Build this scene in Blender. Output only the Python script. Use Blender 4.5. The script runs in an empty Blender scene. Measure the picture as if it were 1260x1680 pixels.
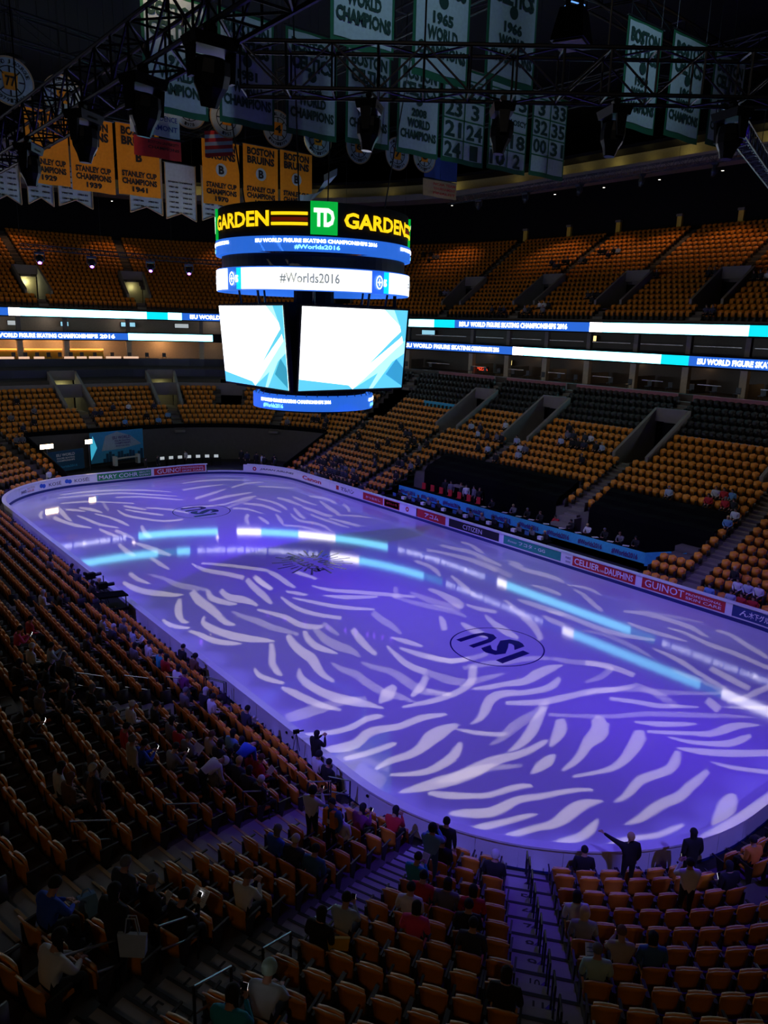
import bpy, bmesh, math, random
import numpy as np
from mathutils import Vector, Matrix
random.seed(3); rng = np.random.default_rng(3)
S = bpy.context.scene; COL = S.collection
PI = math.pi
# ------------------------------------------------------------------ camera
cd = bpy.data.cameras.new('camera'); cam = bpy.data.objects.new('camera', cd); COL.objects.link(cam); S.camera = cam
CX, CY, CZ, YAW, PIT, ROL, F = -25.9082, -39.0212, 14.9351, -0.6825, 0.2417, 0.028, 1243.9
_fw = Vector((-math.sin(YAW)*math.cos(PIT), math.cos(YAW)*math.cos(PIT), -math.sin(PIT)))
_rt = Vector((math.cos(YAW), math.sin(YAW), 0)); _up = _rt.cross(_fw)
_r2 = _rt*math.cos(ROL)+_up*math.sin(ROL); _u2 = -_rt*math.sin(ROL)+_up*math.cos(ROL)
cam.matrix_world = Matrix(((_r2.x,_u2.x,-_fw.x,CX),(_r2.y,_u2.y,-_fw.y,CY),(_r2.z,_u2.z,-_fw.z,CZ),(0,0,0,1)))
cd.sensor_fit = 'VERTICAL'; cd.sensor_height = 36; cd.lens = 36*F/1680; cd.clip_start = .1; cd.clip_end = 400
# ------------------------------------------------------------------ world and exposure
w = bpy.data.worlds.new('dark hall air'); S.world = w; w.use_nodes = True
w.node_tree.nodes['Background'].inputs[0].default_value = (.25,.32,.5,1); w.node_tree.nodes['Background'].inputs[1].default_value = .002
S.view_settings.view_transform = 'Standard'; S.view_settings.look = 'None'
S.view_settings.exposure = 0.0; S.view_settings.gamma = 1; S.view_settings.use_curve_mapping = False
S.cycles.max_bounces = 5; S.cycles.diffuse_bounces = 2; S.cycles.glossy_bounces = 3; S.cycles.transmission_bounces = 2
S.cycles.sample_clamp_indirect = 3; S.cycles.caustics_reflective = False; S.cycles.caustics_refractive = False
# ------------------------------------------------------------------ lights of the hall
def light(name, kind, loc, energy, color, aim=None, size=.3, cone=None, blend=.3, spread=None):
    l = bpy.data.lights.new(name, kind); l.energy = energy; l.color = color
    if kind == 'AREA': l.shape = 'DISK'; l.size = size
    else: l.shadow_soft_size = size
    if kind == 'SPOT': l.spot_size = math.radians(cone); l.spot_blend = blend
    if spread: l.spread = math.radians(spread)
    o = bpy.data.objects.new(name, l); COL.objects.link(o); o.location = loc
    if aim is not None: o.rotation_euler = (Vector(aim)-Vector(loc)).to_track_quat('-Z','Y').to_euler()
    return o
# blue-violet wash of the ice from the show rig
WASH = (.105,.018,1)
for x, y in ((-3,-25),(-3,-9),(-1,6),(1,22)):
    for tx in (-7,7): light('wash_light', 'SPOT', (x,y,23), 8600, WASH, (tx,y*.98,0), .12, 66, .9)
# paler lilac front wash on the long left side and the far end
for x, y, tx, ty, e in ((-20,-24,-9,-17,420),(-20,-6,-10,-4,480),(-18,18,-4,20,1100),(-2,30,6,24,1200)):
    light('lilac_wash_light', 'SPOT', (x,y,22), e, (.62,.5,.95), (tx,ty,0), .2, 58, 1)
for x, y, ax, ay, e in ((-20,2,2,1,8000),(-20,9,8,4,9000)): light('wash_light', 'SPOT', (x,y,19), e, WASH, (ax,ay,0), .12, 44, 1)  # added low wash filling the shadow the scoreboard leaves on the ice
# added violet spots without fixtures, brightening the near boards and first rows
def board_point(u, d):                                   # a point d metres outside the near boards, u along them
    if u < 0: return (-12.95-d, -21.95-u, -1, 0)
    t = math.pi+u/8.53
    if t < 1.5*math.pi: return (-4.42+(8.53+d)*math.cos(t), -21.95+(8.53+d)*math.sin(t), math.cos(t), math.sin(t))
    return (-4.42+(u-8.53*math.pi/2), -30.48-d, 0, -1)
for k in range(29):
    u = -41+2.2*k; x, y, nx, ny = board_point(u, .3)
    light('added_side_light', 'SPOT', (x+nx*24,y+ny*24,28), 19000 if u < 14 else 13000, (.17,.14,1), (x,y,.6), .12, 4.6, .7)
# dim house lights over the stands (warm white), each aimed at its own stand
for x, y, ax, ay, az, e, c in ((-38,-52,-18,-31,2,900,62),(-30,-62,-8,-34,3,110,60),(-40,-30,-17,-12,2,30,60),(-38,-4,-18,4,2,25,60),(-34,28,-14,30,3,60,60),
        (0,38,2,54,8,620,84),(17,30,27,39,9,640,84),(21,12,30,10,7,620,84),(21,-6,30,-8,7,650,84),(20,-24,27,-28,5,700,84),
        (30,22,48,24,22,120,100),(30,2,48,0,22,120,100),(2,48,6,68,20,110,100)):
    light('house_light', 'SPOT', (x,y,31), e, (1,.66,.4) if az > 15 else (1,.74,.5), (ax,ay,az), .4, c, .8)
# added spots without fixtures, brightening the hanging banners
for x, y, ax, ay, az, e, c in ((-10,-26,-4,-2,27,2000,62),(6,-26,12,-2,27,1050,62),(-12,-6,-4,12,25,1500,62),(2,-36,4,-13,27,900,60)):
    light('added_banner_light', 'SPOT', (x,y,32), e, (.55,.8,1) if ay < 5 else (1,.66,.42), (ax,ay,az), .3, c, .9)
for y, ax, ay, e in ((-22,13,-20,3200),(-12,13,-9,3200),(0,13,4,3000),(8,12,20,2800),(14,-2,30.5,2000),(20,-12,24,3600),(8,-6,29.8,5200),(2,-12.4,24.5,3600)): light('added_board_light', 'SPOT', (-15,y,25), e, (.72,.68,1), (ax,ay,.6), .15, 20, 1)  # added spots that brighten the inner faces of the far boards
for tx, ty in ((17,6),(17,-6),(18,-14)): light('added_table_light', 'SPOT', (1,ty-2,27), 1500, (.9,.95,1), (tx,ty,1), .15, 24, .8)
# ------------------------------------------------------------------ materials
def mat(name, color, rough=.6, metal=0, emit=0, ecol=None, var=.18, scale=6, spec=.5, sample=True, bump=0):
    m = bpy.data.materials.new(name); m.use_nodes = True; nt = m.node_tree; b = nt.nodes['Principled BSDF']
    tc = nt.nodes.new('ShaderNodeTexCoord'); nz = nt.nodes.new('ShaderNodeTexNoise'); nz.inputs['Scale'].default_value = scale; nz.inputs['Detail'].default_value = 4
    mx = nt.nodes.new('ShaderNodeMixRGB'); c = color
    mx.inputs[1].default_value = (*[max(0,v*(1-var)) for v in c],1); mx.inputs[2].default_value = (*[min(1,v*(1+var)) for v in c],1)
    nt.links.new(tc.outputs['Object'], nz.inputs['Vector']); nt.links.new(nz.outputs['Fac'], mx.inputs[0]); nt.links.new(mx.outputs[0], b.inputs['Base Color'])
    b.inputs['Roughness'].default_value = rough; b.inputs['Metallic'].default_value = metal; b.inputs['Specular IOR Level'].default_value = spec
    if bump:
        bp = nt.nodes.new('ShaderNodeBump'); bp.inputs['Strength'].default_value = bump; nt.links.new(nz.outputs['Fac'], bp.inputs['Height']); nt.links.new(bp.outputs[0], b.inputs['Normal'])
    if emit:
        b.inputs['Emission Color'].default_value = (*(ecol or color),1); b.inputs['Emission Strength'].default_value = emit
        if not sample: m.cycles.emission_sampling = 'NONE'
    return m
M = {}
M['gold'] = mat('orange seat plastic', (.78,.27,.02), .45, var=.12)
M['edge_highlight'] = mat('painted seat edge highlight', (.72,.44,.2), .35)  # pale rim colour paints in the highlight along the seat tops
M['club'] = mat('black seat plastic', (.018,.019,.022), .5)
M['arm'] = mat('dark seat arm', (.03,.026,.024), .5)
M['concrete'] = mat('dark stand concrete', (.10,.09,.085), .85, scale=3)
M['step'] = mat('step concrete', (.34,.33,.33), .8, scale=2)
M['step_dim'] = mat('dimmed step concrete', (.2,.18,.16), .85, scale=2)  # same concrete as the step, darkened to paint in dim light
M['nose'] = mat('black step nosing', (.02,.02,.022), .8)
M['wallc'] = mat('grey wall concrete', (.24,.22,.2), .85, scale=1.5)
M['tread_edge'] = mat('tan tread edge', (.5,.33,.16), .6)  # paler yellow-brown strip along the edge of each tread
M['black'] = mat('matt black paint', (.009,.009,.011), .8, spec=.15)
M['cloth_black'] = mat('black cloth', (.005,.005,.006), .95, spec=.03)
M['metal'] = mat('dark steel', (.05,.055,.065), .35, .7)
M['chrome'] = mat('bright steel tube', (.45,.45,.46), .3, .9)
M['truss'] = mat('blackened truss tube', (.035,.045,.07), .4, .5)
M['board'] = mat('white dasher plastic', (.88,.88,.9), .35, var=.05, scale=2)
M['cap'] = mat('pale dasher cap', (.82,.83,.88), .3, var=.04)
M['kick'] = mat('navy kick plate', (.015,.03,.16), .4)
M['floor'] = mat('event floor', (.03,.03,.035), .6)
M['pink'] = mat('dull rose fascia', (.34,.13,.13), .7)
M['ochre'] = mat('brightened ochre', (.95,.62,.08), .7)  # ochre raised bright to paint in the light on the doorway piers
M['tanwall'] = mat('press level wall', (.38,.33,.2), .8)
M['darkwall'] = mat('darkened suite wall', (.09,.07,.055), .4)  # dark brown wall colour stands in for the dimness of the right-hand suites
M['cream'] = mat('suite wall', (.62,.52,.4), .7)
M['ceil'] = mat('dark roof deck', (.008,.009,.012), .9)
M['ink'] = mat('ice paint navy', (.02,.012,.14), .12)
M['white'] = mat('white cloth', (.72,.72,.7), .8); M['paper'] = mat('white paper', (.8,.8,.8), .8)
def flat(n, c, **k): M[n] = mat(n, c, **k)
for n, c in dict(red=(.6,.02,.03), green=(.03,.32,.1), teal_ad=(.02,.32,.22), navy_ad=(.02,.05,.2), black_ad=(.01,.01,.015), blue_logo=(.03,.13,.55), letter_white=(.85,.85,.85), letter_black=(.02,.02,.03), letter_red=(.6,.03,.03),
    banner_cyan=(.06,.5,.75), purple_text=(.1,.03,.22), banner_white=(.42,.55,.6), banner_green=(.01,.13,.06), green_text=(.008,.05,.04), bruin_gold=(.95,.33,.005), bruin_black=(.01,.01,.012), sky_blue=(.05,.4,.68), skyline=(.01,.08,.16), banner_blue=(.02,.06,.3), tan=(.5,.36,.18)).items(): flat(n, c, rough=.7)
for n, c, e in (('led_white',(1,.97,1),7),('led_cyan',(.2,.8,1),5),('led_teal',(0,.62,.72),1.3),('led_blue',(.02,.13,.62),1.0),('led_text',(1,.96,1),5),('led_text_cyan',(.3,.9,1),1.5),('led_grey',(.62,.68,.7),.6),('ring_grey',(.4,.45,.47),.5),
    ('scr_white',(.95,1,1),2.6),('ring_white',(1,1,1),1.35),('scr_cyan',(.12,.66,.85),1.0),('scr_teal',(.04,.38,.55),.9),('scr_pale',(.45,.86,.95),1.15),('sign_yellow',(1,.6,.005),1.25),('sign_green',(.0,.42,.04),.9),('sign_white',(1,1,1),1.1),('sign_red',(.2,.01,.0),.4),
    ('lamp_warm',(1,.72,.38),18),('lamp_dot',(1,.9,.7),5),('lamp_violet',(.3,.07,1),16),('bar_glow',(1,.34,.05),2.2),('phone',(.95,.95,1),2.2),('tube_warm',(1,.72,.25),1.8),('bar_lamp',(1,.62,.42),.8),('screen_small',(.35,.75,.95),.8),('neon_red',(1,.08,.03),1.2),('monitor',(.25,.35,.8),.5)):
    M[n] = mat(n, c, .5, emit=e, ecol=c, sample=(n in ('led_white','led_cyan','scr_white','lamp_warm')), var=.02)
M['blue_tube'] = mat('blue light tube', (.15,.4,1), .5, emit=1.2, sample=False)
M['phone'].cycles.emission_sampling = 'NONE'
for k, c in dict(W=(.66,.68,.7), K=(.012,.012,.014), D=(.03,.035,.06), N=(.16,.08,.05), E=(.42,.36,.28), B=(.02,.09,.6), O=(.75,.26,.03), P=(.2,.03,.16), R=(.5,.02,.03), C=(.16,.36,.62), T=(.04,.13,.3), L=(.42,.5,.6), Q=(.02,.32,.42), M=(.75,.06,.2), G=(.16,.16,.18), H=(.6,.6,.6), Z=(.3,.3,.32), V=(.4,.6,.55), Y=(.6,.42,.2)).items():
    M['c'+k] = mat('cloth or hair '+k, c, .85)
M['skin'] = mat('skin', (.5,.27,.19), .55, var=.06)
# ice: pale glossy, with fine skate marks in its gloss
m = mat('ice', (.80,.82,.88), .1, var=.03, scale=1.2); M['ice'] = m; nt = m.node_tree; b = nt.nodes['Principled BSDF']; b.inputs['IOR'].default_value = 1.36; b.inputs['Specular IOR Level'].default_value = .5
nz = nt.nodes.new('ShaderNodeTexNoise'); nz.inputs['Scale'].default_value = 3; nz.inputs['Detail'].default_value = 6; tc = nt.nodes.new('ShaderNodeTexCoord'); nt.links.new(tc.outputs['Object'], nz.inputs['Vector'])
mr = nt.nodes.new('ShaderNodeMapRange'); mr.inputs['To Min'].default_value = .03; mr.inputs['To Max'].default_value = .075; nt.links.new(nz.outputs['Fac'], mr.inputs['Value']); nt.links.new(mr.outputs[0], b.inputs['Roughness'])
M['ink'].node_tree.nodes['Principled BSDF'].inputs['IOR'].default_value = 1.36
# banner cloth: with folds
for n in ('banner_white','bruin_gold'):
    nt = M[n].node_tree; b = nt.nodes['Principled BSDF']; wv = nt.nodes.new('ShaderNodeTexNoise'); wv.inputs['Scale'].default_value = 1.6
    tc = nt.nodes.new('ShaderNodeTexCoord'); nt.links.new(tc.outputs['Object'], wv.inputs['Vector']); bp = nt.nodes.new('ShaderNodeBump'); bp.inputs['Strength'].default_value = .5; bp.inputs['Distance'].default_value = .1
    nt.links.new(wv.outputs['Fac'], bp.inputs['Height']); nt.links.new(bp.outputs[0], b.inputs['Normal'])
# ------------------------------------------------------------------ mesh helpers
class MB:
    def __init__(s): s.v = []; s.f = []; s.m = []
    def add(s, V, Fc, mi=0):
        n = len(s.v); s.v += [tuple(map(float,v)) for v in V]; s.f += [tuple(i+n for i in f) for f in Fc]; s.m += [mi]*len(Fc); return s
    def box(s, x0,x1,y0,y1,z0,z1, mi=0, T=None):
        V = [(x,y,z) for z in (z0,z1) for y in (y0,y1) for x in (x0,x1)]
        if T is not None: V = [T @ Vector(v) for v in V]
        return s.add(V, [(0,2,3,1),(4,5,7,6),(0,1,5,4),(2,6,7,3),(0,4,6,2),(1,3,7,5)], mi)
    def hexa(s, V, mi=0): return s.add(V, [(0,2,3,1),(4,5,7,6),(0,1,5,4),(2,6,7,3),(0,4,6,2),(1,3,7,5)], mi)
    def tube(s, a, b, r, n=6, mi=0, r2=None):
        a = Vector(a); b = Vector(b); d = (b-a)
        if d.length < 1e-6: return s
        q = d.to_track_quat('Z','Y'); r2 = r if r2 is None else r2; V = []
        for p, rr in ((a,r),(b,r2)):
            for i in range(n): V.append(p+q@Vector((rr*math.cos(2*PI*i/n), rr*math.sin(2*PI*i/n),0)))
        Fc = [(i,(i+1)%n,n+(i+1)%n,n+i) for i in range(n)]+[tuple(range(n-1,-1,-1)),tuple(range(n,2*n))]
        return s.add(V, Fc, mi)
    def path(s, pts, r, n=6, mi=0):
        for a, b in zip(pts, pts[1:]): s.tube(a,b,r,n,mi)
        return s
    def mesh(s, name, mats):
        me = bpy.data.meshes.new(name); me.from_pydata(s.v, [], s.f)
        for mm in mats: me.materials.append(mm)
        if len(mats) > 1: me.polygons.foreach_set('material_index', s.m)
        return me
def link(name, me, parent=None, loc=None, rotz=None):
    o = bpy.data.objects.new(name, me); COL.objects.link(o)
    if parent is not None: o.parent = parent
    if loc is not None: o.location = loc
    if rotz is not None: o.rotation_euler = (0,0,rotz)
    return o
def build(name, mb, m, parent=None, loc=None, rotz=None):
    return link(name, mb.mesh(name, m if isinstance(m,(list,tuple)) else [m]), parent, loc, rotz)
def tag(o, label=None, cat=None, group=None, kind=None):
    for k, v in (('label',label),('category',cat),('group',group),('kind',kind)):
        if v: o[k] = v
    return o
def empty(name, loc=(0,0,0), rotz=0, **k):
    o = bpy.data.objects.new(name, None); COL.objects.link(o); o.location = loc; o.rotation_euler = (0,0,rotz); return tag(o, **k)
def big(name, V, Fc, mats, mi=None, parent=None):
    me = bpy.data.meshes.new(name); V = np.asarray(V, dtype=np.float32); Fc = np.asarray(Fc, dtype=np.int32)
    me.vertices.add(len(V)); me.vertices.foreach_set('co', V.ravel())
    k = Fc.shape[1]; me.loops.add(Fc.size); me.loops.foreach_set('vertex_index', Fc.ravel())
    me.polygons.add(len(Fc)); me.polygons.foreach_set('loop_start', np.arange(0, Fc.size, k, dtype=np.int32))
    for mm in mats: me.materials.append(mm)
    if mi is not None: me.polygons.foreach_set('material_index', np.asarray(mi, dtype=np.int32))
    me.update(calc_edges=True); me.validate(); return link(name, me, parent)
# ------------------------------------------------------------------ the plan of the hall: u runs round the rink, d is the distance out from the boards
SX, SY, R0 = 4.42, 21.95, 8.53; RR = 18.53; KY = 1.12; CA = RR*PI/2
SEG = [SY,CA,2*SX,CA,2*SY,CA,2*SX,CA,SY]; PER = sum(SEG)
def PT(u, d):
    u %= PER; i = 0
    while i < 8 and u > SEG[i]: u -= SEG[i]; i += 1
    r = R0+d; ry = R0+d*KY
    if i == 0: return SX+r, u, 1., 0.
    if i == 2: return SX-u, SY+ry, 0., 1.
    if i == 4: return -SX-r, SY-u, -1., 0.
    if i == 6: return -SX+u, -SY-ry, 0., -1.
    if i == 8: return SX+r, -SY+u, 1., 0.
    t = (i-1)*PI/4+u/RR; c, s = math.cos(t), math.sin(t)
    return (SX if i in (1,7) else -SX)+r*c, (SY if i in (1,3) else -SY)+ry*s, c, s
def scl(u, d):
    a = PT(u-.05,d); b = PT(u+.05,d); return math.hypot(a[0]-b[0],a[1]-b[1])/.1
def zr(k): return .32+.31*k+.005*k*k if k >= .5 else .14            # lower rows
def zu(j): return 16+.5*j                       # upper rows
def dl(k): return .12+.84*k
def dU(j): return 22.7+.84*j
def upts(u0, u1, step=1.2):
    n = max(1, int(math.ceil(abs(u1-u0)/step))); return [u0+(u1-u0)*i/n for i in range(n+1)]
def sweep(name, prof, u0, u1, m, parent=None, closed=True, step=1.2, mi=None, caps=True):
    us = upts(u0,u1,step); n = len(prof); V = []; Fc = []
    for u in us:
        for d, z in prof:
            x,y,_,_ = PT(u,d); V.append((x,y,z))
    for i in range(len(us)-1):
        for j in range(n if closed else n-1):
            a = i*n+j; b = i*n+(j+1)%n; Fc.append((a,b,b+n,a+n))
    o = MB(); o.add(V, Fc)
    if closed and caps: o.add(V[:n], [tuple(range(n))]); o.add(V[-n:], [tuple(range(n))[::-1]])
    return build(name, o, m, parent)
def rect(d0,d1,z0,z1): return [(d0,z0),(d1,z0),(d1,z1),(d0,z1)]
# ------------------------------------------------------------------ lettering
_tc = {}
def glyphs(s, bold=.0, shear=0):
    key = (s,bold,shear)
    if key in _tc: return _tc[key]
    c = bpy.data.curves.new('t','FONT'); c.body = s; c.size = 1; c.offset = bold; c.shear = shear; c.resolution_u = 2; c.fill_mode = 'FRONT'
    o = bpy.data.objects.new('t', c); COL.objects.link(o); bpy.context.view_layer.update()
    dg = bpy.context.evaluated_depsgraph_get(); me = bpy.data.meshes.new_from_object(o.evaluated_get(dg))
    V = np.array([v.co[:] for v in me.vertices]).reshape(-1,3); Fc = [tuple(p.vertices) for p in me.polygons]
    bpy.data.objects.remove(o); bpy.data.curves.remove(c); bpy.data.meshes.remove(me)
    if len(V): V[:,0] -= V[:,0].min(); lo = V[:,1].min(); V[:,1] -= lo
    _tc[key] = (V, Fc); return _tc[key]
def ring_text(name, s, uL, uR, z0, z1, d, m, parent, bold=.01, flip=False, shear=0):
    V, Fc = glyphs(s, bold, shear)
    if not len(V): return None
    W, H = V[:,0].max(), V[:,1].max(); mb = MB(); P = []
    for x, y, _ in V:
        u = uL+(uR-uL)*x/W; X,Y,_,_ = PT(u,d); P.append((X,Y,z0+(z1-z0)*y/H))
    mb.add(P, Fc); return build(name, mb, m, parent)
def flat_text(name, s, O, X, Y, w, h, m, parent=None, bold=.01, shear=0, center=True):
    V, Fc = glyphs(s, bold, shear); O, X, Y = Vector(O), Vector(X), Vector(Y); W, H = V[:,0].max(), V[:,1].max()
    mb = MB(); sx = w/W; sy = h/H
    P = [O+X*((v[0]-(W/2 if center else 0))*sx)+Y*((v[1]-(H/2 if center else 0))*sy) for v in V]
    mb.add(P, Fc); return build(name, mb, m, parent)
ORD = 'first second third fourth fifth sixth seventh eighth ninth tenth eleventh twelfth thirteenth fourteenth fifteenth sixteenth seventeenth eighteenth nineteenth twentieth'.split()
ORD += ['twenty-'+x for x in ORD[:9]]+['thirtieth']+['thirty-'+x for x in ORD[:9]]
def od(i): return ORD[i] if i < len(ORD) else 'far'
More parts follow.
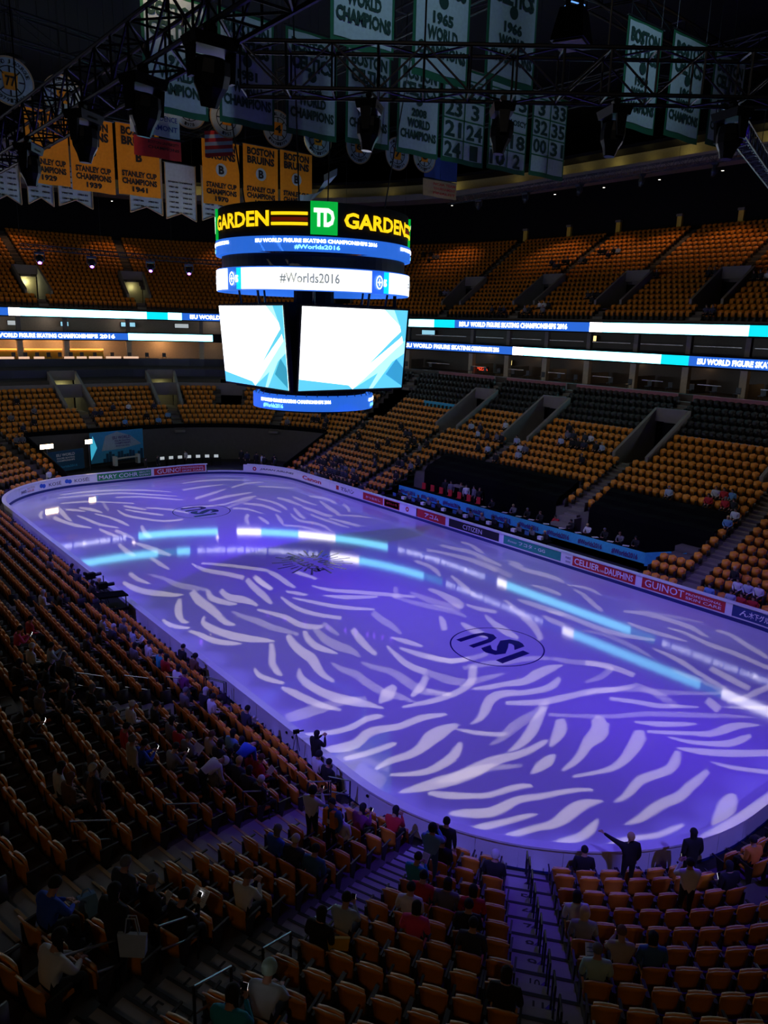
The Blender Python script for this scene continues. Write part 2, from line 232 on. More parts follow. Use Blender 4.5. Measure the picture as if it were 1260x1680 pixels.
GOBO=[(0,[[-1123,-2093,-1093,-2092,-1055,-2092,-1022,-2099,-988,-2107,-953,-2109,-914,-2105,-876,-2096,-846,-2089,-821,-2083,-793,-2078,-757,-2067,-725,-2057,-696,-2050,-673,-2044,-670,-2039,-679,-2026,-698,-2014,-725,-2006,-753,-2001,-785,-2003,-823,-2009,-864,-2033,-899,-2054,-932,-2063,-967,-2068,-1001,-2063,-1039,-2059,-1084,-2069,-1119,-2081],[-1105,-2147,-1084,-2165,-1056,-2187,-1028,-2204,-997,-2218,-966,-2224,-934,-2224,-901,-2222,-869,-2216,-838,-2205,-809,-2190,-778,-2164,-757,-2142,-760,-2131,-784,-2140,-811,-2151,-832,-2161,-854,-2168,-883,-2176,-915,-2182,-947,-2187,-978,-2188,-1009,-2180,-1040,-2167,-1073,-2151,-1098,-2138],[-1143,-2243,-1115,-2260,-1079,-2280,-1047,-2292,-1016,-2304,-983,-2313,-946,-2321,-900,-2326,-853,-2329,-807,-2322,-766,-2318,-724,-2324,-681,-2333,-638,-2339,-597,-2342,-556,-2338,-523,-2334,-501,-2329,-488,-2326,-480,-2316,-487,-2311,-505,-2306,-537,-2308,-573,-2308,-612,-2304,-652,-2297,-690,-2283,-732,-2270,-775,-2266,-817,-2264,-864,-2265,-909,-2263,-945,-2256,-978,-2248,-1016,-2244,-1053,-2240,-1100,-2237,-1138,-2235],[-1072,-2306,-1059,-2330,-1037,-2361,-1004,-2385,-970,-2408,-943,-2426,-916,-2440,-885,-2447,-855,-2453,-825,-2460,-799,-2468,-777,-2475,-761,-2481,-750,-2472,-760,-2460,-777,-2445,-805,-2435,-835,-2427,-867,-2423,-897,-2417,-923,-2404,-949,-2386,-979,-2361,-1008,-2333,-1036,-2309,-1058,-2292],[-1089,-2426,-1075,-2443,-1055,-2465,-1030,-2487,-1001,-2508,-970,-2517,-937,-2520,-900,-2517,-865,-2515,-831,-2527,-795,-2543,-755,-2556,-717,-2568,-683,-2581,-655,-2593,-631,-2608,-614,-2619,-602,-2611,-616,-2597,-638,-2580,-665,-2564,-698,-2549,-734,-2534,-772,-2520,-806,-2501,-841,-2486,-879,-2480,-913,-2478,-942,-2477,-969,-2471,-997,-2454,-1024,-2434,-1055,-2422,-1079,-2415],[-1094,-2513,-1078,-2527,-1052,-2544,-1017,-2555,-979,-2565,-945,-2574,-914,-2582,-887,-2587,-868,-2590,-861,-2584,-875,-2574,-897,-2562,-927,-2553,-961,-2543,-997,-2530,-1030,-2517,-1063,-2509,-1087,-2504],[-1039,-2598,-1020,-2611,-991,-2626,-958,-2634,-926,-2642,-903,-2654,-878,-2665,-849,-2671,-818,-2674,-783,-2671,-752,-2668,-725,-2666,-699,-2666,-663,-2670,-633,-2674,-630,-2671,-644,-2654,-667,-2635,-691,-2624,-721,-2617,-759,-2620,-794,-2624,-826,-2631,-854,-2634,-879,-2629,-907,-2620,-940,-2611,-972,-2603,-1007,-2596,-1034,-2592],[-940,-2710,-923,-2723,-900,-2738,-881,-2747,-858,-2754,-828,-2756,-797,-2755,-769,-2745,-748,-2735,-735,-2728,-726,-2722,-726,-2718,-734,-2717,-747,-2718,-766,-2720,-786,-2721,-811,-2724,-837,-2725,-856,-2721,-877,-2714,-908,-2708,-934,-2704],[-826,-2815,-805,-2823,-776,-2833,-741,-2845,-706,-2859,-678,-2874,-651,-2887,-616,-2895,-584,-2900,-555,-2902,-534,-2903,-526,-2895,-543,-2890,-567,-2882,-599,-2877,-631,-2870,-658,-2859,-688,-2844,-722,-2828,-757,-2814,-794,-2810,-821,-2809],[-684,-2787,-663,-2799,-631,-2811,-597,-2814,-564,-2816,-528,-2816,-494,-2817,-460,-2824,-420,-2830,-377,-2826,-342,-2820,-311,-2817,-276,-2813,-229,-2805,-190,-2798,-179,-2779,-213,-2780,-255,-2781,-287,-2782,-321,-2782,-359,-2789,-390,-2792,-422,-2787,-459,-2780,-499,-2778,-537,-2777,-576,-2782,-611,-2785,-650,-2785,-681,-2785],[-612,-2697,-596,-2705,-572,-2712,-544,-2712,-513,-2710,-475,-2702,-443,-2696,-411,-2700,-375,-2707,-339,-2715,-300,-2720,-256,-2714,-214,-2701,-174,-2679,-145,-2661,-154,-2645,-185,-2656,-220,-2666,-246,-2675,-270,-2681,-301,-2679,-337,-2673,-373,-2664,-415,-2657,-463,-2666,-502,-2676,-532,-2685,-557,-2691,-586,-2693,-610,-2695],[-472,-2979,-449,-2977,-417,-2974,-379,-2970,-338,-2966,-302,-2953,-272,-2941,-251,-2927,-240,-2916,-243,-2905,-256,-2902,-275,-2900,-300,-2902,-332,-2906,-373,-2920,-415,-2934,-449,-2947,-472,-2958],[-604,-2530,-571,-2545,-529,-2563,-492,-2578,-454,-2589,-411,-2591,-365,-2588,-312,-2578,-262,-2566,-219,-2553,-174,-2536,-138,-2508,-120,-2489,-153,-2473,-174,-2482,-195,-2489,-216,-2498,-251,-2512,-299,-2530,-347,-2546,-390,-2557,-431,-2563,-471,-2558,-512,-2548,-558,-2533,-594,-2520],[-126,-2511,-104,-2535,-74,-2565,-43,-2591,-11,-2617,15,-2647,45,-2674,84,-2688,123,-2698,165,-2704,205,-2712,252,-2731,289,-2748,295,-2745,278,-2718,250,-2687,216,-2671,178,-2658,130,-2655,86,-2649,50,-2628,15,-2602,-17,-2576,-49,-2550,-83,-2522,-109,-2501],[-93,-2579,-85,-2611,-69,-2649,-46,-2680,-19,-2707,6,-2732,33,-2753,66,-2764,99,-2770,139,-2771,173,-2771,193,-2755,170,-2748,139,-2739,107,-2735,77,-2727,46,-2711,15,-2690,-16,-2665,-43,-2637,-67,-2603,-84,-2575],[-138,-2641,-126,-2675,-104,-2717,-69,-2754,-27,-2793,35,-2836,97,-2874,148,-2890,184,-2896,199,-2888,175,-2875,138,-2853,81,-2814,22,-2769,-24,-2732,-62,-2697,-101,-2662,-130,-2637],[-122,-2766,-118,-2793,-105,-2833,-68,-2882,-27,-2930,15,-2959,47,-2977,55,-2974,33,-2952,1,-2918,-42,-2871,-80,-2823,-104,-2787,-117,-2764],[-99,-2434,-80,-2469,-51,-2512,-9,-2541,32,-2567,65,-2584,89,-2593,98,-2588,85,-2572,63,-2549,26,-2520,-12,-2488,-56,-2455,-90,-2429],[-703,-2431,-683,-2435,-657,-2439,-631,-2437,-602,-2436,-566,-2419,-540,-2403,-537,-2395,-554,-2390,-577,-2385,-604,-2389,-636,-2394,-672,-2409,-700,-2423],[-603,-2483,-576,-2486,-538,-2486,-495,-2479,-451,-2468,-411,-2455,-380,-2446,-350,-2447,-310,-2444,-256,-2426,-192,-2385,-169,-2340,-169,-2314,-228,-2326,-256,-2352,-278,-2366,-269,-2359,-280,-2364,-313,-2376,-362,-2391,-408,-2413,-446,-2432,-486,-2447,-525,-2459,-566,-2468,-598,-2475],[-663,-2287,-639,-2293,-602,-2295,-559,-2288,-513,-2275,-472,-2258,-429,-2237,-356,-2196,-292,-2158,-291,-2129,-356,-2157,-428,-2188,-470,-2209,-503,-2224,-545,-2243,-586,-2259,-627,-2271,-660,-2281],[-513,-2357,-483,-2354,-445,-2347,-407,-2335,-359,-2313,-320,-2276,-300,-2249,-339,-2240,-364,-2258,-387,-2272,-406,-2284,-439,-2302,-480,-2327,-511,-2349],[-635,-2065,-611,-2070,-574,-2069,-532,-2053,-491,-2034,-457,-2011,-432,-1997,-401,-1989,-365,-1988,-327,-2003,-292,-2021,-272,-2031,-252,-2039,-217,-2051,-178,-2061,-141,-2063,-103,-2058,-60,-2039,-29,-2022,-23,-1997,-48,-2005,-78,-2012,-108,-2019,-141,-2021,-181,-2014,-218,-2004,-239,-1999,-259,-1991,-286,-1965,-321,-1940,-362,-1932,-409,-1938,-458,-1962,-497,-1986,-532,-2013,-564,-2035,-601,-2051,-633,-2061],[-422,-1863,-402,-1882,-370,-1904,-326,-1916,-281,-1927,-244,-1948,-204,-1966,-156,-1968,-113,-1965,-69,-1959,-25,-1955,38,-1946,91,-1938,97,-1933,70,-1913,31,-1894,-14,-1891,-60,-1892,-113,-1906,-160,-1916,-203,-1907,-249,-1894,-297,-1882,-340,-1871,-381,-1860,-411,-1851],[-404,-2037,-371,-2067,-328,-2102,-295,-2123,-256,-2140,-196,-2155,-132,-2168,-74,-2179,-21,-2192,23,-2215,66,-2238,122,-2252,166,-2261,193,-2239,153,-2227,103,-2209,63,-2185,19,-2160,-35,-2144,-93,-2131,-157,-2116,-215,-2100,-256,-2087,-292,-2070,-341,-2041,-381,-2016],[-711,-2058,-697,-2090,-676,-2130,-647,-2162,-619,-2188,-593,-2197,-574,-2199,-565,-2189,-577,-2181,-596,-2166,-624,-2141,-652,-2109,-682,-2077,-704,-2052],[-766,-1810,-722,-1828,-666,-1848,-621,-1857,-577,-1863,-530,-1864,-483,-1860,-435,-1851,-385,-1834,-337,-1800,-301,-1769,-268,-1739,-241,-1714,-253,-1688,-283,-1708,-323,-1738,-354,-1769,-379,-1791,-415,-1806,-459,-1818,-505,-1824,-552,-1826,-596,-1822,-643,-1815,-706,-1806,-758,-1798],[-1222,-1879,-1197,-1902,-1163,-1927,-1126,-1940,-1086,-1944,-1046,-1927,-1016,-1911,-993,-1906,-964,-1906,-927,-1919,-882,-1933,-825,-1935,-774,-1935,-738,-1940,-709,-1948,-681,-1955,-661,-1959,-652,-1948,-666,-1936,-688,-1922,-712,-1906,-747,-1892,-803,-1895,-858,-1896,-899,-1879,-936,-1862,-968,-1855,-1002,-1858,-1037,-1875,-1065,-1887,-1097,-1886,-1134,-1879,-1178,-1871,-1214,-1866],[-1198,-1758,-1165,-1782,-1121,-1808,-1079,-1822,-1035,-1829,-988,-1821,-949,-1813,-924,-1816,-906,-1822,-887,-1823,-874,-1822,-866,-1811,-871,-1800,-882,-1787,-902,-1780,-932,-1777,-975,-1786,-1019,-1794,-1061,-1790,-1104,-1778,-1152,-1760,-1189,-1743],[-1176,-1981,-1147,-1991,-1110,-2002,-1077,-2007,-1045,-2010,-1012,-2011,-985,-2011,-969,-2009,-961,-2007,-954,-1997,-958,-1990,-970,-1984,-997,-1981,-1029,-1979,-1061,-1976,-1093,-1972,-1133,-1966,-1165,-1961],[-906,-1262,-929,-1285,-957,-1326,-975,-1374,-985,-1423,-984,-1472,-978,-1520,-971,-1564,-959,-1607,-936,-1650,-911,-1690,-887,-1714,-866,-1734,-848,-1757,-833,-1774,-829,-1771,-832,-1742,-838,-1706,-849,-1673,-863,-1637,-886,-1595,-907,-1551,-921,-1514,-931,-1476,-936,-1431,-936,-1387,-934,-1352,-929,-1324,-917,-1294,-902,-1266],[-446,-1309,-471,-1376,-497,-1455,-509,-1511,-512,-1562,-504,-1611,-495,-1647,-445,-1604,-456,-1571,-466,-1526,-464,-1482,-455,-1430,-440,-1359,-427,-1298],[-407,-1362,-405,-1404,-399,-1455,-388,-1494,-374,-1534,-352,-1583,-321,-1625,-268,-1642,-222,-1647,-197,-1617,-238,-1607,-284,-1587,-310,-1545,-329,-1495,-346,-1457,-359,-1420,-377,-1379,-392,-1348],[50,-1305,32,-1350,15,-1406,14,-1448,16,-1483,25,-1502,34,-1513,53,-1501,65,-1476,78,-1440,77,-1404,77,-1364,76,-1322,75,-1289],[237,-1295,202,-1356,165,-1428,147,-1483,133,-1534,136,-1581,142,-1615,174,-1596,190,-1549,211,-1489,218,-1443,230,-1394,245,-1335,256,-1285],[501,-1197,465,-1260,424,-1337,389,-1403,355,-1468,329,-1524,301,-1575,257,-1638,217,-1689,255,-1686,304,-1631,366,-1557,398,-1495,423,-1437,451,-1375,480,-1310,506,-1240,523,-1186],[488,-1483,471,-1520,455,-1567,456,-1612,458,-1646,509,-1616,511,-1579,514,-1533,512,-1497,510,-1470],[561,-1465,570,-1510,578,-1577,574,-1660,570,-1749,579,-1827,598,-1900,648,-1974,693,-2028,722,-2012,687,-1951,649,-1871,634,-1796,630,-1716,631,-1628,632,-1544,612,-1482,592,-1443],[983,-1303,960,-1352,930,-1412,897,-1462,860,-1515,834,-1569,815,-1612,813,-1625,816,-1627,830,-1623,843,-1615,863,-1593,891,-1545,926,-1488,954,-1439,982,-1388,996,-1333,1001,-1293],[910,-1702,936,-1745,964,-1804,980,-1868,987,-1935,991,-1999,987,-2055,974,-2098,959,-2132,961,-2152,967,-2161,977,-2157,985,-2142,999,-2119,1022,-2082,1045,-2032,1050,-1972,1046,-1907,1040,-1837,1024,-1771,978,-1719,935,-1686],[778,-1815,773,-1866,769,-1929,775,-1979,783,-2025,795,-2064,805,-2097,814,-2119,820,-2132,829,-2128,833,-2110,835,-2083,833,-2046,829,-2002,822,-1956,816,-1905,812,-1847,810,-1799],[898,-1971,901,-2014,900,-2073,880,-2140,859,-2210,859,-2273,860,-2334,852,-2401,841,-2460,835,-2502,831,-2528,873,-2516,881,-2488,892,-2444,903,-2383,912,-2314,912,-2252,912,-2189,927,-2122,940,-2056,929,-2001,914,-1963],[1077,-2140,1077,-2177,1070,-2225,1043,-2273,1010,-2323,989,-2370,972,-2411,957,-2445,946,-2468,982,-2460,1001,-2434,1025,-2396,1043,-2354,1064,-2308,1094,-2259,1120,-2208,1115,-2162,1102,-2129],[599,-2077,590,-2115,580,-2164,568,-2209,552,-2256,532,-2306,511,-2356,501,-2397,490,-2441,467,-2506,447,-2560,476,-2552,499,-2497,527,-2430,541,-2384,555,-2342,580,-2291,605,-2239,615,-2191,621,-2147,618,-2103,613,-2071],[369,-2572,401,-2589,446,-2607,493,-2612,539,-2616,595,-2620,641,-2624,683,-2596,639,-2590,582,-2584,533,-2583,487,-2579,430,-2571,384,-2563],[318,-2590,348,-2621,387,-2658,425,-2687,454,-2707,486,-2692,457,-2672,418,-2643,369,-2611,329,-2585],[-21,-2266,4,-2300,35,-2344,60,-2387,84,-2427,114,-2451,147,-2472,190,-2501,226,-2524,236,-2518,210,-2490,176,-2456,148,-2431,123,-2405,97,-2367,70,-2325,34,-2282,4,-2250],[174,-1996,203,-2033,233,-2084,243,-2149,246,-2202,293,-2180,294,-2124,287,-2054,255,-1999,225,-1961],[290,-2516,266,-2555,242,-2593,314,-2578,334,-2541,354,-2502],[602,-2364,583,-2419,562,-2484,553,-2537,548,-2575,598,-2560,610,-2520,626,-2465,642,-2400,655,-2346],[-1074,-1384,-1074,-1417,-1072,-1460,-1065,-1504,-1057,-1551,-1045,-1589,-1029,-1625,-1003,-1661,-980,-1686,-971,-1675,-984,-1639,-1000,-1593,-1009,-1553,-1016,-1510,-1025,-1465,-1034,-1421,-1048,-1389,-1060,-1369],[-817,-1727,-792,-1732,-755,-1730,-709,-1694,-671,-1663,-664,-1623,-697,-1631,-738,-1644,-781,-1683,-815,-1716],[-675,-1767,-641,-1759,-593,-1742,-539,-1705,-498,-1674,-499,-1640,-539,-1667,-586,-1697,-631,-1723,-667,-1743]]),
(0,[[-1009,-2274,-984,-2289,-949,-2306,-912,-2313,-876,-2320,-838,-2326,-804,-2333,-778,-2344,-753,-2357,-722,-2370,-697,-2380,-686,-2369,-706,-2354,-731,-2335,-751,-2318,-774,-2300,-806,-2286,-843,-2274,-884,-2270,-923,-2266,-968,-2265,-1003,-2266],[-690,-2215,-664,-2221,-625,-2223,-584,-2216,-545,-2208,-504,-2199,-462,-2191,-417,-2187,-372,-2182,-328,-2173,-289,-2159,-253,-2137,-230,-2118,-233,-2102,-253,-2108,-277,-2115,-307,-2125,-342,-2133,-383,-2136,-429,-2139,-476,-2144,-523,-2153,-570,-2174,-610,-2191,-653,-2203,-688,-2211],[-491,-1642,-484,-1696,-471,-1757,-452,-1797,-421,-1826,-363,-1837,-302,-1840,-247,-1843,-206,-1844,-191,-1826,-225,-1817,-273,-1805,-327,-1793,-373,-1776,-397,-1748,-413,-1710,-434,-1655,-449,-1609],[-761,-1302,-772,-1344,-780,-1398,-772,-1443,-765,-1487,-769,-1531,-774,-1583,-773,-1635,-767,-1683,-752,-1717,-735,-1747,-714,-1784,-696,-1814,-689,-1807,-691,-1764,-696,-1712,-710,-1677,-720,-1643,-723,-1597,-721,-1546,-715,-1495,-711,-1441,-726,-1398,-742,-1363,-749,-1326,-753,-1296],[-649,-1375,-653,-1410,-652,-1457,-633,-1499,-617,-1541,-620,-1582,-628,-1628,-634,-1685,-637,-1742,-621,-1777,-598,-1804,-564,-1830,-533,-1848,-518,-1832,-539,-1805,-563,-1770,-574,-1737,-577,-1699,-574,-1647,-567,-1589,-567,-1544,-573,-1502,-595,-1460,-618,-1423,-631,-1391,-640,-1367],[1007,-1726,1021,-1782,1039,-1851,1057,-1905,1075,-1956,1103,-2004,1127,-2039,1144,-2031,1133,-1989,1118,-1934,1096,-1885,1074,-1833,1043,-1770,1018,-1720],[497,-1744,518,-1781,538,-1834,536,-1899,525,-1965,521,-2015,514,-2058,506,-2101,499,-2133,512,-2128,532,-2091,555,-2041,566,-1995,574,-1942,582,-1876,581,-1809,550,-1760,518,-1730],[-335,-2201,-288,-2245,-229,-2299,-180,-2338,-131,-2373,-73,-2404,-15,-2436,38,-2477,89,-2520,139,-2560,183,-2597,221,-2624,255,-2649,298,-2679,332,-2703,338,-2700,315,-2671,284,-2634,255,-2607,222,-2577,179,-2538,131,-2496,78,-2453,20,-2412,-42,-2381,-102,-2352,-153,-2318,-204,-2281,-266,-2229,-315,-2186],[-77,-2188,-26,-2202,39,-2225,99,-2261,151,-2299,169,-2332,185,-2364,229,-2393,277,-2423,319,-2456,361,-2487,408,-2514,444,-2533,471,-2518,434,-2499,388,-2472,348,-2440,309,-2405,271,-2369,238,-2334,212,-2308,182,-2280,134,-2237,76,-2197,8,-2173,-45,-2159],[27,-2109,61,-2121,114,-2131,187,-2119,247,-2105,273,-2065,213,-2081,145,-2095,86,-2098,40,-2097],[-372,-1512,-350,-1564,-316,-1620,-268,-1646,-214,-1660,-158,-1663,-113,-1661,-86,-1626,-128,-1625,-181,-1620,-233,-1607,-279,-1583,-314,-1530,-337,-1481],[-318,-1704,-280,-1715,-230,-1732,-177,-1755,-119,-1779,-55,-1798,5,-1816,55,-1843,89,-1864,117,-1843,89,-1814,45,-1780,-15,-1758,-78,-1738,-136,-1713,-191,-1690,-250,-1679,-294,-1675],[-1198,-1636,-1166,-1645,-1124,-1654,-1081,-1655,-1039,-1656,-997,-1653,-952,-1653,-893,-1662,-843,-1670,-826,-1643,-869,-1623,-922,-1601,-963,-1588,-1001,-1578,-1046,-1577,-1089,-1577,-1135,-1577,-1171,-1577]]),
(1,[[-770,-925,-790,-969,-813,-1029,-828,-1093,-838,-1154,-839,-1197,-840,-1226,-848,-1258,-862,-1302,-871,-1347,-876,-1391,-871,-1435,-864,-1466,-848,-1452,-845,-1414,-840,-1366,-825,-1324,-806,-1280,-787,-1233,-769,-1177,-770,-1133,-774,-1100,-768,-1051,-758,-997,-747,-950,-738,-912],[-975,-454,-998,-478,-1028,-528,-1043,-591,-1046,-652,-1035,-711,-1019,-767,-1001,-813,-980,-853,-954,-881,-925,-906,-885,-934,-852,-954,-840,-936,-860,-894,-887,-844,-910,-809,-930,-773,-951,-737,-970,-695,-985,-641,-995,-586,-1002,-548,-1003,-523,-992,-499,-974,-471],[-890,-94,-912,-169,-935,-269,-936,-348,-934,-413,-937,-467,-941,-519,-946,-572,-946,-623,-927,-652,-907,-665,-894,-645,-901,-613,-905,-572,-899,-527,-887,-469,-877,-408,-867,-338,-866,-263,-862,-193,-853,-122,-843,-59],[-1137,271,-1141,217,-1139,146,-1122,79,-1099,17,-1070,-25,-1041,-59,-1013,-83,-987,-102,-959,-111,-937,-112,-929,-94,-943,-74,-962,-47,-981,-16,-1003,23,-1032,57,-1060,98,-1082,157,-1098,221,-1108,271,-1113,308],[-975,-141,-1005,-183,-1040,-240,-1068,-299,-1095,-365,-1108,-430,-1111,-481,-1098,-499,-1083,-498,-1075,-484,-1078,-464,-1078,-440,-1068,-403,-1053,-360,-1037,-321,-1014,-273,-988,-208,-967,-154],[-1176,-388,-1181,-433,-1183,-488,-1169,-522,-1151,-547,-1128,-563,-1110,-572,-1099,-550,-1113,-531,-1130,-505,-1145,-478,-1155,-446,-1159,-407,-1159,-371],[-1131,-607,-1123,-648,-1114,-700,-1107,-748,-1097,-797,-1074,-834,-1048,-863,-1017,-879,-991,-886,-984,-874,-999,-848,-1020,-814,-1043,-782,-1062,-745,-1073,-702,-1082,-655,-1100,-612,-1116,-582],[-796,-108,-822,-167,-851,-245,-849,-293,-837,-324,-822,-360,-804,-393,-780,-405,-759,-408,-750,-392,-759,-369,-771,-338,-783,-299,-793,-255,-801,-224,-802,-203,-790,-158,-773,-108],[-746,-167,-762,-236,-772,-319,-753,-362,-732,-392,-715,-420,-702,-449,-691,-474,-682,-493,-671,-481,-661,-440,-655,-387,-661,-341,-672,-295,-697,-268,-715,-241,-712,-186,-704,-130],[-713,-543,-702,-586,-686,-641,-670,-692,-658,-741,-659,-786,-661,-832,-652,-876,-635,-913,-597,-934,-562,-945,-540,-912,-566,-888,-593,-855,-608,-822,-616,-783,-616,-742,-617,-694,-635,-646,-657,-600,-680,-555,-698,-522],[-533,-82,-556,-163,-581,-258,-591,-321,-597,-371,-604,-420,-609,-465,-609,-494,-606,-508,-585,-488,-577,-463,-566,-427,-552,-376,-536,-314,-528,-259,-519,-202,-502,-118,-487,-44],[-471,-61,-483,-116,-496,-185,-500,-239,-501,-282,-496,-307,-490,-319,-466,-292,-460,-266,-452,-228,-448,-183,-441,-129,-431,-67,-422,-14],[-439,-387,-426,-428,-410,-474,-386,-494,-366,-504,-355,-488,-363,-462,-375,-426,-400,-392,-422,-363],[-509,-444,-526,-515,-543,-601,-541,-664,-531,-722,-510,-776,-483,-825,-450,-873,-424,-907,-392,-868,-419,-833,-451,-785,-475,-732,-494,-676,-503,-621,-504,-562,-498,-490,-492,-429],[-470,-1049,-493,-1105,-520,-1172,-534,-1226,-545,-1275,-551,-1323,-553,-1358,-525,-1340,-513,-1299,-498,-1246,-482,-1196,-463,-1143,-443,-1080,-427,-1029],[-669,-922,-693,-964,-720,-1024,-734,-1084,-739,-1140,-726,-1178,-710,-1207,-696,-1227,-684,-1238,-675,-1228,-676,-1205,-679,-1172,-686,-1134,-689,-1092,-686,-1048,-676,-1002,-661,-958,-644,-922],[-463,-497,-445,-548,-419,-613,-393,-676,-363,-737,-327,-787,-289,-832,-238,-873,-197,-902,-180,-881,-213,-841,-255,-790,-294,-744,-329,-694,-361,-636,-391,-577,-425,-522,-452,-482],[-262,-389,-253,-447,-231,-518,-188,-571,-136,-626,-78,-689,-17,-756,52,-825,107,-877,134,-848,85,-787,22,-710,-39,-642,-98,-577,-154,-526,-199,-477,-230,-419,-249,-373],[-301,-561,-270,-616,-220,-682,-134,-726,-60,-756,-42,-733,-105,-686,-179,-627,-243,-581,-290,-545],[-363,-1244,-356,-1283,-348,-1330,-334,-1363,-323,-1391,-311,-1405,-303,-1411,-296,-1406,-293,-1389,-291,-1363,-297,-1329,-306,-1290,-328,-1255,-347,-1228],[-353,-41,-354,-85,-358,-144,-366,-209,-376,-277,-371,-329,-364,-362,-345,-341,-336,-291,-325,-224,-315,-157,-305,-86,-307,-29,-312,9],[-223,-125,-214,-163,-203,-215,-189,-266,-178,-307,-158,-283,-158,-229,-161,-163,-176,-114,-189,-79],[261,-821,256,-876,248,-945,227,-1023,205,-1096,205,-1134,207,-1157,263,-1122,283,-1084,306,-1027,308,-965,308,-898,302,-837,292,-795],[27,-1168,-3,-1204,-37,-1244,-65,-1283,-90,-1315,-61,-1324,-31,-1291,9,-1244,34,-1197,47,-1163],[563,-1244,559,-1296,556,-1359,563,-1407,571,-1454,576,-1509,579,-1551,641,-1512,634,-1471,626,-1418,623,-1367,619,-1315,603,-1265,588,-1227],[1006,-1241,1026,-1276,1046,-1321,1048,-1366,1040,-1410,1031,-1444,1022,-1467,1040,-1460,1063,-1429,1087,-1385,1091,-1341,1085,-1296,1055,-1256,1024,-1228],[-877,-952,-910,-1008,-947,-1069,-970,-1104,-996,-1149,-1013,-1203,-1023,-1249,-1019,-1275,-1011,-1286,-1000,-1275,-994,-1254,-986,-1225,-976,-1187,-963,-1149,-948,-1126,-922,-1086,-888,-1017,-860,-958],[-1076,-1155,-1090,-1188,-1101,-1235,-1094,-1275,-1081,-1311,-1062,-1339,-1045,-1358,-1032,-1341,-1042,-1313,-1054,-1276,-1066,-1242,-1072,-1209,-1069,-1179,-1063,-1152],[895,618,849,524,802,404,793,293,798,193,814,124,834,63,849,-4,864,-69,890,-125,911,-166,924,-153,917,-98,907,-25,893,40,878,109,864,176,853,252,843,346,847,447,886,553,926,639],[641,463,655,370,677,252,701,142,729,38,771,-46,806,-104,827,-82,803,-12,771,84,738,182,708,288,682,401,662,489],[950,211,984,170,1025,112,1060,50,1082,-22,1076,-114,1063,-189,1097,-161,1117,-80,1129,22,1107,98,1071,162,1024,215,984,250],[972,-46,956,-102,942,-173,940,-232,946,-293,968,-357,985,-430,976,-527,959,-624,954,-701,952,-754,982,-733,1000,-668,1022,-578,1041,-478,1051,-375,1028,-302,1001,-243,989,-187,986,-134,990,-74,994,-26],[1122,-211,1125,-245,1123,-292,1101,-352,1074,-414,1061,-463,1052,-498,1084,-477,1109,-431,1139,-369,1157,-312,1170,-256,1166,-209,1157,-179],[1044,461,1021,392,994,316,979,275,970,249,1000,269,1022,306,1051,363,1074,439,1093,504],[547,-367,547,-420,544,-486,533,-544,515,-598,498,-643,483,-678,504,-670,536,-625,574,-560,591,-500,599,-439,594,-377,584,-332],[780,-227,807,-306,837,-408,853,-508,858,-612,846,-732,830,-826,888,-786,910,-686,929,-556,915,-454,888,-360,853,-261,821,-186],[541,-714,511,-778,473,-860,439,-938,410,-1010,404,-1058,405,-1086,428,-1071,443,-1033,464,-978,493,-907,528,-827,555,-751,575,-694],[1073,-704,1070,-748,1064,-798,1062,-827,1058,-847,1077,-836,1097,-805,1117,-761,1107,-720,1094,-687],[265,-1131,263,-1183,267,-1244,293,-1284,317,-1312,352,-1282,335,-1249,317,-1203,299,-1154,286,-1114],[826,-1119,827,-1163,827,-1222,826,-1285,823,-1337,867,-1310,876,-1254,882,-1185,864,-1137,844,-1105],[1034,-747,1012,-822,995,-911,1006,-977,1021,-1037,1029,-1096,1031,-1147,1027,-1181,1022,-1202,1050,-1188,1070,-1157,1090,-1110,1095,-1052,1092,-987,1072,-928,1056,-867,1059,-790,1065,-726],[-1053,403,-1057,344,-1056,267,-1035,205,-1013,162,-1004,180,-1013,246,-1022,326,-1019,397,-1012,455],[-663,377,-666,300,-659,206,-625,133,-587,65,-556,-8,-535,-65,-493,-1,-515,58,-546,134,-588,199,-624,265,-638,341,-644,404],[-606,351,-551,284,-479,191,-400,76,-340,-18,-308,31,-369,128,-448,245,-528,329,-589,385]]),
